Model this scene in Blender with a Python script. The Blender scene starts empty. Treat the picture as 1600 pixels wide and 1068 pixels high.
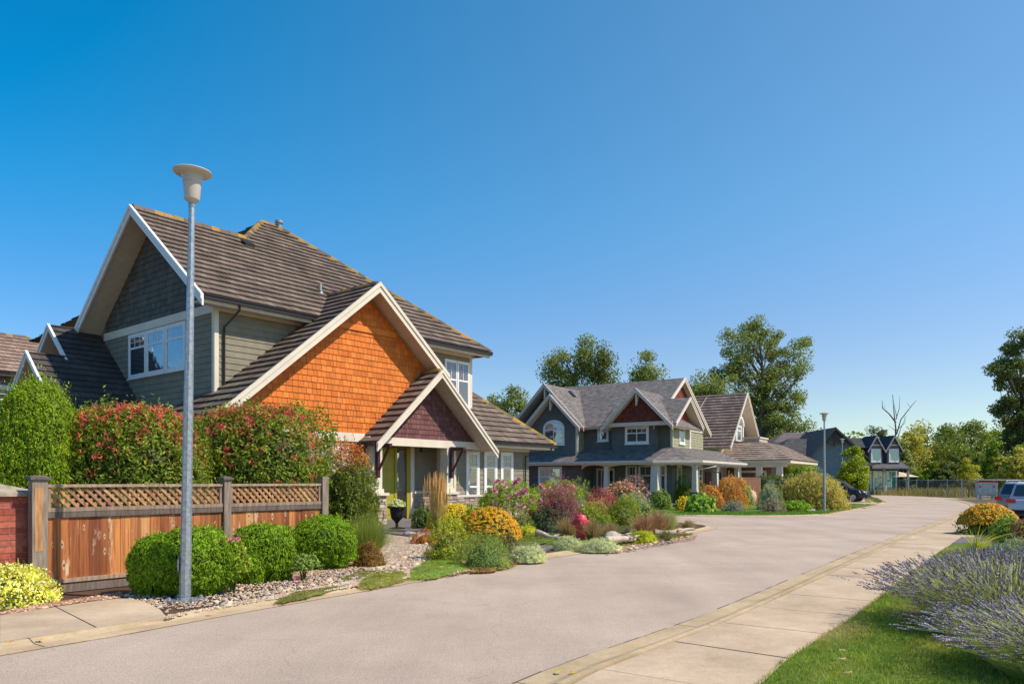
import bpy, math, random
import numpy as np
from mathutils import Vector, Matrix
R = math.radians
random.seed(7); RNG = np.random.default_rng(7)
SC = bpy.context.scene
COL = SC.collection
BZ = .04   # height of lawns, beds and pavements above the road
# ---------------------------------------------------------------- camera, sky, sun, exposure
FPX, HOR, CAMZ = 1170.0, 751.0, 1.64          # focal length in photo pixels, horizon row, eye height
cd = bpy.data.cameras.new('camera'); cam = bpy.data.objects.new('camera', cd); COL.objects.link(cam)
cd.sensor_width = 36; cd.lens = 36*FPX/1600; cd.shift_y = (HOR-534)/1600
cd.clip_start = .1; cd.clip_end = 3000
cam.location = (0, 0, CAMZ); cam.rotation_euler = (R(90), 0, 0)
SC.camera = cam
SUN_TO = Vector((.961*math.cos(R(50)), -.276*math.cos(R(50)), math.sin(R(50)))).normalized()
W = bpy.data.worlds.new('World'); SC.world = W; W.use_nodes = True
nt = W.node_tree; bg = nt.nodes['Background']
sky = nt.nodes.new('ShaderNodeTexSky'); sky.sky_type = 'NISHITA'; sky.sun_disc = False
sky.sun_elevation = R(50); sky.sun_rotation = math.atan2(SUN_TO.x, SUN_TO.y)
sky.air_density = 1.0; sky.dust_density = 0.15; sky.ozone_density = 1.6
hs = nt.nodes.new('ShaderNodeHueSaturation'); hs.inputs['Saturation'].default_value = 1.22
hs.inputs['Hue'].default_value = .5
tn = nt.nodes.new('ShaderNodeMix'); tn.data_type = 'RGBA'; tn.blend_type = 'MULTIPLY'; tn.inputs[0].default_value = 1; tn.inputs[7].default_value = (.78, 1.08, 1.20, 1)
nt.links.new(sky.outputs[0], hs.inputs['Color']); nt.links.new(hs.outputs[0], tn.inputs[6]); 
# a polarised summer sky: deeper away from the sun (left), milkier towards it and at the horizon
tcw = nt.nodes.new('ShaderNodeTexCoord'); sx_ = nt.nodes.new('ShaderNodeSeparateXYZ'); nt.links.new(tcw.outputs['Generated'], sx_.inputs[0])
vx = nt.nodes.new('ShaderNodeVectorMath'); vx.operation = 'SCALE'; vx.inputs[0].default_value = (1.08, .62, 0); nt.links.new(sx_.outputs['X'], vx.inputs['Scale'])
hr = nt.nodes.new('ShaderNodeMapRange'); hr.data_type = 'FLOAT_VECTOR'; hr.interpolation_type = 'SMOOTHSTEP'
cz = nt.nodes.new('ShaderNodeCombineXYZ'); [nt.links.new(sx_.outputs['Z'], cz.inputs[k]) for k in range(3)]
nt.links.new(cz.outputs[0], hr.inputs['Vector'])
hr.inputs[7].default_value = (0, 0, 0); hr.inputs[8].default_value = (.36, .36, .36); hr.inputs[9].default_value = (.48, -1.08, -1.62); hr.inputs[10].default_value = (-.02, .36, .38)
a1 = nt.nodes.new('ShaderNodeVectorMath'); a1.operation = 'ADD'; a2 = nt.nodes.new('ShaderNodeVectorMath'); a2.operation = 'ADD'; a3 = nt.nodes.new('ShaderNodeVectorMath'); a3.operation = 'MAXIMUM'; a3.inputs[1].default_value = (.02, .1, .1)
nt.links.new(tn.outputs[2], a1.inputs[0]); nt.links.new(vx.outputs[0], a1.inputs[1]); nt.links.new(a1.outputs[0], a2.inputs[0]); nt.links.new(hr.outputs['Vector'], a2.inputs[1])
nt.links.new(a2.outputs[0], a3.inputs[0]); nt.links.new(a3.outputs[0], bg.inputs[0])
bg.inputs[1].default_value = 0.12
sl = bpy.data.lights.new('sun', 'SUN'); sl.energy = 4.8; sl.angle = R(.5); sl.color = (1, .89, .74)
so = bpy.data.objects.new('sun', sl); COL.objects.link(so)
so.rotation_euler = SUN_TO.to_track_quat('Z', 'Y').to_euler(); so.location = (30, -10, 40)
SC.view_settings.view_transform = 'Standard'; SC.view_settings.look = 'None'
SC.view_settings.exposure = 0.2; SC.view_settings.gamma = 1
SC.render.engine = 'CYCLES'
try:
    SC.cycles.max_bounces = 6; SC.cycles.transparent_max_bounces = 8
except Exception: pass

# ---------------------------------------------------------------- helpers
def G(px, py, z=0.0):
    "photo pixel on the horizontal plane z -> world point"
    Y = FPX*(CAMZ-z)/(py-HOR); return ((px-800)/FPX*Y, Y, z)
def at(px, Y, z=0.0): return ((px-800)/FPX*Y, Y, z)

def tag(o, label=None, cat=None, group=None, kind=None):
    if label: o['label'] = label
    if cat: o['category'] = cat
    if group: o['group'] = group
    if kind: o['kind'] = kind
    return o
def empty(name, loc=(0,0,0), rz=0, label=None, cat=None, group=None):
    o = bpy.data.objects.new(name, None); COL.objects.link(o); o.empty_display_size = .3
    o.location = loc; o.rotation_euler = (0, 0, rz)
    return tag(o, label, cat, group)
def copy_tree(o, parent=None):
    c = o.copy(); COL.objects.link(c)
    if parent: c.parent = parent
    for ch in list(o.children): copy_tree(ch, c)
    return c

MATS = {}
def mat(name, color=None, rough=.7, noise=.15, scale=4, bump=0.0, bscale=40, metal=0, spec=.3, trans=0, stretch=None, detail=4):
    "procedural material; colour None = the face attribute 'tint'"
    if name in MATS: return MATS[name]
    m = bpy.data.materials.new(name); m.use_nodes = True; n = m.node_tree.nodes; l = m.node_tree.links
    p = n['Principled BSDF']
    p.inputs['Roughness'].default_value = rough; p.inputs['Metallic'].default_value = metal
    p.inputs['Specular IOR Level'].default_value = spec
    tc = n.new('ShaderNodeTexCoord'); mp = n.new('ShaderNodeMapping'); l.new(tc.outputs['Object'], mp.inputs[0])
    if stretch: mp.inputs['Scale'].default_value = stretch
    nz = n.new('ShaderNodeTexNoise'); nz.inputs['Scale'].default_value = scale; nz.inputs['Detail'].default_value = detail
    l.new(mp.outputs[0], nz.inputs['Vector'])
    mr = n.new('ShaderNodeMapRange'); mr.inputs['From Min'].default_value = .3; mr.inputs['From Max'].default_value = .7
    mr.inputs['To Min'].default_value = 1-noise; mr.inputs['To Max'].default_value = 1+noise; l.new(nz.outputs[0], mr.inputs[0])
    mx = n.new('ShaderNodeMix'); mx.data_type = 'RGBA'; mx.blend_type = 'MULTIPLY'; mx.inputs[0].default_value = 1
    if color is None:
        at_ = n.new('ShaderNodeAttribute'); at_.attribute_name = 'tint'; l.new(at_.outputs['Color'], mx.inputs[6])
    else: mx.inputs[6].default_value = (*color, 1)
    l.new(mr.outputs[0], mx.inputs[7]); l.new(mx.outputs[2], p.inputs['Base Color'])
    if bump:
        b = n.new('ShaderNodeBump'); b.inputs['Strength'].default_value = bump; b.inputs['Distance'].default_value = .02
        n2 = n.new('ShaderNodeTexNoise'); n2.inputs['Scale'].default_value = bscale; n2.inputs['Detail'].default_value = 5
        l.new(mp.outputs[0], n2.inputs['Vector']); l.new(n2.outputs[0], b.inputs['Height']); l.new(b.outputs[0], p.inputs['Normal'])
    if trans:
        t = n.new('ShaderNodeBsdfTranslucent'); ms = n.new('ShaderNodeMixShader'); ms.inputs[0].default_value = trans
        l.new(mx.outputs[2], t.inputs[0]); l.new(p.outputs[0], ms.inputs[1]); l.new(t.outputs[0], ms.inputs[2])
        l.new(ms.outputs[0], n['Material Output'].inputs[0])
    MATS[name] = m; return m

class MB:
    "mesh builder: blocks of vertices and equal-length faces with a colour per face"
    def __init__(s): s.v=[]; s.n=0; s.f=[]; s.c=[]
    def add(s, verts, faces, col=(.5,.5,.5)):
        verts = np.asarray(verts, float).reshape(-1,3); s.v.append(verts); o = s.n; s.n += len(verts)
        by = {}
        for f in faces: by.setdefault(len(f), []).append(f)
        for k, fs in by.items():
            a = np.asarray(fs, np.int64)+o; s.f.append(a)
            s.c.append(np.broadcast_to(np.asarray(col, float), (len(a),3)).copy())
    def addnp(s, verts, faces, cols):
        s.v.append(verts); s.f.append(faces+s.n); s.n += len(verts)
        s.c.append(np.broadcast_to(np.asarray(cols, float), (len(faces),3)).copy())
    def box(s, x0,x1,y0,y1,z0,z1, col=(.5,.5,.5)):
        s.add([(x0,y0,z0),(x1,y0,z0),(x1,y1,z0),(x0,y1,z0),(x0,y0,z1),(x1,y0,z1),(x1,y1,z1),(x0,y1,z1)],
              [(0,3,2,1),(4,5,6,7),(0,1,5,4),(1,2,6,5),(2,3,7,6),(3,0,4,7)], col)
    def hexa(s, b, t, col=(.5,.5,.5)):
        "bottom 4 points, top 4 points"
        s.add(list(b)+list(t), [(0,3,2,1),(4,5,6,7),(0,1,5,4),(1,2,6,5),(2,3,7,6),(3,0,4,7)], col)
    def beam(s, p0, p1, side, down, col=(.5,.5,.5)):
        p0=Vector(p0); p1=Vector(p1); a=Vector(side)*.5; d=Vector(down)
        s.hexa([p0-a+d,p1-a+d,p1+a+d,p0+a+d],[p0-a,p1-a,p1+a,p0+a],col)
    def fbox(s, F, s0,s1,t0,t1,o0,o1, col=(.5,.5,.5)):
        P=F.P
        s.hexa([P(s0,t0,o0),P(s1,t0,o0),P(s1,t0,o1),P(s0,t0,o1)],[P(s0,t1,o0),P(s1,t1,o0),P(s1,t1,o1),P(s0,t1,o1)],col)
    def tube(s, pts, rad, seg=8, col=(.5,.5,.5), caps=True, phase=0):
        pts=[Vector(p) for p in pts]; N=len(pts)
        if not hasattr(rad,'__len__'): rad=[rad]*N
        vs=[]; ref=None
        for i,p in enumerate(pts):
            d=(pts[min(i+1,N-1)]-pts[max(i-1,0)])
            d=d.normalized() if d.length>1e-9 else Vector((0,0,1))
            if ref is None: ref=Vector((0,0,1)) if abs(d.z)<.9 else Vector((1,0,0))
            x=(ref-d*ref.dot(d)).normalized(); ref=x; y=d.cross(x)
            for k in range(seg):
                a=2*math.pi*k/seg+phase; vs.append(p+(x*math.cos(a)+y*math.sin(a))*rad[i])
        fs=[(i*seg+k,i*seg+(k+1)%seg,(i+1)*seg+(k+1)%seg,(i+1)*seg+k) for i in range(N-1) for k in range(seg)]
        if caps: fs+= [tuple(range(seg))[::-1], tuple((N-1)*seg+k for k in range(seg))]
        s.add([tuple(v) for v in vs], fs, col)
    def lathe(s, prof, seg=24, c=(0,0,0), col=(.5,.5,.5), M=None):
        vs=[]
        for r,z in prof:
            for k in range(seg):
                a=2*math.pi*k/seg; v=Vector((r*math.cos(a),r*math.sin(a),z))
                if M: v=M@v
                vs.append((v.x+c[0],v.y+c[1],v.z+c[2]))
        fs=[(i*seg+k,i*seg+(k+1)%seg,(i+1)*seg+(k+1)%seg,(i+1)*seg+k) for i in range(len(prof)-1) for k in range(seg)]
        s.add(vs,fs,col)
    def poly(s, pts, col=(.5,.5,.5)): s.add(pts,[tuple(range(len(pts)))],col)
    def prism(s, pts, off, col=(.5,.5,.5)):
        n=len(pts); o=Vector(off); pts=[Vector(p) for p in pts]
        s.add([tuple(p) for p in pts]+[tuple(p+o) for p in pts],
              [tuple(range(n))[::-1], tuple(range(n,2*n))]+[(i,(i+1)%n,n+(i+1)%n,n+i) for i in range(n)], col)
    def build(s, name, m, parent=None, smooth=False, loc=None):
        me=bpy.data.meshes.new(name)
        V=np.concatenate(s.v) if s.v else np.zeros((0,3))
        me.vertices.add(len(V)); me.vertices.foreach_set('co', V.astype(np.float32).ravel())
        nl=sum(a.size for a in s.f); nf=sum(len(a) for a in s.f)
        me.loops.add(nl); me.loops.foreach_set('vertex_index', np.concatenate([a.ravel() for a in s.f]).astype(np.int32))
        lt=np.concatenate([np.full(len(a),a.shape[1]) for a in s.f]); ls=np.concatenate([[0],np.cumsum(lt)[:-1]])
        me.polygons.add(nf); me.polygons.foreach_set('loop_start', ls.astype(np.int32))
        me.update(calc_edges=True)
        at_=me.attributes.new('tint','FLOAT_COLOR','FACE'); C=np.concatenate(s.c); C=np.c_[C,np.ones(len(C))]
        at_.data.foreach_set('color', C.astype(np.float32).ravel())
        me.polygons.foreach_set('use_smooth', np.full(nf, bool(smooth)))
        if smooth and smooth!='all':
            try: me.set_sharp_from_angle(angle=R(40))
            except Exception: pass
        me.materials.append(m)
        o=bpy.data.objects.new(name, me); COL.objects.link(o)
        if parent: o.parent=parent
        if loc: o.location=loc
        return o

class Fr:
    "plane frame: origin O, right R, up U, outward N"
    def __init__(s, O, Rv, U): s.O=Vector(O); s.R=Vector(Rv).normalized(); s.U=Vector(U); s.U=(s.U-s.R*s.U.dot(s.R)).normalized(); s.N=s.R.cross(s.U)
    def P(s, a, b, o=0): return s.O+s.R*a+s.U*b+s.N*o
    def to2(s, p): d=Vector(p)-s.O; return (d.dot(s.R), d.dot(s.U))

def clip(poly, ax, val, keep_gt):
    out=[]
    for i,p in enumerate(poly):
        q=poly[(i+1)%len(poly)]; a=p[ax]-val; b=q[ax]-val
        if not keep_gt: a,b=-a,-b
        if a>=0: out.append(p)
        if (a>0 and b<0) or (a<0 and b>0):
            t=a/(a-b); r=[p[0]+(q[0]-p[0])*t,p[1]+(q[1]-p[1])*t]; r[ax]=val; out.append(tuple(r))
    return out
def clad(mb, F, poly, expo, cw, t, pal, stagger=True, gap=0, h0=None, jit=.004, back=True, seed=1, cwvar=0, tvar=.12):
    rr=random.Random(seed)
    hs_=[p[1] for p in poly]; ss=[p[0] for p in poly]
    if h0 is None: h0=min(hs_)
    i0=math.floor((min(hs_)-h0)/expo+1e-6); i1=math.ceil((max(hs_)-h0)/expo-1e-6)
    if back: mb.poly([F.P(a,b,-.004) for a,b in poly], tuple(c*.6 for c in pal[0]))
    for i in range(i0,i1):
        a=h0+i*expo; b=a+expo
        band=clip(clip(poly,1,a,True),1,b,False)
        if len(band)<3: continue
        smin=min(p[0] for p in band); smax=max(p[0] for p in band)
        if cw:
            off=(rr.random() if cwvar else (i%2)*.5)*cw if stagger else 0
            s=math.floor(smin/cw)*cw-off
            while s<smin-cw: s+=cw
        else: s=smin
        while s<smax-1e-6:
            w=(cw*(1+rr.uniform(-cwvar,cwvar))) if cw else smax-smin
            c=clip(clip(band,0,s+gap/2,True),0,s+w-gap/2,False) if cw else band
            s+=w
            if len(c)<3: continue
            col=rr.choice(pal); k=1+rr.uniform(-tvar,tvar); col=tuple(x*k for x in col); j=rr.uniform(0,jit)
            pts=[F.P(x,y,j+t*(1-(y-a)/expo)) for x,y in c]; mb.poly(pts,col)
            lo=[p for p in c if abs(p[1]-a)<1e-5]
            if len(lo)>=2:
                x0=min(p[0] for p in lo); x1=max(p[0] for p in lo)
                mb.poly([F.P(x0,a,-.003),F.P(x1,a,-.003),F.P(x1,a,t+j),F.P(x0,a,t+j)],tuple(q*.9 for q in col))

def catmull(pts, n=8):
    P=[Vector(p) for p in pts]; P=[P[0]*2-P[1]]+P+[P[-1]*2-P[-2]]; out=[]
    for i in range(1,len(P)-2):
        for k in range(n):
            t=k/n; a,b,c,d=P[i-1],P[i],P[i+1],P[i+2]
            out.append(.5*((2*b)+(c-a)*t+(2*a-5*b+4*c-d)*t*t+(3*b-a-3*c+d)*t**3))
    out.append(P[-2]); return out

# ---------------------------------------------------------------- shared materials
M_tint=mat('painted_cladding',None,rough=.75,noise=.12,scale=3,bump=.15,bscale=60)
M_tile=mat('concrete_roof_tile',None,rough=.8,noise=.2,scale=1.1,bump=.4,bscale=50)
M_shingle=mat('asphalt_shingle',None,rough=.9,noise=.25,scale=3,bump=.4,bscale=90)
M_cream=mat('cream_trim_paint',(.70,.62,.50),rough=.55,noise=.07,scale=2)
M_white=mat('white_sash_paint',(.78,.77,.75),rough=.45,noise=.05)
M_soffit=mat('soffit_boards',(.62,.54,.44),rough=.6,noise=.08)
M_gutter=mat('dark_gutter_metal',(.035,.028,.028),rough=.4,noise=.1)
M_maroon=mat('maroon_bracket_paint',(.06,.02,.025),rough=.5,noise=.15)
M_stone=mat('ledge_stone',None,rough=.85,noise=.3,scale=14,bump=.6,bscale=45)
M_brick=mat('red_brick',None,rough=.85,noise=.2,scale=20,bump=.4,bscale=80)
M_leaf=mat('leaf',None,rough=.5,noise=.25,scale=3,spec=.3,trans=.36)
M_tleaf=mat('tree_leaf',None,rough=.5,noise=.25,scale=1,spec=.3,trans=.5)
M_petal=mat('petal',None,rough=.6,noise=.1,scale=6,trans=.25)
M_bark=mat('bark',None,rough=.9,noise=.3,scale=8,bump=.5,bscale=30)
M_wood=mat('weathered_wood',None,rough=.75,noise=.35,scale=9,stretch=(3,3,.35),bump=.25,bscale=20,detail=8)
M_rock=mat('rock',None,rough=.85,noise=.3,scale=9,bump=.6,bscale=22)
M_metal=mat('galvanised_steel',(.33,.36,.39),rough=.42,noise=.28,scale=22,metal=.55,spec=.5)
M_lampw=mat('lamp_enamel',(.50,.46,.42),rough=.35,noise=.08)
def glass_mat(name, dark, blind=None, refl=.3):
    if name in MATS: return MATS[name]
    m=bpy.data.materials.new(name); m.use_nodes=True; n=m.node_tree.nodes; l=m.node_tree.links
    p=n['Principled BSDF']; p.inputs['Roughness'].default_value=.6; p.inputs['Base Color'].default_value=(*dark,1)
    if blind:
        tc=n.new('ShaderNodeTexCoord'); wv=n.new('ShaderNodeTexWave'); wv.bands_direction='Z'; wv.inputs['Scale'].default_value=3.6
        wv.inputs['Distortion'].default_value=.1; l.new(tc.outputs['Object'],wv.inputs['Vector'])
        cr=n.new('ShaderNodeValToRGB'); cr.color_ramp.elements[0].color=(*dark,1); cr.color_ramp.elements[1].color=(*blind,1)
        cr.color_ramp.elements[0].position=.35; cr.color_ramp.elements[1].position=.6
        l.new(wv.outputs['Fac'],cr.inputs[0]); l.new(cr.outputs[0],p.inputs['Base Color'])
    g=n.new('ShaderNodeBsdfGlossy'); g.inputs['Roughness'].default_value=.03; g.inputs['Color'].default_value=(.9,.95,1,1)
    tc2=n.new('ShaderNodeTexCoord'); nz=n.new('ShaderNodeTexNoise'); nz.inputs['Scale'].default_value=1.2
    b=n.new('ShaderNodeBump'); b.inputs['Strength'].default_value=.06; b.inputs['Distance'].default_value=.3
    l.new(tc2.outputs['Object'],nz.inputs['Vector']); l.new(nz.outputs[0],b.inputs['Height']); l.new(b.outputs[0],g.inputs['Normal'])
    ms=n.new('ShaderNodeMixShader'); ms.inputs[0].default_value=refl
    l.new(p.outputs[0],ms.inputs[1]); l.new(g.outputs[0],ms.inputs[2]); l.new(ms.outputs[0],n['Material Output'].inputs[0])
    MATS[name]=m; return m
M_glass=glass_mat('window_glass',(.02,.025,.03),None,.35)
M_blind=glass_mat('window_glass_with_blinds',(.03,.03,.03),(.15,.14,.13),.12)
# ================================================================ THE SETTING
def sheet(name, pts, z, m, col=(.5,.5,.5), depth=0, kind='structure'):
    b=MB(); P=[(p[0],p[1],z) for p in pts]
    a=sum(P[i][0]*P[(i+1)%len(P)][1]-P[(i+1)%len(P)][0]*P[i][1] for i in range(len(P)))
    if a<0: P=P[::-1]
    if depth: b.prism([(x,y,z-depth) for x,y,_ in P],(0,0,depth),col)
    else: b.poly(P,col)
    return tag(b.build(name,m),kind=kind)
def g2(px,py,z=0): g=G(px,py,z); return (g[0],g[1])
def offset_line(pts, d):
    out=[]
    for i,p in enumerate(pts):
        a=pts[max(i-1,0)]; b=pts[min(i+1,len(pts)-1)]
        t=Vector((b[0]-a[0],b[1]-a[1])).normalized(); out.append((p[0]-t.y*d,p[1]+t.x*d))
    return out
def sm(pts,n=6): return [(v.x,v.y) for v in catmull([(p[0],p[1],0) for p in pts],n)]

def surf_mat(name, c1, c2, c3, sp=220, blot=.5, rough=.9, bump=.25, crack=0, bscale=120):
    m=bpy.data.materials.new(name); m.use_nodes=True; n=m.node_tree.nodes; l=m.node_tree.links; p=n['Principled BSDF']
    p.inputs['Roughness'].default_value=rough; p.inputs['Specular IOR Level'].default_value=.2
    tc=n.new('ShaderNodeTexCoord')
    def noise(s,d=4,r=.6,st=None):
        q=n.new('ShaderNodeTexNoise'); q.inputs['Scale'].default_value=s; q.inputs['Detail'].default_value=d; q.inputs['Roughness'].default_value=r
        if st:
            mp=n.new('ShaderNodeMapping'); mp.inputs['Rotation'].default_value=(0,0,R(-34)); mp.inputs['Scale'].default_value=st
            l.new(tc.outputs['Object'],mp.inputs[0]); mp2=mp; l.new(mp.outputs[0],q.inputs['Vector'])
        else: l.new(tc.outputs['Object'],q.inputs['Vector'])
        return q
    def ramp(src,p0,p1,a,b):
        r=n.new('ShaderNodeValToRGB'); r.color_ramp.elements[0].position=p0; r.color_ramp.elements[1].position=p1
        r.color_ramp.elements[0].color=(*a,1); r.color_ramp.elements[1].color=(*b,1); l.new(src,r.inputs[0]); return r
    def mixc(f,a,b,bt='MIX'):
        x=n.new('ShaderNodeMix'); x.data_type='RGBA'; x.blend_type=bt
        if hasattr(f,'node'): l.new(f,x.inputs[0])
        else: x.inputs[0].default_value=f
        l.new(a,x.inputs[6]); l.new(b,x.inputs[7]); return x.outputs[2]
    big=ramp(noise(blot,5,.65).outputs[0],.32,.68,c1,c2)
    lng=ramp(noise(.9,5,.6,(1,.12,1)).outputs[0],.3,.75,(.86,.86,.86),(1.06,1.06,1.06))
    fine=ramp(noise(sp,2,.8).outputs[0],.35,.62,c3,(1,1,1))
    mid=ramp(noise(14,6,.75).outputs[0],.3,.7,(.9,.89,.88),(1.05,1.05,1.05))
    c=mixc(1,big.outputs[0],lng.outputs[0],'MULTIPLY'); c=mixc(1,c,mid.outputs[0],'MULTIPLY'); c=mixc(.8,c,fine.outputs[0],'MULTIPLY')
    if crack:
        v=n.new('ShaderNodeTexVoronoi'); v.feature='DISTANCE_TO_EDGE'; v.inputs['Scale'].default_value=.32
        nn=noise(1.5,5); ad=n.new('ShaderNodeMix'); ad.data_type='RGBA'; ad.blend_type='LINEAR_LIGHT'; ad.inputs[0].default_value=.35
        l.new(tc.outputs['Object'],ad.inputs[6]); l.new(nn.outputs['Color'],ad.inputs[7]); l.new(ad.outputs[2],v.inputs['Vector'])
        cr=ramp(v.outputs['Distance'],.0,.004,(.72,.70,.68),(1,1,1)); c=mixc(crack,c,cr.outputs[0],'MULTIPLY')
    l.new(c,p.inputs['Base Color'])
    b=n.new('ShaderNodeBump'); b.inputs['Strength'].default_value=bump; b.inputs['Distance'].default_value=.01
    l.new(noise(bscale,4,.7).outputs[0],b.inputs['Height']); l.new(b.outputs[0],p.inputs['Normal'])
    MATS[name]=m; return m
M_road=surf_mat('pale_worn_asphalt',(.52,.40,.315),(.67,.525,.415),(.45,.45,.46),sp=62,blot=.35,crack=.5,bump=.5)
M_conc=surf_mat('sidewalk_concrete',(.47,.35,.24),(.68,.52,.36),(.78,.76,.74),sp=60,blot=.9,bump=.2)
M_kerb=surf_mat('kerb_concrete',(.46,.34,.20),(.66,.50,.32),(.70,.69,.67),sp=70,blot=1.6,bump=.3)
M_soil=surf_mat('bark_mulch',(.09,.05,.032),(.17,.095,.06),(.45,.42,.4),sp=60,blot=2,bump=1.0,bscale=45)
M_lawn=surf_mat('lawn_turf',(.10,.17,.022),(.17,.26,.035),(.55,.6,.5),sp=45,blot=.8,bump=1.0,bscale=60)
M_dry=surf_mat('dry_meadow_earth',(.30,.22,.09),(.22,.20,.07),(.6,.6,.5),sp=20,blot=.3,bump=1.0,bscale=12)
M_dark=surf_mat('dark_slate_paving',(.16,.14,.15),(.22,.19,.19),(.8,.8,.8),sp=60,blot=2,bump=.2)

sheet('ground',[(-900,-60),(900,-60),(900,1600),(-900,1600)],-.06,M_dry)
# road
road=[(-9,-4),(4,-4),(6,5),(60,44),(75,62),(60,72),(g2(1560,779)),(g2(1505,778.5)),g2(1450,775.5),g2(1400,773),g2(1345,771.3),(30,110),(12,60),(3,40),(-2,30),(-8,12)]
sheet('road',road,0,M_road)
KL=sm([(-9.5,-1.5),(-7.3,3.2),g2(0,1024),g2(200,990),g2(400,953),g2(640,911),g2(860,872),g2(960,856),g2(1060,838),g2(1104,829),g2(1119,825),(7.25,27.0),(6.9,28.4),(5.6,31),(4.6,34),(4.2,40)])
KM=sm([(5.6,40),(6.0,37),(7.3,35.3),g2(1120,806.5),g2(1200,807),g2(1290,804.5),g2(1340,795),g2(1375,788.5),g2(1387,784),g2(1372,777),g2(1345,773),(34,96)])
KR=sm([(-1.6,3.0),g2(806,1068),g2(1003,996),g2(1087,966),g2(1200,920),g2(1300,878),g2(1400,838),g2(1481,808),g2(1503,799),g2(1516,792),g2(1511,786.5),g2(1490,781.5),g2(1475,779.5)])
def kerb(name, line, side, w=.38, h=.055, seg=3.0):
    "roll-over concrete kerb: pan + raised lip, with contraction joints"
    prof=[(0,-.05),(0,.012),(.02,.014),(w*.55,.016),(w*.72,h*.65),(w*.85,h),(w,h),(w,-.05)]
    lines=[offset_line(line,side*d) for d,_ in prof]; b=MB()
    vs=[]; 
    for i in range(len(line)):
        for (d,z),ln in zip(prof,lines): vs.append((ln[i][0],ln[i][1],z))
    k=len(prof); fs=[]
    for i in range(len(line)-1):
        for j in range(k-1):
            f=(i*k+j,i*k+j+1,(i+1)*k+j+1,(i+1)*k+j); fs.append(f if side<0 else f[::-1])
    b.add(vs,fs); tag(b.build(name,M_kerb),kind='structure')
    # dark joint lines, raised 3 mm, following the profile
    j=MB(); acc=0
    for i in range(1,len(line)):
        p=Vector(line[i-1]); q=Vector(line[i]); L=(q-p).length; acc+=L
        if acc>seg:
            acc=0; t=(q-p).normalized()*.006
            for a in range(1,k-2):
                A=Vector((*lines[a][i],prof[a][1]+.003)); B=Vector((*lines[a+1][i],prof[a+1][1]+.003)); T=Vector((t.x,t.y,0))
                f=[A-T,A+T,B+T,B-T]; j.poly(f if side>0 else f[::-1],(.15,.11,.08))
    if j.n: tag(j.build(name+'_joint',mat('joint_dirt',None,rough=.95)),kind='structure')
kerb('kerb',KL,1); kerb('kerb',KM,1); kerb('kerb',KR,-1,w=.42)
# dark dirt line where the asphalt meets the pan
def seam(line,side,w=.028,z=.004):
    a=offset_line(line,-side*w); b=MB(); rr=random.Random(3)
    for i in range(len(line)-1):
        k=rr.uniform(.4,1.5); A=line[i];B=line[i+1]
        b.add([(A[0],A[1],z),(B[0],B[1],z),(B[0]+(a[i+1][0]-B[0])*k,B[1]+(a[i+1][1]-B[1])*k,z),(A[0]+(a[i][0]-A[0])*k,A[1]+(a[i][1]-A[1])*k,z)],[(3,2,1,0) if side<0 else (0,1,2,3)],(.10,.07,.055))
    tag(b.build('road_seam',mat('joint_dirt',None,rough=.95)),kind='structure')
def dens(line,step=.25):
    out=[]
    for i in range(len(line)-1):
        p=Vector(line[i]);q=Vector(line[i+1]);n=max(1,int((q-p).length/step))
        out+=[tuple(p.lerp(q,k/n)) for k in range(n)]
    return out+[line[-1]]
seam(dens(KR),-1); seam(dens(KL),1,w=.012)
# land inside the kerbs
bedL=[p for p in offset_line(KL,.379)]+[(4.2,60),(-60,60),(-60,-1.5)]
sheet('garden_soil',bedL,.038,M_soil,depth=.10)
lawnM=offset_line(KM,.379)+[(10,110),(-2,110),(3,60)]
sheet('far_lawn',lawnM,.038,M_lawn,depth=.10)
KRo=offset_line(KR,-.419)
# right-hand sidewalk: slabs with joints
walkR=sm([(-.15,2.2),g2(1186,1068,BZ),g2(1262,1008,BZ),g2(1335,962,BZ),g2(1400,913,BZ),g2(1452,875,BZ),g2(1502,838,BZ),g2(1540,812,BZ),g2(1560,800,BZ)])
# left edge of the walk = kerb back; slab by slab
def near_on(line,p): return min(line,key=lambda q:(q[0]-p[0])**2+(q[1]-p[1])**2)
dK=dens(KRo,BZ); cut=[]
b=MB(); rr=random.Random(5); dW=dens(walkR,BZ); acc=0; last=None; quads=[]
marks=[dW[0]]; acc=0
for i in range(1,len(dW)):
    acc+=math.dist(dW[i],dW[i-1])
    if acc>=1.3: marks.append(dW[i]); acc=0
prev=None
for p in marks:
    # joint runs square to the walk
    dirs=Vector((p[0],p[1])); q=near_on(dK,p)
    if prev:
        (p0,q0)=prev; g=.010
        P0=Vector(p0);Q0=Vector(q0);P1=Vector(p);Q1=Vector(q); d=(P1-P0).normalized()*g; n=(Q0-P0).normalized()*.002
        z=.044+rr.uniform(-.002,.002); k=1+rr.uniform(-.04,.04)
        b.prism([(*(P0+d),z-.1),(*(P1-d),z-.1),(*(Q1-d-n*9),z-.1),(*(Q0+d-n*9),z-.1)],(0,0,.1+0))
    prev=(p,q)
tag(b.build('sidewalk',M_conc),kind='structure')
dr=[p for p in KRo if p[1]>1]+[(60,64),(60,3),(0,-2)]
sheet('sidewalk_bedding',dr,.025,mat('joint_soil',(.10,.075,.05),rough=.95),depth=.10)
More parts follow.
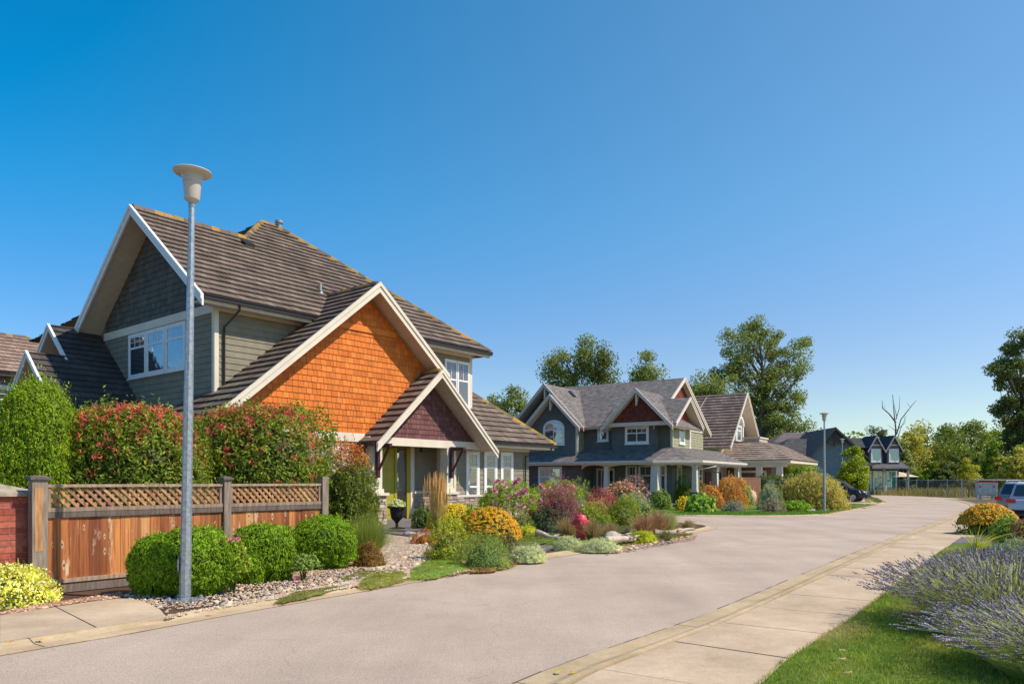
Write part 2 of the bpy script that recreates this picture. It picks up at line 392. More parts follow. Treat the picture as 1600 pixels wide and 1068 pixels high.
# near right lawn and garden ground
lawnR=[p for p in walkR if p[1]<20]+[(30,22),(40,0),(0,-1)]
sheet('lawn',lawnR,.042,M_lawn,depth=.05)
drv=[g2(1484,812,BZ),g2(1503,803,BZ),g2(1519,794,BZ),g2(1522,790,BZ),(45,62),(70,40),(40,17.5),g2(1700,838,BZ),g2(1560,838,BZ),g2(1503,839,BZ)]
sheet('driveway',drv,.048,M_conc,depth=.02)
sheet('garden_path',[g2(1487,849,BZ),g2(1503,838.5,BZ),g2(1560,838.5,BZ),g2(1545,849,BZ)],.053,M_dark,depth=.02)
bedR=[g2(1524,838,BZ),g2(1517,826,BZ),g2(1540,812,BZ),(24,27),(30,22),(24,14),g2(1620,846,BZ),g2(1560,846,BZ)]
sheet('garden_soil',bedR,.062,M_soil,depth=.03)
# left sidewalk end
swL=[g2(-160,1030,BZ),g2(0,1003,BZ),g2(120,985,BZ),g2(262,966,BZ),g2(258,956,BZ),g2(235,943,BZ),g2(195,935,BZ),g2(120,944,BZ),g2(0,962,BZ),g2(-200,990,BZ)]
b=MB()
L=[g2(0,962,BZ),g2(86,949,BZ),g2(150,982,BZ),g2(0,1003,BZ)]
L0=[g2(-200,990,BZ),g2(-2,962.4,BZ),g2(-2,1003.4,BZ),g2(-200,1035,BZ)]
L2=[g2(88,948.5,BZ),g2(140,941,BZ),g2(185,935.5,BZ),g2(208,936,BZ),g2(232,943,BZ),g2(250,953,BZ),g2(262,966.5,BZ),g2(153,981.6,BZ)]
for q in (L,L0,L2): b.prism([(x,y,.0) for x,y in q],(0,0,.053))
tag(b.build('sidewalk',M_conc),kind='structure')
# gravel walk to the porch, porch slab, dark paving
sheet('gravel_path',[g2(598,826,BZ),g2(660,832,BZ),g2(668,850,BZ),g2(700,872,BZ),g2(660,893,BZ),g2(575,895,BZ),g2(560,880,BZ),g2(600,850,BZ)],.052,
      surf_mat('gravel',(.52,.41,.31),(.38,.29,.22),(.42,.40,.38),sp=38,blot=5,bump=1,bscale=40),depth=.02)
sheet('porch_slab',[g2(598,834,BZ),g2(668,842,BZ),g2(700,812,BZ),g2(600,811,BZ)],.10,M_dark,depth=.05)
sheet('garden_path',[g2(800,860,BZ),g2(840,862,BZ),g2(893,853,BZ),g2(880,843,BZ),g2(810,840,BZ)],.052,M_dark,depth=.02)
sheet('side_lane',[(3.9,34),(7.2,35),(5.8,41),(4.5,60),(3.2,60)],.006,M_road)
# driveway where the dark car stands, beyond the far lamp
sheet('driveway',[g2(1352,792.5,BZ),g2(1374,787.5,BZ),(31.5,66),(24,62),(20,66),(14,62),(19,50)],.046,M_conc,depth=.02)
# dry grass strip behind the chain link fence
sheet('meadow',[(36,74),(60,68),(120,90),(120,190),(20,190),(26,104)],-.02,M_dry)
# ================================================================ HOUSES
def window(par, F, s0,s1,t0,t1, trim=.10, grid=(2,2), split=.32, blind=False, arch=0, sill=True, trimcol=None, pane=None, double=False):
    "F: wall frame. Casing, sash, glazing bars in one frame mesh; the pane is its child"
    b=MB(); o=.035
    top=t1
    for (a0,a1,c0,c1) in ((s0-trim,s0,t0-trim,t1+trim),(s1,s1+trim,t0-trim,t1+trim),(s0,s1,t0-trim,t0),(s0,s1,t1,t1+trim)):
        if arch and c0==t1: continue
        b.fbox(F,a0,a1,c0,(c1 if not (arch and c1>t1) else t1),0,.055)
    if sill: b.fbox(F,s0-trim-.04,s1+trim+.04,t0-trim-.05,t0-trim,0,.09)
    w=.045
    b.fbox(F,s0,s0+w,t0,t1,.0,.045);b.fbox(F,s1-w,s1,t0,t1,.0,.045);b.fbox(F,s0+w,s1-w,t0,t0+w,.0,.045);b.fbox(F,s0+w,s1-w,t1-w,t1,.0,.045)
    ts=t1-(t1-t0)*split
    if split: b.fbox(F,s0+w,s1-w,ts-.035,ts+.035,0,.046)
    else: ts=t0
    nx,ny=grid
    for i in range(1,nx):
        x=s0+(s1-s0)*i/nx; b.fbox(F,x-.011,x+.011,ts+.035,t1-w,0,.04)
    for i in range(1,ny):
        y=ts+(t1-ts)*i/ny; b.fbox(F,s0+w,s1-w,y-.011,y+.011,0,.038)
    if double:
        x=(s0+s1)/2; b.fbox(F,x-.03,x+.03,t0+w,t1-w,0,.047)
    if arch:
        n=14; cx=(s0+s1)/2; r=(s1-s0)/2
        def arcp(rad,h,k): a=math.pi*k/n; return (cx+rad*math.cos(a), t1+h*math.sin(a))
        for k in range(n):
            p=[arcp(r+trim,arch+trim,k),arcp(r+trim,arch+trim,k+1),arcp(r-w*0,arch,k+1),arcp(r,arch,k)]
            b.hexa([F.P(*q,0) for q in p],[F.P(*q,.055) for q in p])
            p=[arcp(r,arch,k),arcp(r,arch,k+1),arcp(r-w,arch-w,k+1),arcp(r-w,arch-w,k)]
            b.hexa([F.P(*q,0) for q in p],[F.P(*q,.044) for q in p])
        for i in range(1,nx):
            x=s0+(s1-s0)*i/nx; hh=arch*math.sqrt(max(0,1-((x-cx)/r)**2)); b.fbox(F,x-.011,x+.011,t1,t1+hh-w,0,.04)
    f=b.build('window',M_white,par)
    p=MB(); p.poly([F.P(s0+w,t0+w,.032),F.P(s1-w,t0+w,.032),F.P(s1-w,t1-w,.032),F.P(s0+w,t1-w,.032)])
    if arch: p.poly([F.P(*( (lambda a:(( s0+s1)/2+((s1-s0)/2-w)*math.cos(a), t1-w+(arch)*math.sin(a)))(math.pi*k/14)),.0325) for k in range(15)])
    p.build('pane',pane or (M_blind if blind else M_glass),f); return f
def wallF(p0,p1,z=0):
    "frame for a vertical wall seen with p0 at its left and p1 at its right"
    return Fr((p0[0],p0[1],z),(p1[0]-p0[0],p1[1]-p0[1],0),(0,0,1))
def roofF(el,er,top): return Fr(el,Vector(er)-Vector(el),Vector(top)-Vector(el))
def roof_panel(b,F,poly3,expo,cw,t,pal,seed=1,h0=0,jit=.010,tvar=.07,cwvar=0):
    clad(b,F,[F.to2(p) for p in poly3],expo,cw,t,pal,gap=.012,seed=seed,h0=h0,jit=jit,tvar=tvar,cwvar=cwvar)
def slab_under(b,F,poly3,off=.16,col=(.5,.5,.5)):
    "underside + edges of a roof slab"
    P=[Vector(p)-F.N*.012 for p in poly3]; b.prism([p-F.N*off for p in P],F.N*(off),col)
def caps(b,p0,p1,pal,w=.13,step=.33,seed=2,h=.07):
    rr=random.Random(seed); p0=Vector(p0);p1=Vector(p1); L=(p1-p0).length; d=(p1-p0).normalized(); side=d.cross(Vector((0,0,1))).normalized(); up=side.cross(d)
    n=max(1,int(L/step))
    for i in range(n):
        a=p0+d*(L*i/n); c=p0+d*(L*(i+1)/n+.02); col=rr.choice(pal); l=.03+rr.uniform(0,.012)
        def ring(p,k): return [p-side*w*k-up*.06,p-side*w*.5*k+up*(h*.6)+up*l*k,p+up*h+up*l*k,p+side*w*.5*k+up*(h*.6)+up*l*k,p+side*w*k-up*.06]
        r0=ring(a,1.06);r1=ring(c,.96); vs=[tuple(v) for v in r0+r1]
        b.add(vs,[(j,j+1,6+j,5+j) for j in range(4)]+[(4,3,2,1,0),(5,6,7,8,9)],col)
def gutter(par,p0,p1,out,m=M_gutter,r=.07):
    b=MB(); b.beam(p0,p1,Vector(out)*r*1.6,(0,0,-.12)); q0=Vector(p0)+Vector(out)*.02; q1=Vector(p1)+Vector(out)*.02
    b.beam(q0+Vector((0,0,.012)),q1+Vector((0,0,.012)),Vector(out)*r*2.0,(0,0,-.025)); return b.build('gutter',m,par)
def downspout(par,pts,m=M_gutter,r=.035):
    b=MB(); b.tube(pts,r,8); return b.build('downspout',m,par,smooth=True)
def rake(par,p0,p1,side,h=.27,th=.05,m=M_cream,two=True):
    b=MB(); b.beam(p0,p1,Vector(side)*th,(0,0,-h))
    if two:
        s=Vector(side).normalized(); off=s*(th/2+.018); b.beam(Vector(p0)+off,Vector(p1)+off,s*.034,(0,0,-h*.42))
    return b.build('fascia_board',m,par)
def stone_box(b,x0,x1,y0,y1,z0,z1,seed=1,pal=None,faces='fblr'):
    pal=pal or [(.42,.31,.23),(.50,.40,.31),(.34,.25,.20),(.45,.30,.22),(.56,.47,.38),(.30,.24,.21)]
    rr=random.Random(seed); b.box(x0+.03,x1-.03,y0+.03,y1-.03,z0,z1,(.16,.13,.11))
    z=z0
    while z<z1-.03:
        h=rr.uniform(.08,.16); h=min(h,z1-z)
        for f in faces:
            a,c={'f':(x0,x1),'b':(x0,x1),'l':(y0,y1),'r':(y0,y1)}[f]; s=a
            while s<c-.01:
                w=min(rr.uniform(.14,.42),c-s)
                if c-s-w<.08: w=c-s
                j=rr.uniform(-.015,.03); g=.008; col=rr.choice(pal); k=rr.uniform(.85,1.15); col=tuple(q*k for q in col)
                if f=='f': b.box(s+g,s+w-g,y0-j,y0+.05,z+g,z+h-g,col)
                if f=='b': b.box(s+g,s+w-g,y1-.05,y1+j,z+g,z+h-g,col)
                if f=='l': b.box(x0-j,x0+.05,s+g,s+w-g,z+g,z+h-g,col)
                if f=='r': b.box(x1-.05,x1+j,s+g,s+w-g,z+g,z+h-g,col)
                s+=w
        z+=h
TILE=[(.165,.122,.098),(.145,.105,.085),(.185,.14,.112),(.125,.092,.078),(.155,.12,.09),(.20,.15,.115),(.15,.11,.088)]
MOSS=[(.30,.19,.05),(.15,.11,.085),(.24,.17,.055),(.13,.095,.075),(.36,.20,.035)]
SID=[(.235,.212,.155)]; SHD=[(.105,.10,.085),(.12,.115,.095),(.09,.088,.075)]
ORG=[(.62,.17,.028),(.68,.20,.034),(.56,.145,.023),(.64,.165,.024)]
PUR=[(.155,.065,.063),(.18,.078,.073),(.13,.052,.052)]

def house_one():
    H=empty('brown_tiled_house',(-4.73,27,0),R(51),'large house with orange shingled gable and yellow front door behind the wooden fence','house')
    # local: x along the street facade (away from camera), y into the house, z up
    def part(b,name,m=M_tint,par=H,smooth=False): return b.build(name,m,par,smooth=smooth)
    S=.8; E=7.3
    # ---- upper storey walls
    Fs=wallF((-5.6,1.4),(6.4,1.4)); Fl=wallF((-5.6,9.3),(-5.6,1.4)); Fr_=wallF((6.4,1.4),(6.4,13.2))
    b=MB(); b.box(-5.58,6.38,1.42,13.2,0,7.5,SID[0]); 
    clad(b,Fs,[(0,0),(12,0),(12,7.25),(0,7.25)],.20,3.6,.02,SID,tvar=.03,jit=0)
    clad(b,Fl,[(0,0),(7.9,0),(7.9,6.95),(0,6.95)],.20,3.6,.02,SID,tvar=.03,jit=0)
    clad(b,Fr_,[(0,0),(11,0),(11,7.2),(0,7.2)],.20,3.6,.02,SID,tvar=.03,jit=0)
    part(b,'wall')
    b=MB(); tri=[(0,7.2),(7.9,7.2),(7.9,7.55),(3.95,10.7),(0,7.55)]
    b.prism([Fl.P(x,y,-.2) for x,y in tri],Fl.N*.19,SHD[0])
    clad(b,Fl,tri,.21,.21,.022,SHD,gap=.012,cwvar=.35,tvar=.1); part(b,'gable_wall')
    b=MB(); b.fbox(Fl,-.0,7.9,6.94,7.22,0,.05)
    b.fbox(Fl,7.78,7.92,0,6.94,0,.035); b.fbox(Fs,-.02,.12,0,7.2,0,.035)      # corner boards
    b.fbox(Fs,11.88,12.03,0,7.2,0,.035); b.fbox(Fr_,0,.12,0,7.2,0,.035)
    b.fbox(Fs,.12,11.88,7.0,7.2,0,.03); part(b,'trim_board',M_cream)
    # upper left triple window
    s0=9.3-7.25
    for i in range(3): 
        a=s0+i*1.37+.08; window(H,Fl,a,a+1.17,5.42,6.82,trim=.09,grid=(3,2),split=.30)
    # street side upper windows near right corner
    for a in (10.38,11.12): window(H,Fs,a,a+.66,4.9,6.72,trim=.07,grid=(2,2),split=.42,blind=True)
    # ---- main roof
    A=[(-6.4,.8,E),(-2.15,.8,E),(-2.15,5.35,E+S*4.55),(-6.4,5.35,E+S*4.55)]
    B=[(-2.15,.8,E),(7,.8,E),(.5,7.3,E+S*6.5),(-.2,7.3,E+S*6.5),(-2.15,5.35,E+S*4.55)]
    F=roofF((-6.4,.8,E),(7,.8,E),(-6.4,1.8,E+S)); b=MB()
    roof_panel(b,F,A,.37,.33,.06,TILE,seed=4); roof_panel(b,F,B,.37,.33,.06,TILE,seed=5)
    F2=roofF((7,.8,E),(7,13.8,E),(6,.8,E+S)); roof_panel(b,F2,[(7,.8,E),(7,13.8,E),(.5,7.3,E+S*6.5)],.37,.33,.06,TILE,seed=6)
    F3=roofF((-6.7,13.8,E),(-6.7,.8,E),(-5.7,13.8,E+S)); roof_panel(b,F3,[(-2.15,9.25,E+S*4.55),(-2.15,5.35,E+S*4.55),(-.2,7.3,E+S*6.5)],.37,.33,.06,TILE,seed=7)
    F4=roofF((7,13.8,E),(-6.4,13.8,E),(7,12.8,E+S)); roof_panel(b,F4,[(7,13.8,E),(-6.7,13.8,E),(-.2,7.3,E+S*6.5),(.5,7.3,E+S*6.5)],.37,.33,.06,TILE,seed=8)
    F5=roofF((-2.15,9.9,E),(-6.4,9.9,E),(-2.15,8.9,E+S)); roof_panel(b,F5,[(-2.15,9.9,E),(-6.4,9.9,E),(-6.4,5.35,E+S*4.55),(-2.15,5.35,E+S*4.55)],.37,.33,.06,TILE,seed=9)
    main=part(b,'roof',M_tile)
    b=MB(); Z=E+S*4.55
    caps(b,(-6.35,5.35,Z),(-2.15,5.35,Z),MOSS,seed=3); caps(b,(-2.15,5.35,Z),(-.2,7.3,E+S*6.5),MOSS,seed=4)
    caps(b,(-.2,7.3,E+S*6.5),(.5,7.3,E+S*6.5),MOSS); caps(b,(.5,7.3,E+S*6.5),(7,.8,E),MOSS,seed=6); b.build('ridge_tiles',M_tile,main)
    b=MB(); slab_under(b,F,A,.14); slab_under(b,F5,[(-2.3,9.9,E),(-6.4,9.9,E),(-6.4,5.35,Z),(-2.3,5.35,Z)],.14)
    slab_under(b,F,[(-2.15,.8,E),(7,.8,E),(5,2.8,E+S*2),(-2.15,2.8,E+S*2)],.14); part(b,'soffit',M_soffit)
    rake(H,(-6.42,.62,E-.06),(-6.42,5.35,Z+.06),(-1,0,0),h=.34,th=.06,m=M_white); rake(H,(-6.42,5.35,Z+.06),(-6.42,10.05,E-.06),(-1,0,0),h=.34,th=.06,m=M_white)
    b=MB(); b.box(-6.36,7,.83,.9,E-.26,E-.04); part(b,'eave_board',M_soffit)
    b=MB(); b.box(-6.3,6.9,.9,1.4,E-.2,E-.16); b.box(6.4,6.95,.9,13.7,E-.2,E-.16); part(b,'eave_soffit',M_soffit)
    gutter(H,(-6.3,.76,E-.03),(7.05,.76,E-.03),(0,-1,0)); gutter(H,(7.05,.8,E-.03),(7.05,13.8,E-.03),(1,0,0))
    downspout(H,[(-5.1,.78,E-.12),(-5.1,.80,E-.3),(-5.32,1.32,E-.8),(-5.32,1.33,4.2)])
    # roof vents
    for (x,y,h,r) in ((-.7,2.6,.28,.06),):
        z=E+S*(y-.8); b=MB(); b.lathe([(r*2.6,-.12),(r*1.4,.02),(r,.04),(r,h),(r*.9,h),(r*.9,h-.05)],14,(x,y,z)); b.build('vent_pipe',M_metal,main,smooth=True)
    b=MB(); b.lathe([(.10,-.3),(.10,.2),(.17,.22),(.17,.32),(.10,.36),(0,.37)],14,(.6,7.2,E+S*6.4)); b.build('chimney_cap',M_metal,main,smooth=True)
    b=MB(); b.hexa([(-2.6,4.6,10.3),(-2.2,4.6,10.3),(-2.2,4.9,10.5),(-2.6,4.9,10.5)],[(-2.6,4.55,10.52),(-2.2,4.55,10.52),(-2.2,4.9,10.7),(-2.6,4.9,10.7)]); b.build('box_vent',M_gutter,main)
    # ---- orange gable (garage wing)
    sa=.815; ax=-.5; az=8.57
    def oz(x): return az-sa*abs(x-ax)
    Fo=wallF((-7,.2),(3.2,.2)); b=MB()   # s = x+7
    P=[(0.05,oz(-6.95)-.2),(0.05,3.3),(9.9,3.3),(9.9,oz(2.9)-.25),(6.5,az-.25)]
    P=[(.35,3.3),(9.9,3.3),(9.9,oz(2.9)-.2),(6.5,az-.25),(.35,oz(-6.65)-.2)]
    b.prism([Fo.P(x,y,-.25) for x,y in P],Fo.N*.24,ORG[0])
    clad(b,Fo,[(x,y) for x,y in P if True],.205,.19,.022,ORG,gap=.013,cwvar=.4,tvar=.05,seed=12)
    part(b,'gable_wall')
    b=MB(); b.fbox(Fo,5.15,7.85,6.93,7.13,0,.06,ORG[1]); part(b,'shingle_band')
    b=MB(); b.fbox(Fo,.1,7.0,3.02,3.32,0,.06); part(b,'trim_board',M_cream)
    b=MB(); b.box(-6.9,-.45,.22,2.4,0,3.1,SID[0]); clad(b,Fo,[(.1,0),(6.5,0),(6.5,3.02),(.1,3.02)],.2,3,.02,SID,tvar=.03,jit=0); part(b,'wall')
    window(H,Fo,4.6,5.6,1.5,2.72,trim=.1,grid=(3,2),split=.4); window(H,Fo,.9,3.7,1.0,2.6,trim=.1,grid=(4,2),split=.3)
    XL,XR,Y0,Y1=-7.2,2.95,-.5,2.9
    Fa=roofF((XL,Y1,oz(XL)),(XL,Y0,oz(XL)),(ax,Y1,az)); Fb=roofF((XR,Y0,oz(XR)),(XR,Y1,oz(XR)),(ax,Y0,az)); b=MB()
    pa=[(XL,Y1,oz(XL)),(XL,Y0,oz(XL)),(ax,Y0,az),(ax,Y1,az)]; pb=[(XR,Y0,oz(XR)),(XR,Y1,oz(XR)),(ax,Y1,az),(ax,Y0,az)]
    roof_panel(b,Fa,pa,.37,.33,.065,TILE,seed=14); roof_panel(b,Fb,pb,.37,.33,.065,TILE,seed=15); r=part(b,'roof',M_tile)
    b=MB(); caps(b,(ax,Y0+.1,az),(ax,2.45,az),MOSS,seed=9); b.build('ridge_tiles',M_tile,r)
    b=MB(); slab_under(b,Fa,pa,.13); slab_under(b,Fb,pb,.13); part(b,'soffit',M_soffit)
    for s in (XL-.1,XR+.05): rake(H,(s,Y0-.02,oz(s)+.03),(ax,Y0-.02,az+.05),(0,-1,0),h=.36,th=.06)
    b=MB(); Y=Y0-.1
    downspout(H,[(-2.05,1.3,7.0),(-2.05,.9,7.25)],r=.03)
    # ---- porch
    pa_=.9; px_=2.25; pz=5.78; XL,XR,Y0,Y1=-.85,5.4,-.85,1.35
    def qz(x): return pz-pa_*abs(x-px_)
    Fp=wallF((-.7,-.12),(5.3,-.12)); P=[(.35,3.22),(5.6,3.22),(2.95,pz-.3)]
    b=MB(); b.prism([Fp.P(x,y,-.2) for x,y in P],Fp.N*.19,PUR[0]); clad(b,Fp,P,.19,.16,.022,PUR,gap=.013,cwvar=.4,tvar=.12,seed=22); part(b,'gable_wall')
    b=MB(); b.fbox(Fp,.0,5.95,2.93,3.22,-.22,.07); part(b,'porch_beam',M_cream)
    b=MB(); b.box(-.5,5.0,-.1,1.3,3.0,3.06); part(b,'porch_ceiling',M_soffit)
    Fa=roofF((XL,Y1,qz(XL)),(XL,Y0,qz(XL)),(px_,Y1,pz)); Fb=roofF((XR,Y0,qz(XR)),(XR,Y1,qz(XR)),(px_,Y0,pz))
    pa=[(XL,Y1,qz(XL)),(XL,Y0,qz(XL)),(px_,Y0,pz),(px_,Y1,pz)]; pb=[(XR,Y0,qz(XR)),(XR,Y1,qz(XR)),(px_,Y1,pz),(px_,Y0,pz)]
    b=MB(); roof_panel(b,Fa,pa,.37,.33,.07,TILE,seed=24); roof_panel(b,Fb,pb,.37,.33,.065,TILE,seed=25); r=part(b,'roof',M_tile)
    b=MB(); caps(b,(px_,Y0+.1,pz),(px_,1.3,pz),MOSS,seed=19); b.build('ridge_tiles',M_tile,r)
    b=MB(); slab_under(b,Fa,pa,.12); slab_under(b,Fb,pb,.12); part(b,'soffit',M_soffit)
    for s in (XL-.08,XR+.12): rake(H,(s,Y0-.02,qz(s)+.03),(px_,Y0-.02,pz+.05),(0,-1,0),h=.30,th=.06)
    gutter(H,(XL-.06,Y0+.1,qz(XL)-.02),(XL-.06,.18,qz(XL)-.02),(-1,0,0))
    # piers: stone base > cap, cream column
    for (x0,x1,y0,y1,sd) in ((-.72,.03,-.28,.30,31),(3.12,3.72,-.28,.30,32)):
        b=MB(); stone_box(b,x0,x1,y0,y1,0,1.12,seed=sd); p=part(b,'stone_pier',M_stone)
        b=MB(); b.box(x0-.07,x1+.07,y0-.07,y1+.07,1.12,1.22); b.build('pier_cap',M_cream,p)
        if x1-x0>.5:
            b=MB(); b.box(x0+.12,x1-.12,y0+.1,y1-.1,1.22,2.95); b.box(x0+.07,x1-.07,y0+.06,y1-.06,1.22,1.36); part(b,'porch_column',M_cream)
    # maroon brackets
    for x in (-.36,3.42):
        b=MB(); y=-.32
        b.box(x-.06,x+.06,y,y+.14,1.75,2.95)                 # wall leg
        b.box(x-.62 if x<0 else x-.06,x+.06 if x<0 else x+.62,y-.75+.72,y+.1,2.88,2.98)
        b.box(x-.065,x+.065,y-.62,y+.13,2.83,2.95)
        b.beam((x,y-.52,2.86),(x,y+.06,1.95),(.11,0,0),(0,.06,-.13)); part(b,'bracket',M_maroon)
    b=MB(); b.box(-.98,-.86,-.4,.24,2.86,2.98); b.beam((-.92,-.3,2.9),(-.92,.2,2.15),(.1,0,0),(0,.05,-.13)); part(b,'bracket',M_maroon)
    # recessed entry
    Fd=wallF((-.4,1.25),(5,1.25)); b=MB(); b.box(-.4,4.15,1.27,1.36,0,3.0,SID[0]); clad(b,Fd,[(0,1.22),(4.55,1.22),(4.55,3),(0,3)],.2,3,.018,SID,tvar=.03,jit=0)
    Fe=wallF((4.6,1.3),(4.6,-.1)); part(b,'wall')
    b=MB(); stone_box(b,2.72,4.1,1.1,1.3,0.1,1.15,seed=41,faces='f'); part(b,'stone_wainscot',M_stone)
    b=MB(); b.fbox(Fd,3.08,4.5,1.14,1.24,0,.22); part(b,'wainscot_cap',M_cream)
    b=MB(); x0=1.15
    yel=(.36,.31,.035)
    b.fbox(Fd,x0,x0+.95,.15,2.9,0,.06,yel); 
    for t0,t1 in ((.35,1.1),(1.25,2.0),(2.15,2.7)): b.fbox(Fd,x0+.15,x0+.8,t0,t1,.06,.075,tuple(q*1.05 for q in yel))
    d=part(b,'door',mat('yellow_door_paint',None,rough=.45,noise=.05))
    b=MB(); b.lathe([(0,0),(.035,0),(.035,.05),(0,.06)],12,M=Matrix.Rotation(R(90),3,'X'),c=(.55,1.15,1.15)); b.build('handle',M_metal,d)
    b=MB(); 
    for a0,a1 in ((x0-.25,x0-.02),(x0+.97,x0+1.10),(x0+1.62,x0+1.78)): b.fbox(Fd,a0,a1,.15,2.95,0,.08,yel)
    part(b,'door_frame',mat('yellow_door_paint',None))
    b=MB(); b.fbox(Fd,x0+1.10,x0+1.62,.25,2.9,0,.03); part(b,'sidelight',M_glass)
    b=MB(); b.fbox(Fd,x0+1.80,x0+2.0,.15,3.0,0,.10); b.fbox(Fd,4.5,4.62,.1,3.0,0,1.0); part(b,'door_trim',M_cream)
    b=MB(); b.box(-.4,5,-.2,1.3,-.02,.16,(.2,.17,.16)); part(b,'porch_step',M_dark)
    b=MB(); b.lathe([(.0,.0),(.05,-.02),(.07,-.16),(.05,-.22),(0,-.24)],10,c=(2.4,.4,2.98)); part(b,'porch_lamp',M_gutter)
    # ---- right hand wing with three tall windows
    Fw=wallF((3.95,.3),(9.1,.3)); b=MB(); b.box(4.24,9.08,.32,9,0,3.15,SID[0]); clad(b,Fw,[(0,.9),(5.15,.9),(5.15,3.15),(0,3.15)],.2,3,.02,SID,tvar=.03,jit=0)
    Fx=wallF((9.1,.3),(9.1,9)); clad(b,Fx,[(0,.9),(8.7,.9),(8.7,3.15),(0,3.15)],.2,3,.02,SID,tvar=.03,jit=0); part(b,'wall')
    b=MB(); stone_box(b,3.95,9.15,.22,.45,0,1.0,seed=44,faces='f'); part(b,'stone_wainscot',M_stone)
    b=MB(); b.fbox(Fw,0,5.2,.98,1.07,0,.12); part(b,'wainscot_cap',M_cream); b=MB(); b.fbox(Fw,.0,5.15,2.95,3.15,0,.05); part(b,'trim_board',M_cream)
    for i,(a,c) in enumerate(((1.02,1.58),(2.14,2.74),(3.24,3.84))):
        window(H,Fw,a,c,.7,2.78,trim=.13,grid=(2,2),split=.27,blind=True)
        b=MB(); b.fbox(Fw,a,c,1.36,1.44,.0,.05); b.build('glazing_rail',M_white,H)
    L3=[(5.3,-.4,3.3),(10.2,-.4,3.3),(6.4,3.4,6.53),(5.3,3.4,6.53)]
    F=roofF(L3[0],L3[1],(5.3,3.4,6.53)); b=MB(); roof_panel(b,F,L3,.36,.31,.06,TILE,seed=51)
    F2=roofF((10.2,-.4,3.3),(10.2,9,3.3),(6.4,-.4,6.53)); roof_panel(b,F2,[(10.2,-.4,3.3),(10.2,9,3.3),(6.4,9,6.53),(6.4,3.4,6.53)],.36,.31,.06,TILE,seed=52)
    r=part(b,'roof',M_tile); b=MB(); caps(b,(6.4,3.4,6.53),(10.2,-.4,3.3),[(.36,.24,.04),(.20,.15,.06),(.15,.11,.085),(.42,.25,.03)],seed=53); b.build('ridge_tiles',M_tile,r)
    b=MB(); slab_under(b,F,[L3[0],L3[1],(8.2,1.6,5.0),(5.3,1.6,5.0)],.1); b.box(5.3,10.1,-.34,.3,3.08,3.12); b.box(9.1,10.12,.3,9,3.08,3.12); part(b,'soffit',M_soffit)
    b=MB(); b.box(5.3,10.15,-.38,-.3,3.05,3.24); b.box(10.07,10.16,-.38,9,3.05,3.24); part(b,'eave_board',M_cream)
    gutter(H,(5.45,-.44,3.28),(10.25,-.44,3.28),(0,-1,0)); gutter(H,(10.24,-.45,3.28),(10.24,9,3.28),(1,0,0))
    downspout(H,[(9.9,-.42,3.18),(9.9,-.40,3.05),(8.75,.2,2.75),(8.75,.24,.3)])
    # ---- rear wing beyond the upper right corner
    b=MB(); z=6.0
    L4=[(6.4,5.5,z-.1),(10.3,5.5,z-.1),(8.0,8,z+1.9),(6.4,8,z+1.9)]
    F=roofF(L4[0],L4[1],(6.4,8,z+1.9)); roof_panel(b,F,L4,.36,.31,.06,TILE,seed=61)
    F2=roofF((10.3,5.5,z-.1),(10.3,11,z-.1),(8.0,8,z+1.9)); roof_panel(b,F2,[(10.3,5.5,z-.1),(10.3,11,z-.1),(8.0,8,z+1.9)],.36,.31,.06,TILE,seed=62); part(b,'roof',M_tile)
    b=MB(); b.box(6.4,9.5,6.1,10.5,3,5.8,SID[0]); part(b,'wall')
    b=MB(); b.box(6.5,10.3,5.5,5.6,z-.3,z-.1); b.beam((10.34,5.45,z-.03),(8.0,8,z+2.0),(.06,.06,0),(0,0,-.2)); b.box(6.4,10.2,5.6,6.1,z-.28,z-.24);part(b,'eave_board',M_cream)
    gutter(H,(6.5,5.44,z-.12),(10.3,5.44,z-.12),(0,-1,0))
    # ---- low left wing, two stepped gables; tiles coloured darker for the main house's shade
    TILE_SHADED=[(.075,.062,.058),(.06,.052,.05),(.09,.075,.07)]
    def lw(y): return 4.36+.87*(y-6.45)
    for (x0,yr,sd,ye) in ((-8.5,8.4,71,5.0),(-7.3,9.9,73,8.3)):
        zr=lw(yr); w=yr-ye
        F=roofF((x0,ye,lw(ye)),(-5.6,ye,lw(ye)),(x0,yr,zr)); p=[(x0,ye,lw(ye)),(-5.6,ye,lw(ye)),(-5.6,yr,zr),(x0,yr,zr)]
        F2=roofF((-5.6,yr+3.2,zr-.87*3.2),(x0,yr+3.2,zr-.87*3.2),(-5.6,yr,zr)); p2=[(-5.6,yr+3.2,zr-.87*3.2),(x0,yr+3.2,zr-.87*3.2),(x0,yr,zr),(-5.6,yr,zr)]
        b=MB(); roof_panel(b,F,p,.34,.33,.05,TILE_SHADED,seed=sd); roof_panel(b,F2,p2,.34,.33,.05,TILE_SHADED,seed=sd+1); part(b,'roof',M_tile)
        b=MB(); slab_under(b,F,p,.12); slab_under(b,F2,p2,.12); part(b,'soffit',M_soffit)
        rake(H,(x0-.03,ye-.1,lw(ye)-.05),(x0-.03,yr,zr+.06),(-1,0,0),h=.26,m=M_white); rake(H,(x0-.03,yr,zr+.06),(x0-.03,yr+3.25,zr-.87*3.25+.03),(-1,0,0),h=.26,m=M_white)
        Fg=wallF((x0+.5,yr+3),(x0+.5,ye+.4)); b=MB(); q=[(.0,0),(3+w-.4,0),(3+w-.4,lw(ye)+.1),(3,zr-.2),(0,zr-2.8)]
        b.prism([Fg.P(x,y,-.15) for x,y in q],Fg.N*.14,(.30,.22,.17)); part(b,'gable_wall')
        b=MB(); b.box(x0+.52,-5.6,ye+.4,yr+2.8,0,lw(ye)-.1,SID[0]); part(b,'wall')
    return H
house_one()

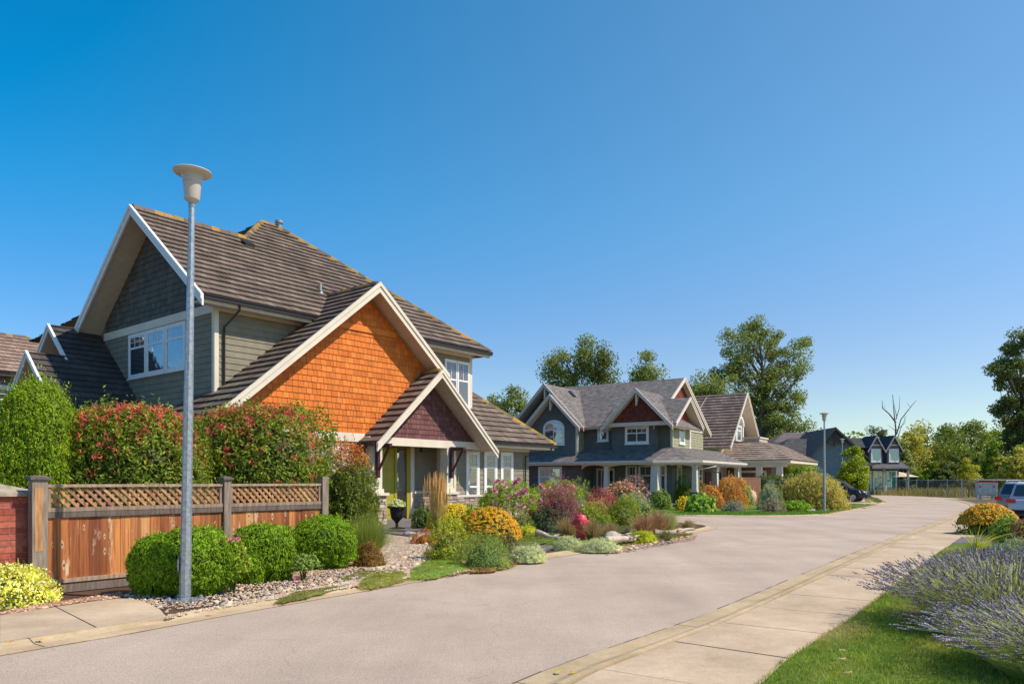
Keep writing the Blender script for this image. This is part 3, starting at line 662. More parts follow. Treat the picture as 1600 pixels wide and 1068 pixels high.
# ---------------------------------------------------------------- neighbouring house, far left
def house_left():
    H=empty('neighbour_house',at(-36,38,0),R(51),'neighbouring brown tiled hip roofed house at the left edge behind the tall cedar','house')
    b=MB(); b.box(-7,5.6,.6,9,0,7.4,(.2,.17,.15)); b.build('wall',M_tint,H)
    E=7.35; p=[(-8,0,E),(6.3,0,E),(3.2,3.1,9.75),(-8,3.1,9.75)]; F=roofF(p[0],p[1],p[3]); b=MB(); roof_panel(b,F,p,.36,.33,.05,[(.26,.18,.14),(.22,.15,.12),(.29,.2,.16)],seed=81)
    F2=roofF((6.3,0,E),(6.3,6.2,E),(3.2,0,9.75)); roof_panel(b,F2,[(6.3,0,E),(6.3,6.2,E),(3.2,3.1,9.75)],.36,.33,.05,[(.24,.17,.13)],seed=82)
    r=b.build('roof',M_tile,H); b=MB(); caps(b,(-8,3.1,9.75),(3.2,3.1,9.75),MOSS,seed=83); caps(b,(3.2,3.1,9.75),(6.3,0,E),MOSS,seed=84); b.build('ridge_tiles',M_tile,r)
    b=MB(); b.box(-8,6.2,.03,.6,E-.2,E-.14); b.build('soffit',M_soffit,H); gutter(H,(-8,-.04,E),(6.35,-.04,E),(0,-1,0))
    F=wallF((-7,.6),(5.6,.6)); 
    for a in (3.2,7.2,10.3): window(H,F,a,a+1.5,4.6,6.5,trim=.18,grid=(2,2),split=.3)
    return H
house_left()
# ---------------------------------------------------------------- slate-grey house across the side lane
M_trim2=mat('pale_grey_trim_paint',(.66,.58,.50),rough=.55,noise=.06)
SG=[(.20,.175,.165),(.175,.155,.148),(.225,.20,.19)]
M_slate_pane=glass_mat('dark_window_glass',(.015,.02,.02),None,.28)
def gable_roof_x(H,x0,x1,yc,zr,half,slope,pal,expo=.16,cw=.3,t=.02,m=None,name='roof',seed=1,rk=None,rkends=(1,),h=.26,under=.14,clipx=None):
    "ridge parallel to x from x0 to x1 (x1 = rake end)"
    ze=zr-half*slope; b=MB()
    pa=[(x0,yc-half,ze),(x1,yc-half,ze),(x1,yc,zr),(x0,yc,zr)]; pb=[(x1,yc+half,ze),(x0,yc+half,ze),(x0,yc,zr),(x1,yc,zr)]
    Fa=roofF(pa[0],pa[1],pa[3]); Fb=roofF(pb[0],pb[1],pb[3])
    roof_panel(b,Fa,pa,expo,cw,t,pal,seed=seed,jit=.003); roof_panel(b,Fb,pb,expo,cw,t,pal,seed=seed+1,jit=.003); r=b.build(name,m or M_shingle,H)
    b=MB(); slab_under(b,Fa,pa,under); slab_under(b,Fb,pb,under); b.build('soffit',M_soffit if rk is None else rk,H)
    for e in rkends:
        x=x1+.03 if e==1 else x0-.03
        rake(H,(x,yc-half-.05,ze+.0),(x,yc,zr+.04),(e,0,0),h=h,m=rk or M_trim2); rake(H,(x,yc,zr+.04),(x,yc+half+.05,ze),(e,0,0),h=h,m=rk or M_trim2)
    return r
def gable_roof_y(H,y0,y1,xc,zr,half,slope,pal,expo=.16,cw=.3,t=.02,m=None,seed=1,rk=None,h=.26,under=.14):
    "ridge parallel to y, rake end at y0 (front)"
    ze=zr-half*slope; b=MB()
    pa=[(xc-half,y1,ze),(xc-half,y0,ze),(xc,y0,zr),(xc,y1,zr)]; pb=[(xc+half,y0,ze),(xc+half,y1,ze),(xc,y1,zr),(xc,y0,zr)]
    Fa=roofF(pa[0],pa[1],pa[3]); Fb=roofF(pb[0],pb[1],pb[3])
    roof_panel(b,Fa,pa,expo,cw,t,pal,seed=seed,jit=.003); roof_panel(b,Fb,pb,expo,cw,t,pal,seed=seed+1,jit=.003); r=b.build('roof',m or M_shingle,H)
    b=MB(); slab_under(b,Fa,pa,under); slab_under(b,Fb,pb,under); b.build('soffit',M_soffit if rk is None else rk,H)
    rake(H,(xc-half-.05,y0-.03,ze),(xc,y0-.03,zr+.04),(0,-1,0),h=h,m=rk or M_trim2); rake(H,(xc,y0-.03,zr+.04),(xc+half+.05,y0-.03,ze),(0,-1,0),h=h,m=rk or M_trim2)
    return r
def house_two():
    H=empty('slate_grey_house',(10.2,47.7,0),R(-33),'two storey grey green house with arched upper window and wraparound porch','house')
    P2=[(.115,.125,.115)]; P3=[(.31,.30,.19)]; BR=[(.13,.10,.09)]; RS=[(.17,.04,.028),(.13,.032,.022),(.20,.048,.03)]  # same paint: shade put into the darker front colour, sunlight into the paler sides
    # upper walls
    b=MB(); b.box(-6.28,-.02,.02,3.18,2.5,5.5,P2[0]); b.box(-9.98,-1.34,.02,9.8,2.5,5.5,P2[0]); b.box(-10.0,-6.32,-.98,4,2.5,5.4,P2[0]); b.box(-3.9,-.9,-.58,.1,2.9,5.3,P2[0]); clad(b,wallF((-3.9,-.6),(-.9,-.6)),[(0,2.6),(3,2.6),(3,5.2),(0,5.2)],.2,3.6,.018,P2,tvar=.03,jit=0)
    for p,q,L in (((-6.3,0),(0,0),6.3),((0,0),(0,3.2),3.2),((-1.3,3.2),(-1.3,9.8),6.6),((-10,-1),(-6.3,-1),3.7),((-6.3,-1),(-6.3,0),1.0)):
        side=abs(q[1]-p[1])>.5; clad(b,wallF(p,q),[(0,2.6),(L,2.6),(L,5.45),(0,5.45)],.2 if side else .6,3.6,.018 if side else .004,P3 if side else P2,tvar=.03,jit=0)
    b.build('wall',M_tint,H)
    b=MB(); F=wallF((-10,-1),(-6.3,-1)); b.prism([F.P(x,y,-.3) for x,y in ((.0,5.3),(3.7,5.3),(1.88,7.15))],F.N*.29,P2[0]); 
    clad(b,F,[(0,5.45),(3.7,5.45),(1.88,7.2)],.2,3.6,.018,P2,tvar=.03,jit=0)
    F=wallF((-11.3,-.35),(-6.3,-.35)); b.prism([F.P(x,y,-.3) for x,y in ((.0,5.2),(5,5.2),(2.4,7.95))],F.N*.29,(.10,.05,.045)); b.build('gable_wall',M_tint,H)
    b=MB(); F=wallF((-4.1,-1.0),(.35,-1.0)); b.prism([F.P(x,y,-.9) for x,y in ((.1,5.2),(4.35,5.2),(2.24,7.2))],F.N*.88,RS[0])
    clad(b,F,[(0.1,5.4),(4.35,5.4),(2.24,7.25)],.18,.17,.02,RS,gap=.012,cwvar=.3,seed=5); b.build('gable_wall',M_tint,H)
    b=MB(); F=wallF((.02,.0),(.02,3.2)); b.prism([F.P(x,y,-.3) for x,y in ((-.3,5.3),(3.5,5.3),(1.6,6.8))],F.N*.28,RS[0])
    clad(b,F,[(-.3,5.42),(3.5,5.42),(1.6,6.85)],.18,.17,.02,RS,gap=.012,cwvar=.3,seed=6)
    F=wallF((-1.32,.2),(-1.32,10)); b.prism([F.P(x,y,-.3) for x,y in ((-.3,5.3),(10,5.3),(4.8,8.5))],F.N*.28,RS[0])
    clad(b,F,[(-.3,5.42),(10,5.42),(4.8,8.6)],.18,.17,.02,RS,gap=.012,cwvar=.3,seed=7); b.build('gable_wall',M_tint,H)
    b=MB(); b.fbox(wallF((-4.1,-1.0),(.35,-1.0)),-.1,4.5,5.16,5.4,0,.06); b.fbox(wallF((.02,0),(.02,3.2)),-.3,3.5,5.22,5.42,0,.06); b.fbox(wallF((-1.3,3.2),(-1.3,9.8)),0,6.6,5.22,5.42,0,.06)
    for F,a in ((wallF((-10,-1),(-6.3,-1)),3.6),(wallF((-6.3,-1),(-6.3,0)),0),(wallF((-6.3,0),(0,0)),6.2),(wallF((0,0),(0,3.2)),0),(wallF((0,0),(0,3.2)),3.1)): b.fbox(F,a,a+.11,2.6,5.3,0,.035)
    b.build('trim_board',M_trim2,H)
    # roofs
    S=.645
    gable_roof_x(H,-12.0,-1.0,5,8.85,5.6,S,SG,seed=101,rkends=(1,),h=.3)
    gable_roof_x(H,-4.5,.6,1.6,7.06,2.55,.70,SG,seed=103,h=.26)
    gable_roof_y(H,-1.55,4.2,-8.12,7.50,2.25,1.03,SG,seed=105,h=.26)
    gable_roof_y(H,-.95,6,-8.9,8.36,3.05,1.03,SG,seed=107,h=.26)
    gable_roof_y(H,-1.45,4.2,-1.86,7.5,2.42,1.0,SG,seed=109,h=.28)
    for (x,y,z) in ((-8.12,-1.5,7.25),(-8.9,-.9,8.1),(-1.86,-1.4,7.25)):      # gable brackets
        b=MB(); b.beam((x,y,z),(x,y,z-.75),(.1,0,0),(0,.1,0)); b.beam((x,y-.05,z-.75),(x,y+.45,z-.05),(.09,0,0),(0,.08,-.08)); b.build('gable_bracket',M_trim2,H)
    # porch roof
    e=2.92; tz=3.82
    b=MB(); SG2=SG
    p=[(-10.9,-2,e),(-.5,-2,e),(-.0,0,tz),(-10.9,0,tz)]; F=roofF(p[0],p[1],p[3]); roof_panel(b,F,p,.16,.3,.02,SG2,seed=111,jit=.003)
    p=[(-.5,-2,e),(2,-.37,e),(.0,0,tz)]; F=roofF(p[0],p[1],p[2]); roof_panel(b,F,p,.16,.3,.02,SG2,seed=112,jit=.003)
    p=[(2,-.37,e),(2,9.4,e),(-.0,9.4,tz),(.0,0,tz)]; F=roofF(p[0],p[1],p[2]); roof_panel(b,F,p,.16,.3,.02,SG2,seed=113,jit=.003)
    b.build('porch_roof',M_shingle,H)
    b=MB(); b.prism([(-10.85,-1.9,e-.16),(-.5,-1.9,e-.16),(1.9,-.33,e-.16),(1.9,9.3,e-.16),(-1.2,9.3,e-.16),(-1.2,.1,e-.16),(-10.85,.1,e-.16)],(0,0,.05)); b.build('porch_ceiling',M_soffit,H)
    b=MB(); pts=[(-10.95,-2,e),(-.5,-2,e),(2,-.37,e),(2,9.4,e)]
    for i in range(3):
        a=Vector(pts[i]);c=Vector(pts[i+1]); d=(c-a).normalized(); s=Vector((d.y,-d.x,0)); b.beam(a-d*.02,c+d*.03,s*.06,(0,0,-.24)); b.beam(a+s*.08-d*.02,c+s*.08+d*.04,s*.1,(0,0,-.13))
    b.build('gutter',M_trim2,H)
    # porch beam with shallow arches, columns
    cols=[(-5.6,-1.6),(-3.82,-1.6),(-.48,-1.6),(1.6,-.3),(1.6,3.75),(1.6,8.6)]
    b=MB()
    for i in range(len(cols)-1):
        a=Vector((*cols[i],0));c=Vector((*cols[i+1],0)); L=(c-a).length; F=wallF(cols[i],cols[i+1]); n=12
        for k in range(n):
            u0=L*k/n;u1=L*(k+1)/n; f=lambda u: 2.42+.24*math.sqrt(max(0,1-(2*u/L-1)**2))
            b.hexa([F.P(u0,f(u0),-.09),F.P(u1,f(u1),-.09),F.P(u1,f(u1),.09),F.P(u0,f(u0),.09)],[F.P(u0,2.78,-.09),F.P(u1,2.78,-.09),F.P(u1,2.78,.09),F.P(u0,2.78,.09)])
    b.build('porch_beam',M_trim2,H)
    for i,(x,y) in enumerate(cols[1:]):
        b=MB(); w=.13 if i!=1 else .2
        b.hexa([(x-w*1.25,y-w*1.25,1.0),(x+w*1.25,y-w*1.25,1.0),(x+w*1.25,y+w*1.25,1.0),(x-w*1.25,y+w*1.25,1.0)],[(x-w,y-w,2.76),(x+w,y-w,2.76),(x+w,y+w,2.76),(x-w,y+w,2.76)])
        b.box(x-w*1.5,x+w*1.5,y-w*1.5,y+w*1.5,.95,1.06)
        c=b.build('porch_column',M_trim2,H); b=MB(); stone_box(b,x-w*1.6,x+w*1.6,y-w*1.6,y+w*1.6,0,.95,seed=120+i,pal=[(.13,.12,.115),(.17,.15,.14)]); b.build('stone_base',M_stone,c)
    # ground floor walls
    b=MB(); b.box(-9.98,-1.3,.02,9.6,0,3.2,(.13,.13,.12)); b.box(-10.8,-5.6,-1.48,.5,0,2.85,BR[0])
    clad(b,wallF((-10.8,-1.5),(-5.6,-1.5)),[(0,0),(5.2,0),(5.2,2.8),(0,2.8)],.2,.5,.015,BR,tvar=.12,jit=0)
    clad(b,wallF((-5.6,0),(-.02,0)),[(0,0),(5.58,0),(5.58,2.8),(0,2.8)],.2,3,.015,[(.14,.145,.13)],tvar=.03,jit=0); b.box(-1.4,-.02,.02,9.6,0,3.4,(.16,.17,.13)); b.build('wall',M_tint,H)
    # windows
    F=wallF((-10,-1),(-6.3,-1)); window(H,F,1.18,2.64,4.2,5.25,trim=.1,grid=(4,1),split=.12,arch=.46,double=True,pane=M_slate_pane)
    F=wallF((-6.3,0),(0,0)); window(H,F,1.14,1.76,4.4,5.25,trim=.1,grid=(2,1),split=.35,pane=M_slate_pane); window(H,wallF((-3.9,-.6),(-.9,-.6)),1.05,2.45,4.15,5.05,trim=.12,grid=(4,1),split=.36,double=True,pane=M_slate_pane)
    F=wallF((0,0),(0,3.2)); window(H,F,1.3,2.1,4.15,5.05,trim=.1,grid=(2,1),split=.4,pane=M_slate_pane)
    F=wallF((-1.3,3.2),(-1.3,9.8)); window(H,F,2.9,3.7,4.1,5.1,trim=.1,grid=(2,1),split=.4,pane=M_slate_pane)
    F=wallF((-10.8,-1.5),(-5.6,-1.5)); window(H,F,1.9,3.5,1.0,2.5,trim=.12,grid=(4,1),split=.38,double=True); window(H,F,.0,.5,1.3,2.5,trim=.1,grid=(1,1),split=.5,pane=M_slate_pane)
    F=wallF((-5.6,0),(0,0)); 
    for a,c in ((2.5,3.1),(3.4,4.6),(4.85,5.15)): window(H,F,a,c,.7,2.6,trim=.1,grid=(3,1),split=.32,pane=M_slate_pane)
    F=wallF((0,-.0),(0,9.6))
    for a,c in ((.9,1.5),(5.0,5.6)): window(H,F,a,c,.7,2.6,trim=.1,grid=(1,1),split=.32,pane=M_slate_pane)
    F=wallF((-5.6,0),(0,0)); b=MB(); b.fbox(F,.7,1.5,.15,2.3,.0,.05,(.03,.03,.035)); d=b.build('door',M_tint,H); b=MB(); b.fbox(F,.28,.38,.1,2.45,0,.09);b.fbox(F,.62,.7,.1,2.45,0,.09);b.fbox(F,1.5,1.6,.1,2.45,0,.09);b.fbox(F,.28,1.6,2.35,2.5,0,.1); b.build('door_frame',M_trim2,H)
    b=MB(); b.fbox(wallF((0,-.0),(0,9.6)),6.4,7.6,.1,2.3,0,.06,(.12,.035,.02)); b.build('side_door',M_tint,H)
    downspout(H,[(-6.1,-1.5,5.2),(-6.2,-1.1,4.9),(-6.22,-1.05,3.6)],M_trim2); downspout(H,[(.3,-.7,5.1),(.06,-.06,4.8),(.06,-.06,3.8)],M_trim2)
    downspout(H,[(2.05,2.6,2.75),(2.0,2.6,2.6),(1.7,.1,2.35),(1.7,.1,.3)],M_trim2)
    b=MB(); b.box(-10.5,1.9,-1.9,.0,-.05,.22,(.2,.19,.18)); b.box(0,1.9,-.3,9.4,-.05,.22,(.2,.19,.18)); b.build('porch_floor',M_dark,H)
    b=MB(); z=8.36-.25*1.03; b.hexa([(-8.6,2,8.0),(-8.2,2,7.6),(-8.2,2.4,7.6),(-8.6,2.4,8.0)],[(-8.6,2,8.2),(-8.2,2,7.8),(-8.2,2.4,7.8),(-8.6,2.4,8.2)]); b.build('box_vent',M_gutter,H)
    return H
house_two()

def house_three():
    H=empty('cream_steep_gabled_house',(19.2,62,0),R(-33),'cream house with steep brown tiled A-shaped roof and pale porch columns','house')
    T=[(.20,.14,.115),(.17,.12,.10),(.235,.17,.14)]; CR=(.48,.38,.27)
    gable_roof_x(H,-11,.05,.8,9.0,4.75,1.0,T,expo=.36,cw=.33,t=.06,m=M_tile,seed=201,rk=M_cream,h=.3)
    b=MB(); F=wallF((-.9,-3.6),(-.9,5.2)); b.prism([F.P(x,y,-.3) for x,y in ((0,0),(8.8,0),(8.8,4.3),(4.4,8.6),(0,4.3))],F.N*.28,CR)
    clad(b,F,[(.6,4.9),(8.2,4.9),(4.4,8.6)],.2,.18,.02,[(.34,.20,.13),(.38,.23,.15)],gap=.012,cwvar=.3,seed=8); b.box(-10.5,-1.2,-3.5,5.0,0,4.4,CR); b.build('gable_wall',M_tint,H)
    # arched bay on the gable
    b=MB(); b.fbox(F,3.2,4.9,4.9,6.3,0,.35,(.5,.42,.33))
    b.build('bay',M_tint,H)
    b=MB(); n=12
    for k in range(n):
        a0=math.pi*k/n;a1=math.pi*(k+1)/n; c=lambda r,a:(4.05+r*math.cos(a),6.25+r*.75*math.sin(a))
        q=[c(1.15,a0),c(1.15,a1),c(.92,a1),c(.92,a0)]; b.hexa([F.P(*p,0) for p in q],[F.P(*p,.5) for p in q])
    for x in (2.95,4.95): b.fbox(F,x,x+.2,4.8,6.3,0,.45)
    b.build('arch_trim',M_white,H)
    window(H,F,2.2,2.8,5.0,6.2,trim=.1,grid=(1,2),split=.4); window(H,F,5.35,5.95,5.0,6.2,trim=.1,grid=(1,2),split=.4)
    Fb=wallF((-.55,-.4),(-.55,1.3)); window(H,Fb,.35,1.35,5.0,6.2,trim=.08,grid=(2,1),split=.3)
    # balcony box
    b=MB(); b.box(.2,1.5,-.9,1.6,4.3,5.1,(.50,.41,.30)); b.build('balcony_wall',M_tint,H); b=MB(); b.box(.12,1.58,-.98,1.68,5.1,5.2); b.build('balcony_cap',M_cream,H)
    # shed dormer on the near slope
    b=MB(); b.box(-6.2,-3.3,-3.0,0,5.2,6.3,(.12,.10,.09)); b.build('dormer_wall',M_tint,H)
    window(H,wallF((-6.2,-3.02),(-3.3,-3.02)),.35,1.2,5.35,6.1,trim=.08,grid=(2,2),split=.4); window(H,wallF((-3.28,-3.0),(-3.28,0)),.3,1.0,5.35,6.1,trim=.08,grid=(2,2),split=.4)
    b=MB(); b.hexa([(-6.5,-3.5,6.22),(-2.9,-3.5,6.22),(-2.9,-.6,6.9),(-6.5,-.6,6.9)],[(-6.5,-3.5,6.42),(-2.9,-3.5,6.42),(-2.9,-.6,7.1),(-6.5,-.6,7.1)],(.3,.34,.40)); b.build('dormer_roof',mat('pale_metal_flashing',None,rough=.4,noise=.05),H)
    # porch roof
    b=MB(); e=3.25
    p=[(-5,-4.1,e),(4.7,-4.1,e),(1.7,-1.1,4.75),(-5,-1.1,4.75)]; roof_panel(b,roofF(p[0],p[1],p[3]),p,.36,.33,.05,[(.30,.225,.18),(.26,.20,.16),(.34,.26,.21)],seed=205)
    p=[(4.7,-4.1,e),(4.7,6,e),(1.7,6,4.75),(1.7,-1.1,4.75)]; roof_panel(b,roofF(p[0],p[1],p[3]),p,.36,.33,.05,[(.30,.225,.18),(.26,.20,.16)],seed=206)
    p=[(1.7,-1.1,4.75),(1.7,6,4.75),(-1,6,4.95),(-1,-1.1,4.95)]; b.poly(p,T[0]); p=[(-5,-1.1,4.75),(1.7,-1.1,4.75),(-1,1,4.95),(-5,1,5.0)]; b.poly(p,T[0])
    b.build('porch_roof',M_tile,H)
    b=MB(); b.box(-5,4.62,-4.02,-3.9,e-.25,e-.02); b.box(4.5,4.62,-3.9,6,e-.25,e-.02); b.box(-5,4.5,-3.9,6,e-.25,e-.2); b.build('eave_board',M_cream,H)
    b=MB(); b.box(-4.8,4.3,-3.85,-3.65,e-.55,e-.26); b.build('porch_beam',M_cream,H)
    for x in (-1.05,.6,2.24,3.75):
        b=MB(); y=-3.75; w=.2; b.hexa([(x-w*1.3,y-w*1.3,0),(x+w*1.3,y-w*1.3,0),(x+w*1.3,y+w*1.3,0),(x-w*1.3,y+w*1.3,0)],[(x-w,y-w,e-.5),(x+w,y-w,e-.5),(x+w,y+w,e-.5),(x-w,y+w,e-.5)]); b.build('porch_column',M_cream,H)
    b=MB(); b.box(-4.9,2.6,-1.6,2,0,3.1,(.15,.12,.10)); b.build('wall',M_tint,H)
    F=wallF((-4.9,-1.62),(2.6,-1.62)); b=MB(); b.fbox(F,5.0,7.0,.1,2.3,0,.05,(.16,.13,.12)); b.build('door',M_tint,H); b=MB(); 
    for a0,a1,t0,t1 in ((4.85,5.0,.1,2.45),(7.0,7.15,.1,2.45),(4.85,7.15,2.3,2.48)): b.fbox(F,a0,a1,t0,t1,.0,.08)
    b.build('door_frame',M_white,H)
    # skyward streaks of pale flashing on the tiles
    b=MB(); F=roofF((-11,-3.95,4.25),(.05,-3.95,4.25),(-11,.8,9.0))
    for (s,t0,t1,w) in ((2.9,5.0,6.2,.05),(4.4,5.2,6.3,.05),(7.3,4.3,6.4,.07)):
        b.hexa([F.P(s,t0,.03),F.P(s+w,t0,.03),F.P(s+w+.35,t1,.03),F.P(s+.35,t1,.03)],[F.P(s,t0,.075),F.P(s+w,t0,.075),F.P(s+w+.35,t1,.075),F.P(s+.35,t1,.075)],(.45,.38,.34))
    b.build('pale_flashing',M_tint,H)
    return H
house_three()

def house_four():
    H=empty('dark_grey_house',(37.7,88,0),0,'distant dark blue grey house with broad gable, teal windows and two small dormers','house')
    DG=[(.085,.08,.085),(.07,.068,.072),(.10,.095,.10)]; BG=(.15,.185,.22); DK=(.055,.06,.07); TRM=mat('charcoal_trim_paint',(.035,.035,.04),rough=.5)
    b=MB(); F=wallF((-4.3,0),(3.4,0)); pl=[(0,0),(7.7,0),(7.7,4.6),(4.3,7.7),(0,2.9)]
    b.prism([F.P(x,y,-9) for x,y in pl],F.N*8.98,BG); clad(b,F,pl,.2,3.5,.015,[BG],tvar=.03,jit=0); b.build('gable_wall',M_tint,H)
    b=MB()
    for (p0,p1) in (((-4.9,2.3),(0,7.9)),((0,7.9),(3.9,4.4))):
        x0,z0=p0;x1,z1=p1; b.hexa([(x0,-.7,z0-.2),(x1,-.7,z1-.2),(x1,8,z1-.2),(x0,8,z0-.2)],[(x0,-.7,z0),(x1,-.7,z1),(x1,8,z1),(x0,8,z0)],DG[0])
    b.build('roof',M_shingle,H)
    b=MB(); b.beam((-4.9,-.72,2.3),(0,-.72,7.95),(0,.1,0),(0,0,-.32)); b.beam((0,-.72,7.95),(3.9,-.72,4.4),(0,.1,0),(0,0,-.32)); b.build('fascia_board',TRM,H)
    b=MB(); b.beam((-1.35,-.5,6.25),(1.35,-.5,6.25),(0,.14,0),(0,0,-.18)); b.beam((0,-.52,7.7),(0,-.52,5.6),(.16,0,0),(0,.12,0)); b.beam((-.9,-.52,6.2),(0,-.52,6.9),(0,.1,0),(0,0,-.14)); b.beam((.9,-.52,6.2),(0,-.52,6.9),(0,.1,0),(0,0,-.14))
    b.beam((-.75,-.54,7.05),(0,-.54,6.2),(0,.1,0),(0,0,-.14)); b.beam((.75,-.54,7.05),(0,-.54,6.2),(0,.1,0),(0,0,-.14)); b.build('gable_truss',TRM,H)
    # low lean-to roof in front
    b=MB(); b.hexa([(1.0,-1.6,2.1),(4.4,-1.6,3.6),(4.4,0,3.6),(1.0,0,2.1)],[(1.0,-1.6,2.3),(4.4,-1.6,3.8),(4.4,0,3.8),(1.0,0,2.3)],DG[1]); b.build('side_roof',M_shingle,H)
    # left wing with hip roofs
    b=MB(); b.box(-10,-3,2,12,0,4.3,DK); b.box(-5.4,-1,1.2,4,0,4.2,DK); b.build('wing_wall',M_tint,H)
    b=MB()
    for (x0,x1,y0,y1,ze,zr,rx0,rx1) in ((-11,-1.5,1.2,12,4.25,6.6,-7.2,-3.5),(-6.4,1,1.0,10,4.7,6.9,-3.2,.4)):
        yc=(y0+y1)/2; p=[(x0,y0,ze),(x1,y0,ze),(rx1,yc,zr),(rx0,yc,zr)]; roof_panel(b,roofF(p[0],p[1],p[3]),p,.2,.5,.02,DG,seed=300,jit=.003)
        p=[(x1,y0,ze),(x1,y1,ze),(rx1,yc,zr)]; roof_panel(b,roofF(*p),p,.2,.5,.02,DG,seed=301,jit=.003)
        p=[(x0,y1,ze),(x0,y0,ze),(rx0,yc,zr)]; roof_panel(b,roofF(*p),p,.2,.5,.02,DG,seed=302,jit=.003)
    b.build('wing_roof',M_shingle,H); 
    b=MB(); b.box(-11,-1.5,1.1,1.22,4.05,4.28); b.box(-6.4,.6,.9,1.02,4.5,4.72); b.build('fascia_board',TRM,H)
    window(H,wallF((-5.4,1.19),(-1,1.19)),1.0,2.2,3.2,3.8,trim=.06,grid=(2,1),split=0)
    # right wing: two storeys, faces the camera's right
    b=MB(); b.box(3.0,8.0,.5,9,0,5.5,DK); clad(b,wallF((2.6,.48),(8.0,.48)),[(0,0),(5.4,0),(5.4,5.4),(0,5.4)],.2,3,.015,[DK],tvar=.03,jit=0); b.build('wing_wall',M_tint,H)
    b=MB(); p=[(1.5,0,5.55),(8.3,0,5.55),(7.0,3.5,6.9),(1.5,3.5,6.9)]; roof_panel(b,roofF(p[0],p[1],p[3]),p,.2,.5,.02,DG,seed=303,jit=.003); p=[(8.3,0,5.55),(8.3,9,5.55),(7,3.5,6.9)]; roof_panel(b,roofF(*p),p,.2,.5,.02,DG,seed=304,jit=.003)
    b.hexa([(2.4,-1.4,3.0),(8.4,-1.4,3.0),(8.4,.5,3.75),(2.4,.5,3.75)],[(2.4,-1.4,3.12),(8.4,-1.4,3.12),(8.4,.5,3.87),(2.4,.5,3.87)],DG[2]); b.build('wing_roof',M_shingle,H)
    LT=mat('light_dormer_paint',(.33,.31,.29),rough=.6)
    M_teal=glass_mat('teal_tinted_glass',(.03,.30,.26),None,.18)
    for x in (5.0,7.1):
        b=MB(); F=wallF((x-.75,-.1),(x+.75,-.1)); b.prism([F.P(a,c,-1.5) for a,c in ((0,3.7),(1.5,3.7),(1.5,5.5),(.75,6.75),(0,5.5))],F.N*1.5,(.15,.15,.155)); d=b.build('dormer_wall',M_tint,H)
        b=MB(); b.beam((x-1.05,-.35,5.15),(x,-.35,7.0),(0,.12,0),(0,0,-.25)); b.beam((x,-.35,7.0),(x+1.05,-.35,5.15),(0,.12,0),(0,0,-.25)); b.beam((x-.6,-.3,5.9),(x+.6,-.3,5.9),(0,.1,0),(0,0,-.12)); b.build('dormer_trim',LT,H)
        b=MB()
        for s in (-1,1): b.hexa([(x,-.3,6.85),(x+s*1.05,-.3,5.0),(x+s*1.05,3,5.0),(x,3,6.85)],[(x,-.3,7.0),(x+s*1.05,-.3,5.15),(x+s*1.05,3,5.15),(x,3,7.0)],DG[1])
        b.build('dormer_roof',M_shingle,H)
        window(H,F,.3,1.2,4.0,5.3,trim=.12,grid=(3,1),split=0,pane=M_teal)
    F=wallF((2.6,.46),(8.0,.46))
    for a in (.9,2.4,3.9): window(H,F,a,a+1.15,.5,2.75,trim=.12,grid=(1,1),split=0,pane=M_teal,double=True)
    b=MB()
    for x in (2.6,5.4,8.2): b.box(x-.1,x+.1,-1.3,-1.1,0,3.05)
    b.build('porch_post',LT,H)
    return H
house_four()
def house_five():
    H=empty('distant_brown_roofed_house',(44,112,0),0,'distant house showing only its brown hip roof above the dark grey house','house')
    b=MB(); b.box(-5,5,0,10,0,6.6,(.2,.18,.17)); b.build('wall',M_tint,H); b=MB(); DG=[(.19,.15,.145),(.16,.13,.125)]
    for p in ([(-6,-.5,6.5),(6,-.5,6.5),(1.5,5,9.2),(-1.5,5,9.2)],[(6,-.5,6.5),(6,10.5,6.5),(1.5,5,9.2)],[(-6,10.5,6.5),(-6,-.5,6.5),(-1.5,5,9.2)]):
        roof_panel(b,roofF(p[0],p[1],p[-1]),p,.3,.6,.03,DG,seed=310)
    b.build('roof',M_shingle,H)
house_five()
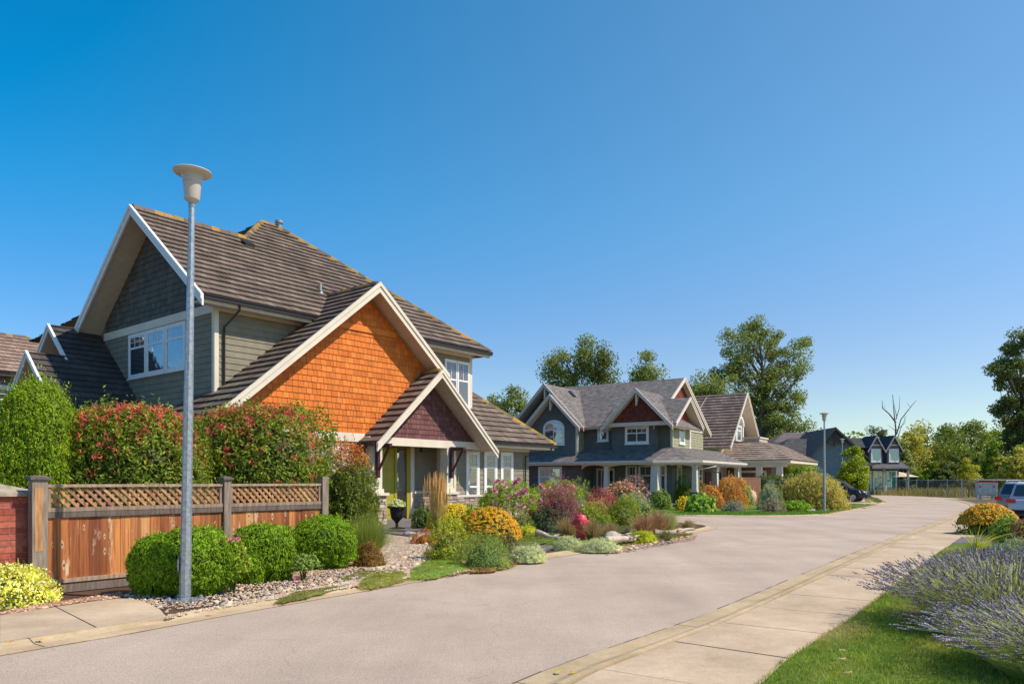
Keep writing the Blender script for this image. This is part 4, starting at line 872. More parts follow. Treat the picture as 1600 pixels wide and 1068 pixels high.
# ================================================================ THINGS
FENCE_A=Vector((-6.62,10.46,BZ)); FENCE_B=Vector((-3.59,14.23,BZ))
def wood_fence():
    d=(FENCE_B-FENCE_A)/1.039; L=d.length; ang=math.atan2(d.y,d.x)
    W_=[(.44,.145,.04),(.36,.11,.03),(.54,.21,.06),(.28,.08,.025),(.48,.17,.045),(.58,.28,.10)]; GR=[(.27,.19,.14),(.34,.24,.17),(.22,.16,.12)]
    H=empty('wooden_fence',FENCE_A,ang,'reddish cedar board fence with lattice top and grey weathered posts along the left pavement','fence'); H.scale=(1.039,)*3
    rr=random.Random(31)
    Mb=bpy.data.materials.new('cedar_boards'); Mb.use_nodes=True; n=Mb.node_tree.nodes; l=Mb.node_tree.links; p=n['Principled BSDF']; p.inputs['Roughness'].default_value=.7
    tc=n.new('ShaderNodeTexCoord'); at_=n.new('ShaderNodeAttribute'); at_.attribute_name='tint'
    mp=n.new('ShaderNodeMapping'); mp.inputs['Scale'].default_value=(34,34,1.3); l.new(tc.outputs['Object'],mp.inputs[0])
    nz=n.new('ShaderNodeTexNoise'); nz.inputs['Scale'].default_value=1; nz.inputs['Detail'].default_value=5; nz.inputs['Distortion'].default_value=.8; l.new(mp.outputs[0],nz.inputs['Vector'])
    r1=n.new('ShaderNodeValToRGB'); r1.color_ramp.elements[0].position=.36; r1.color_ramp.elements[1].position=.6; r1.color_ramp.elements[0].color=(.62,.55,.5,1); r1.color_ramp.elements[1].color=(1.05,1.05,1.05,1); l.new(nz.outputs[0],r1.inputs[0])
    m1=n.new('ShaderNodeMix'); m1.data_type='RGBA'; m1.blend_type='MULTIPLY'; m1.inputs[0].default_value=1; l.new(at_.outputs['Color'],m1.inputs[6]); l.new(r1.outputs[0],m1.inputs[7])
    # pale weathered patches, stretched along the grain
    mp2=n.new('ShaderNodeMapping'); mp2.inputs['Scale'].default_value=(9,9,1.6); l.new(tc.outputs['Object'],mp2.inputs[0])
    n2=n.new('ShaderNodeTexNoise'); n2.inputs['Scale'].default_value=1.0; n2.inputs['Detail'].default_value=5; n2.inputs['Roughness'].default_value=.65; l.new(mp2.outputs[0],n2.inputs['Vector'])
    r2=n.new('ShaderNodeValToRGB'); r2.color_ramp.elements[0].position=.58; r2.color_ramp.elements[1].position=.68; l.new(n2.outputs[0],r2.inputs[0])
    m2=n.new('ShaderNodeMix'); m2.data_type='RGBA'; l.new(r2.outputs[0],m2.inputs[0]); l.new(m1.outputs[2],m2.inputs[6]); m2.inputs[7].default_value=(.66,.47,.30,1)
    l.new(m2.outputs[2],p.inputs['Base Color']); bp=n.new('ShaderNodeBump'); bp.inputs['Strength'].default_value=.35; bp.inputs['Distance'].default_value=.004; l.new(nz.outputs[0],bp.inputs['Height']); l.new(bp.outputs[0],p.inputs['Normal'])
    xm=L*.585
    for (x0,x1) in ((.10,xm-.07),(xm+.07,L-.07)):
        b=MB(); x=x0
        while x<x1-.02:
            w=min(rr.uniform(.125,.15),x1-x); c=rr.choice(W_); k=rr.uniform(.8,1.15); c=tuple(q*k for q in c); o=rr.uniform(-.006,.006)
            b.box(x+.002,x+w-.002,-.012+o,.012+o,.17,1.13,c)
            if rr.random()<.55:      # knots
                for _ in range(rr.choice((1,2,2))):
                    zc=rr.uniform(.3,1.0); xc=x+w/2+rr.uniform(-.02,.02); s=rr.uniform(.7,1.3)
                    for (ra,rb,cc,oo) in ((.020,.06,(.58,.36,.20),.0135),(.010,.015,(.12,.05,.025),.0155)):
                        b.poly([(xc+ra*s*math.cos(q*math.pi/6),-oo+o,zc+rb*s*math.sin(q*math.pi/6)) for q in range(12)],cc)
            x+=w
        b.build('fence_panel',Mb,H)
        b=MB(); b.box(x0,x1,-.05,.05,1.12,1.175,GR[0]); b.box(x0,x1,-.045,-.014,1.04,1.12,(.13,.10,.085)); b.build('rail',M_wood,H)
        b=MB(); b.box(x0,x1,-.045,.045,1.455,1.495,GR[1]); b.build('rail',M_wood,H)
        b=MB(); b.box(x0,x1,-.05,.05,.145,.20,GR[1]); b.box(x0,x1,-.03,.03,.01,.145,(.17,.13,.11)); b.build('rail',M_wood,H)
        b=MB(); b.box(x0,x0+.045,-.03,.03,1.175,1.455,GR[0]); b.build('stile',M_wood,H); b=MB(); b.box(x1-.045,x1,-.03,.03,1.175,1.455,GR[0]); b.build('stile',M_wood,H)
        b=MB(); h=.28; st=.118; x=x0+.045-h
        while x<x1-.045:
            for s,y in ((1,-.012),(-1,.004)):
                a=Vector((x if s==1 else x+h,0,1.175+h if s==1 else 1.175+h)); 
                p0=Vector((x,y,1.455 if s==1 else 1.175)); p1=Vector((x+h,y,1.175 if s==1 else 1.455))
                lo=x0+.045; hi=x1-.045; 
                if p0.x<lo: p0=p0+(p1-p0)*((lo-p0.x)/(p1.x-p0.x))
                if p1.x>hi: p1=p0+(p1-p0)*((hi-p0.x)/(p1.x-p0.x))
                if p1.x-p0.x<.03: continue
                dd=(p1-p0).normalized(); n_=Vector((dd.z,0,-dd.x))*.019; c=rr.choice(W_); c=tuple(.5*q+.5*g for q,g in zip(c,(.35,.24,.17))); t=Vector((0,.010,0))
                b.hexa([p0-n_,p1-n_,p1-n_+t,p0-n_+t],[p0+n_,p1+n_,p1+n_+t,p0+n_+t],c)
            x+=st
        b.build('lattice',M_wood,H)
    for i,(x,h,w) in enumerate(((0.0,1.56,.095),(xm,1.56,.06),(L,1.62,.065))):
        b=MB(); b.box(x-w,x+w,-.075,.075,0,h,(.24,.19,.15) if i else (.25,.20,.155)); 
        if i==0: b.box(x-w+.03,x+w-.06,-.079,-.074,.6,1.45,(.42,.22,.10))
        pst=b.build('post',M_wood,H); 
        if i<2:
            b=MB(); b.box(x-w-.03,x+w+.03,-.105,.105,h,h+.035,(.12,.10,.09)); b.hexa([(x-w-.01,-.085,h+.035),(x+w+.01,-.085,h+.035),(x+w+.01,.085,h+.035),(x-w-.01,.085,h+.035)],[(x-w+.02,-.05,h+.055),(x+w-.02,-.05,h+.055),(x+w-.02,.05,h+.055),(x-w+.02,.05,h+.055)],(.12,.10,.09)); b.build('post_cap',M_wood,pst)
wood_fence()
def brick_pillar():
    g=G(-22,930,BZ); H=empty('brick_pillar',(g[0]-.02,g[1]+.12,BZ),math.atan2(FENCE_B.y-FENCE_A.y,FENCE_B.x-FENCE_A.x),'red brick pillar with sloping concrete cap at the left edge beside the fence','pillar')
    b=MB(); rr=random.Random(8); a=.46; b.box(-a+.012,a-.012,-a+.012,a-.012,0,1.42,(.42,.33,.27))
    z=0;i=0; pal=[(.40,.10,.065),(.33,.075,.05),(.45,.13,.08),(.30,.07,.05),(.38,.11,.08)]
    while z<1.36:
        h=.087; 
        for s0 in np.arange(-a-(i%2)*.14,a,.285):
            x0=max(-a,s0); x1=min(a,s0+.275)
            if x1-x0<.03: continue
            c=rr.choice(pal)
            b.box(x0,x1,-a,-a+.05,z,z+h-.01,c); b.box(-x1,-x0,a-.05,a,z,z+h-.01,c); b.box(-a,-a+.05,-x1,-x0,z,z+h-.01,c)
            c=rr.choice(pal); b.box(a-.05,a,x0,x1,z,z+h-.01,c)
        z+=h;i+=1
    p=b.build('brick_shaft',M_brick,H)
    b=MB(); z=z-.005; w=a+.06; b.box(-w,w,-w,w,z,z+.05,(.36,.29,.22)); b.hexa([(-w,-w,z+.05),(w,-w,z+.05),(w,w,z+.05),(-w,w,z+.05)],[(-.1,-.1,z+.17),(.1,-.1,z+.17),(.1,.1,z+.17),(-.1,.1,z+.17)],(.36,.29,.22)); b.build('cap',M_rock,H)
brick_pillar()
def street_lamp(loc,label,tilt=0,scale=1,H0=5.6,dark=False):
    H=empty('street_lamp',loc,R(20),label,'street lamp','street lamps along the road'); H.rotation_euler=(0,tilt,0); H.scale=(scale,)*3
    M=M_metal
    b=MB(); b.box(-.19,.19,-.19,.19,0,.025); H1=b.build('base_plate',M,H)
    for i,(x,y) in enumerate(((-.15,-.15),(.15,-.15),(.15,.15),(-.15,.15))):
        b=MB(); b.lathe([(.028,.0),(.028,.03),(.018,.03),(.018,BZ),(0,BZ)],6,(x,y,.025)); b.build('bolt',M,H1)
    b=MB(); h=H0-.50; b.tube([(0,0,.02),(0,0,h*.5),(0,0,h)],[.075,.06,.038],8,phase=math.pi/8); pole=b.build('pole',M,H)
    b=MB(); b.lathe([(.04,-.03),(.045,.0),(.045,.04),(.035,.05)],16,(0,0,h)); b.lathe([(.108,0),(.108,.015),(.10,.02)],8,(0,0,.03)); b.build('collar',M,pole)
    b=MB(); b.lathe([(0,-.01),(.05,-.01),(.05,.0),(0,.005)],14,M=Matrix.Rotation(R(-90),3,'Y')@Matrix.Scale(2.2,3,(1,0,0)),c=(-.08,-.02,.48)); b.build('hand_hole_cover',M,pole)
    q=MB(); z=h; q.lathe([(.04,0),(.042,.035),(.06,.05),(.092,.07),(.098,.085),(.112,.26),(.118,.29)],28,(0,0,z)); hd=q.build('lamp_housing',M_lampw,H,smooth=True)
    q=MB(); q.lathe([(.118,.285),(.122,.33),(.13,.37),(.145,.395)],28,(0,0,z)); q.build('lamp_lens',mat('frosted_lens',(.45,.43,.40),rough=.25,noise=.05),hd,smooth=True)
    q=MB(); q.lathe([(.0,.392),(.145,.395),(.215,.412),(.246,.432),(.25,.442),(.246,.45),(.17,.472),(.06,.488),(0,.49)],40,(0,0,z)); q.build('lamp_disc',M_lampw,hd,smooth=True)
    return H
g=G(289,938,BZ); street_lamp((g[0],g[1],BZ),'tall galvanised street lamp with disc-shaped head standing in front of the wooden fence',tilt=R(1.0),H0=5.78)
g=G(1288,798,BZ); street_lamp((g[0],g[1],BZ),'street lamp on the lawn edge in front of the mounded weeping tree',H0=5.25)
g=at(1316,76); street_lamp((g[0],g[1],BZ),'small distant street lamp seen against the dark grey house gable',H0=5.9)

def hydrant():
    g=G(908,846,BZ); H=empty('fire_hydrant',(g[0],g[1]+.1,BZ),0,'red fire hydrant between silver ground cover mounds at the road edge','fire hydrant'); m=mat('red_hydrant_paint',(.66,.05,.075),rough=.4,noise=.12,scale=9,spec=.5)
    b=MB(); b.lathe([(.18,0),(.18,.03),(.135,.04),(.13,.36),(.155,.38),(.155,.41),(.145,.44),(.15,.54),(.17,.55),(.17,.59),(.155,.61),(.145,.67),(.12,.70),(.04,.71),(.035,.74),(0,.74)],20); b.build('barrel',m,H,smooth=True)
    for a,r,l in ((180,.055,.23),(0,.055,.23),(-75,.08,.25)):
        b=MB(); M=Matrix.Rotation(R(a),3,'Z')@Matrix.Rotation(R(90),3,'Y'); b.lathe([(r,.05),(r,l-.06),(r*1.35,l-.06),(r*1.35,l-.01),(r*.6,l),(r*.4,l+.03),(0,l+.03)],12,(0,0,.50),M=M); b.build('outlet_cap',m,H,smooth=True)
hydrant()
def urn():
    g=G(620,826,.15); H=empty('urn_planter',(g[0],g[1],.16),0,'black pedestal urn with white flowers standing by the yellow door','planter'); m=mat('black_cast_iron',(.025,.022,.024),rough=.5,noise=.2)
    b=MB(); b.lathe([(.26,0),(.26,.025),(.12,.05),(.05,BZ),(.045,.18),(.09,.24),(.17,.32),(.20,.46),(.22,.62),(.30,.66),(.30,.69),(.24,.69),(.22,.60),(0,.58)],24); b.build('urn',m,H,smooth=True)
    return H
URN=urn()
# ---------------------------------------------------------------- cars
def loft_body(b, secs, col):
    "secs: list of (x, [(y,z)...]) rings, closed"
    k=len(secs[0][1]); vs=[(x,y,z) for x,r in secs for y,z in r]
    fs=[(i*k+j,i*k+(j+1)%k,(i+1)*k+(j+1)%k,(i+1)*k+j) for i in range(len(secs)-1) for j in range(k)]
    b.add(vs,fs+[tuple(range(k))[::-1],tuple((len(secs)-1)*k+j for j in range(k))],col)
def suv(loc,rz,label,color,group=None,roof_rails=True,scale=.92,name='parked_car',metal=.5):
    "front towards +x; length 4.7, width 1.86, height 1.7 (before scale)"
    H=empty(name,loc,rz,label,'car',group); H.scale=(scale,)*3
    M=mat('car_paint_'+label[:5].strip().replace(' ','_'),color,rough=.28,noise=.03,metal=metal,spec=.6)
    prof=[(-2.33,.42,.92),(-2.30,.98,.96),(-2.05,1.06,.9),(-1.2,1.05,0),(1.0,1.02,0),(1.75,.94,0),(2.15,.82,0),(2.33,.66,0),(2.36,.40,0)]
    def ring(top,w,zb):
        return [(-w*.93,zb),(-w,zb+.16),(-w,top*.72),(-w*.965,top-.07),(-w*.90,top),(w*.90,top),(w*.965,top-.07),(w,top*.72),(w,zb+.16),(w*.93,zb)]
    secs=[]
    for x,top,w in ((-2.36,.80,.80),(-2.32,.96,.86),(-2.15,1.05,.91),(-1.3,1.06,.93),(.0,1.05,.93),(.95,1.03,.93),(1.5,.99,.92),(2.0,.90,.88),(2.25,.80,.82),(2.38,.62,.74)):
        zb=.30 if abs(x)<2.2 else .36; secs.append((x,ring(top,w,zb)))
    b=MB(); loft_body(b,secs,color); body=b.build('body',M,H,smooth=True)
    # cabin
    cb=MB(); c=[(-2.22,1.04,.86,.0),(-2.0,1.62,.70,0),(-1.3,1.70,.69,0),(.0,1.69,.69,0),(.55,1.60,.68,0),(1.25,1.02,.84,0)]
    secs=[]
    for x,top,w,_ in c:
        wb=.88; zt=top; secs.append((x,[(-wb,1.0),(-w-(.0),max(1.0,zt-.06)),(-w*.9,zt),(w*.9,zt),(w,max(1.0,zt-.06)),(wb,1.0)]))
    loft_body(cb,secs,color); cb.build('roof',M,H,smooth=True)
    Mg=glass_mat('car_window_glass',(.008,.010,.014),None,.07)
    def pane(name,pts): q=MB(); q.poly(pts); q.build(name,Mg,H)
    # windscreen, rear window
    pane('windscreen',[(1.20,-.76,1.09),(1.20,.76,1.09),(.62,.62,1.565),(.62,-.62,1.565)])
    pane('rear_window',[(-2.235,.72,1.12),(-2.235,-.72,1.12),(-2.035,-.62,1.57),(-2.035,.62,1.57)])
    def yw(z): return .885-(z-1.0)*.285+.012
    for s in (-1,1):
        for (xa,xb,xc,xd) in ((-2.0,-1.22,-1.22,-1.80),(-1.12,-.12,-.12,-1.12),(-.02,.98,.50,-.02)):
            p=[(xa,s*yw(1.1),1.1),(xb,s*yw(1.1),1.1),(xc,s*yw(1.56),1.56),(xd,s*yw(1.56),1.56)]; pane('side_window',p if s<0 else p[::-1])
        if roof_rails: q=MB(); q.tube([(-1.8,s*.62,1.68),(-1.6,s*.62,1.76),(0,s*.62,1.76),(.3,s*.62,1.70)],.022,8); q.build('roof_rail',M_metal,H,smooth=True)
        q=MB(); y0,y1=(.66,.925); 
        y0,y1=sorted((s*.62,s*.86)); q.box(-2.40,-2.25,y0,y1,.84,.99); y0,y1=sorted((s*.80,s*.945)); q.box(-2.34,-2.05,y0,y1,.86,1.02); q.build('tail_light',mat('red_light_plastic',(.55,.01,.02),rough=.15,noise=.05,spec=.6),H)
        q=MB(); q.hexa([(2.39,s*.52,.62),(2.0,s*.89,.68),(1.9,s*.8,.68),(2.2,s*.5,.62)],[(2.31,s*.52,.80),(1.85,s*.90,.88),(1.8,s*.8,.86),(2.15,s*.52,.80)]); q.build('headlight',mat('headlight_plastic',(.6,.62,.65),rough=.08,noise=.02,spec=.8),H)
        q=MB(); q.lathe([(0,-.1),(.1,-.08),(.11,0),(.08,.07),(0,.08)],12,(.95,s*1.0,1.12)); q.build('mirror',M,H,smooth=True)
    q=MB(); q.box(2.34,2.405,-.48,.48,.5,.74); q.build('grille',mat('black_plastic',(.02,.02,.022),rough=.5),H)
    q=MB(); q.box(-2.42,-2.3,-.8,.8,.38,.56); q.box(2.3,2.42,-.75,.75,.32,.46); q.build('bumper',mat('black_plastic',(.02,.02,.022)),H)
    q=MB(); q.box(-2.385,-2.355,-.26,.26,.72,.84); q.build('number_plate',M_white,H)
    for x in (-1.45,1.45):
        for s in (-1,1):
            q=MB(); q.lathe([(.36,-.02),(.40,-.02),(.40,.02),(.36,.025)],28,(x,s*.925,.36),M=Matrix.Rotation(R(-90*s),3,'X')); q.build('wheel_arch',mat('black_plastic',(.02,.02,.022)),H)
            q=MB(); q.lathe([(.20,.02),(.30,.03),(.345,.0),(.345,-.18),(.2,-.2)],28,(x,s*.93,.36),M=Matrix.Rotation(R(-90*s),3,'X')); w=q.build('wheel',mat('tyre_rubber',(.02,.02,.02),rough=.85),H,smooth=True)
            q=MB(); q.lathe([(.0,.02),(.05,.02),(.06,.0),(.19,.01),(.215,.025),(.215,-.1)],20,(x,s*.935,.36),M=Matrix.Rotation(R(-90*s),3,'X')); q.build('rim',M_metal,w,smooth=True)
    return H
g=at(1306,58,.05); suv(g,R(-36),'black suv parked on the driveway behind the weeping tree, only its front showing',(.025,.022,.028),scale=.98,metal=.3)
suv((23.0,33.0,.05),R(40),'silver grey suv with roof rails, farther of the two at the right edge',(.30,.29,.28),'cars parked at the right edge',metal=.25)
suv((20.6,29.2,.05),R(50),'pale blue silver car, nearer of the two at the right edge',(.52,.54,.58),'cars parked at the right edge',roof_rails=False,scale=.92,metal=.2)
# ---------------------------------------------------------------- chain link fence
def chain_fence():
    P=[Vector((*g2(1341,771.3),0)),Vector((*g2(1368,771.6),0)),Vector((*g2(1400,772.6),0)),Vector((*g2(1450,774.8),0)),Vector((*g2(1480,776.0),0)),Vector((*g2(1527,778.2),0))]
    H=empty('chain_link_fence',P[0],0,'galvanised chain link fence on thin steel posts along the far edge of the road','fence'); O=P[0]
    m=bpy.data.materials.new('chain_link_mesh'); m.use_nodes=True; n=m.node_tree.nodes; l=m.node_tree.links
    for k in list(n):
        if k.type=='BSDF_PRINCIPLED': pr=k
    pr.inputs['Base Color'].default_value=(.22,.22,.21,1); pr.inputs['Metallic'].default_value=.3
    pts=[p-O for p in P]; dense=[]
    for i in range(len(pts)-1):
        L=(pts[i+1]-pts[i]).length; k=max(1,round(L/3.0)); dense+=[pts[i].lerp(pts[i+1],j/k) for j in range(k)]
    dense.append(pts[-1])
    for p in dense:
        b=MB(); b.tube([p+Vector((0,0,-.05)),p+Vector((0,0,1.8))],.045,8); b.lathe([(.05,0),(.05,.03),(0,.07)],8,(p.x,p.y,1.78)); b.build('post',M_metal,H,smooth=True)
    b=MB(); b.tube([p+Vector((0,0,1.74)) for p in dense],.03,6); b.build('top_rail',M_metal,H)
    # real wires: diagonal thin strips
    b=MB(); vs=[];fs=[]; w=.010
    for i in range(len(dense)-1):
        A=dense[i];B=dense[i+1]; L=(B-A).length; d=(B-A)/L; h=1.7; st=.16; s=-h
        while s<L:
            for (x0,z0,x1,z1) in ((s,.04,s+h,.04+h),(s,.04+h,s+h,.04)):
                if x0<0: t=(0-x0)/(x1-x0); x0,z0=0,z0+(z1-z0)*t
                if x1>L: t=(L-x0)/(x1-x0); x1,z1=L,z0+(z1-z0)*t
                if x1-x0<.02: continue
                p=A+d*x0+Vector((0,0,z0)); q=A+d*x1+Vector((0,0,z1)); o=len(vs); u=Vector((0,0,w))
                vs+= [tuple(p-u),tuple(q-u),tuple(q+u),tuple(p+u)]; fs.append((o,o+1,o+2,o+3))
            s+=st
    b.add(vs,fs,(.3,.3,.3)); b.build('wire_mesh',M_metal,H)
chain_fence()
def gate():
    p=G(1527,778.2,0); H=empty('steel_barrier_gate',p,R(-3),'galvanised steel pipe gate standing behind the mailbox cabinets','gate')
    b=MB(); b.tube([(0,0,0),(0,0,1.95)],.07,8); b.build('post',M_metal,H)
    b=MB(); b.tube([(0,0,1.75),(6.6,-.3,1.72)],.04,8); b.build('top_bar',M_metal,H)
    b=MB(); b.tube([(0,0,.2),(6.6,-.3,.2)],.035,8); b.build('bottom_bar',M_metal,H)
    b=MB(); b.tube([(6.6,-.3,0),(6.6,-.3,1.9)],.06,8); b.build('post',M_metal,H)
gate()
def mailbox():
    p=G(1543,780,.0); H=empty('community_mailbox',(p[0],p[1],.0),R(-14),'grey bank of mailboxes with red trim on pedestals beside the parked cars','mailbox'); y=0; W_=1.6
    b=MB(); b.box(-W_/2,W_/2,0,.5,.40,1.52,(.46,.45,.42)); b.build('cabinet',M_tint,H)
    b=MB(); b.box(-W_/2-.03,W_/2+.03,-.03,.53,1.52,1.62,(.50,.05,.06)); b.build('cap',M_tint,H)
    for i in range(4):
        x=-W_/2+W_*i/4
        b=MB(); b.box(x+.03,x+W_/4-.03,-.02,0,.62,1.46,(.50,.49,.46)); d=b.build('door_panel',M_tint,H)
        b=MB()
        for k in range(1,6): b.box(x+.05,x+W_/4-.05,-.026,-.02,.62+.14*k,.628+.14*k,(.25,.24,.23))
        b.build('door_seam',M_tint,d)
    for x in (-.6,.5):
        b=MB(); b.poly([(x+.09*math.cos(a*math.pi/6),-.03,1.16+.11*math.sin(a*math.pi/6)) for a in range(12)],(.6,.06,.07)); b.build('red_badge',M_tint,H)
    for x in (-.5,.5):
        b=MB(); b.box(x-.09,x+.09,.16,.34,0,.40,(.5,.49,.46)); b.box(x-.2,x+.2,.1,.42,0,.04,(.5,.49,.46)); b.build('pedestal',M_tint,H)
mailbox()
def parasol():
    p=at(1405,90); H=empty('patio_parasol',(p[0],p[1],0),0,'pale cream patio parasol beside the dark grey house','parasol'); b=MB(); b.lathe([(2.2,2.15),(1.1,2.45),(0,2.75),(0,2.7),(1.1,2.4),(2.18,2.1),(2.2,2.15)],8,col=(.6,.5,.4)); b.build('canopy',M_tint,H); b=MB(); b.tube([(0,0,0),(0,0,2.7)],.04,8); b.build('pole',M_metal,H)
parasol()
# brown board fence beside the porch of the cream house, small post
def brown_fence():
    a=Vector((*at(1127,47)[:2],BZ)); c=Vector((*at(1187,50)[:2],BZ)); d=c-a; H=empty('brown_board_fence',a,math.atan2(d.y,d.x),'low plain brown board fence behind the orange leaved shrubs','fence'); L=d.length; b=MB(); x=0; rr=random.Random(2)
    while x<L: b.box(x,x+.14,0,.03,0,1.78,tuple(q*rr.uniform(.85,1.15) for q in (.22,.095,.06))); x+=.146
    b.build('boards',M_wood,H); b=MB(); b.box(-.05,L+.05,-.02,.05,1.78,1.83,(.26,.13,.08)); b.build('cap_rail',M_wood,H)
    b=MB(); b.box(-.12,.0,-.05,.07,0,2.2,(.02,.02,.02)); b.box(-.8,.0,-.03,.03,2.1,2.18,(.02,.02,.02)); b.build('post',M_wood,H)
brown_fence()
# ================================================================ PLANTS
def unit(a): return a/np.maximum(np.linalg.norm(a,axis=1,keepdims=True),1e-9)
def rdirs(n,rng): return unit(rng.normal(size=(n,3)))
def leaves_np(b, P, N, L, Wd, cols, rng, up=0.0, loose=.8, fold=True):
    "diamond leaves at P, facing roughly N; axis drifts upward by 'up'"
    n=len(P); N=unit(N+rng.normal(size=(n,3))*loose*.6)
    ax=rng.normal(size=(n,3))+np.array([0,0,up]); ax=ax-N*(ax*N).sum(1,keepdims=True); ax=unit(ax); sd=np.cross(N,ax)
    l=(L*rng.uniform(.65,1.25,n))[:,None]; w=(Wd*rng.uniform(.7,1.2,n))[:,None]
    v=np.stack([P-ax*l*.5, P+sd*w*.5+ax*l*.05, P+ax*l*.5-N*l*.08, P-sd*w*.5+ax*l*.05],1).reshape(-1,3)
    f=np.arange(n*4).reshape(n,4); b.addnp(v,f,cols)
def pick(pal, n, rng, var=.18, w=None, gain=1.55):
    pal=np.array(pal,float)*gain; gm=pal[:,1]>pal[:,0]; pal[gm,0]+=.45*(pal[gm,1]-pal[gm,0]); pal[gm,2]*=.7; i=rng.choice(len(pal),n,p=w); return pal[i]*rng.uniform(1-var,1+var,(n,1))*rng.uniform(.93,1.07,(n,3))
def lumps(D, rng, k=18, amp=.16, sig=.35):
    C=rdirs(k,rng); C[:,2]=np.abs(C[:,2])*.9; a=rng.uniform(-.4,1,k)*amp
    d=1-(D@C.T); return 1+(np.exp(-d/(sig**2))*a).sum(1)
def bush_np(b, r, n, L, Wd, pal, rng, dome=True, e=2.0, amp=.16, k=18, depth=.25, up=.5, loose=.8, w=None, cone=0, corecol=None, zlo=-.15, sig=.35, var=.18, top=None, core=.78, droop=0, clump=.6, csz=.13, sprig=.10):
    "r=(rx,ry,rz). dome: base at z=0, otherwise centred at rz"
    rv=np.array(r); C0=rdirs(k,rng); C1=rdirs(70,rng); A0=rng.uniform(-.5,1,k)*amp; A1=rng.uniform(-.6,1,70)*amp*.75
    def field(D):
        d=1-(D@C0.T); q=1+(np.exp(-d/(sig**2))*A0).sum(1); d=1-(D@C1.T); return q+(np.exp(-d/(.13**2))*A1).sum(1)
    nc=int(n*clump); per=22; K=max(1,nc//per)
    CD=rdirs(K*3,rng); CD=CD[CD[:,2]>zlo][:K]; K=len(CD); sx=1/((np.abs(CD)**e).sum(1)**(1/e)); CP=CD*(sx*field(CD)*rng.uniform(.86,1.03,K))[:,None]
    off=rdirs(K*per,rng)*(rng.random((K*per,1))**.5)*csz*rng.uniform(.7,1.3,(K*per,1)); P1=np.repeat(CP,per,0)+off*(1 if dome else 1); N1=off*1.6/csz+np.repeat(CD,per,0); T1=np.repeat(rng.uniform(.8,1.2,K),per)
    D=rdirs(int((n-nc)*1.8)+10,rng); D=D[D[:,2]>zlo][:max(1,n-nc)]
    sx=1/((np.abs(D)**e).sum(1)**(1/e)); out=1-depth*rng.random(len(D))**2.2+np.where(rng.random(len(D))<.07,rng.uniform(0,.11,len(D)),0); P0=D*(sx*field(D)*out)[:,None]
    ks=max(4,int(n*sprig/7)); SD=rdirs(ks*3,rng); SD=SD[SD[:,2]>-.05][:ks]; ks=len(SD); ss=1/((np.abs(SD)**e).sum(1)**(1/e))*field(SD)
    g_=unit(SD*.7+rng.normal(size=(ks,3))*.3+np.array([0,0,.55 if up>=0 else -.2])); tt=np.tile(np.linspace(0,1,7),ks)
    P2=np.repeat(SD*(ss*.93)[:,None],7,0)+np.repeat(g_*rng.uniform(.10,.30,(ks,1)),7,0)*tt[:,None]+rng.normal(size=(ks*7,3))*.012
    P=np.concatenate([P0,P1,P2])*rv; Nn=unit(np.concatenate([D,N1,rng.normal(size=(ks*7,3))+np.repeat(SD,7,0)])/rv); tf=np.concatenate([np.ones(len(D)),T1,np.full(ks*7,1.12)]); n=len(P); sx=np.ones(n); rad=np.full(n,.95)
    if not dome: P[:,2]+=r[2]*.97
    if cone: h=np.clip(P[:,2]/(r[2]*(1 if dome else 2)),0,1); P[:,:2]*=(1-cone*h)[:,None]
    P[:,2]=np.maximum(P[:,2],.01)
    cols=pick(pal,n,rng,var,w)*tf[:,None]
    if top is not None:   # new growth of another colour at the outer, upper side
        tp,frac,th=top; hz=P[:,2]/(r[2]*(1 if dome else 2)); out=rad/np.maximum(sx,1e-6)
        m=(rng.random(n)<frac*np.clip((hz-th)/(1-th),0,1)*2)&(out>.85); cols[m]=pick(tp,m.sum(),rng,var)
    leaves_np(b,P,Nn,L,Wd,cols,rng,up,loose)
    # inner twiggy mass so that one does not see through
    if core:
        S=14;T=9; vs=[];
        th=np.linspace(0,2*np.pi,S,endpoint=False); ph=np.linspace(-.5*np.pi if not dome else -.1,.5*np.pi,T)
        for q in ph:
            for t in th: vs.append((math.cos(q)*math.cos(t),math.cos(q)*math.sin(t),math.sin(q)))
        V=np.array(vs); V=unit(V); sx=1/((np.abs(V)**e).sum(1)**(1/e)); V=V*(sx*core*(1-.1*rng.random(len(V))))[:,None]*np.array(r)
        if not dome: V[:,2]+=r[2]*.97
        if cone: h=np.clip(V[:,2]/(r[2]*(1 if dome else 2)),0,1); V[:,:2]*=(1-cone*h)[:,None]
        f=[(i*S+j,i*S+(j+1)%S,(i+1)*S+(j+1)%S,(i+1)*S+j) for i in range(T-1) for j in range(S)]
        c=np.array(corecol if corecol is not None else np.array(pal).mean(0)*.55); b.addnp(V,np.array(f),c)
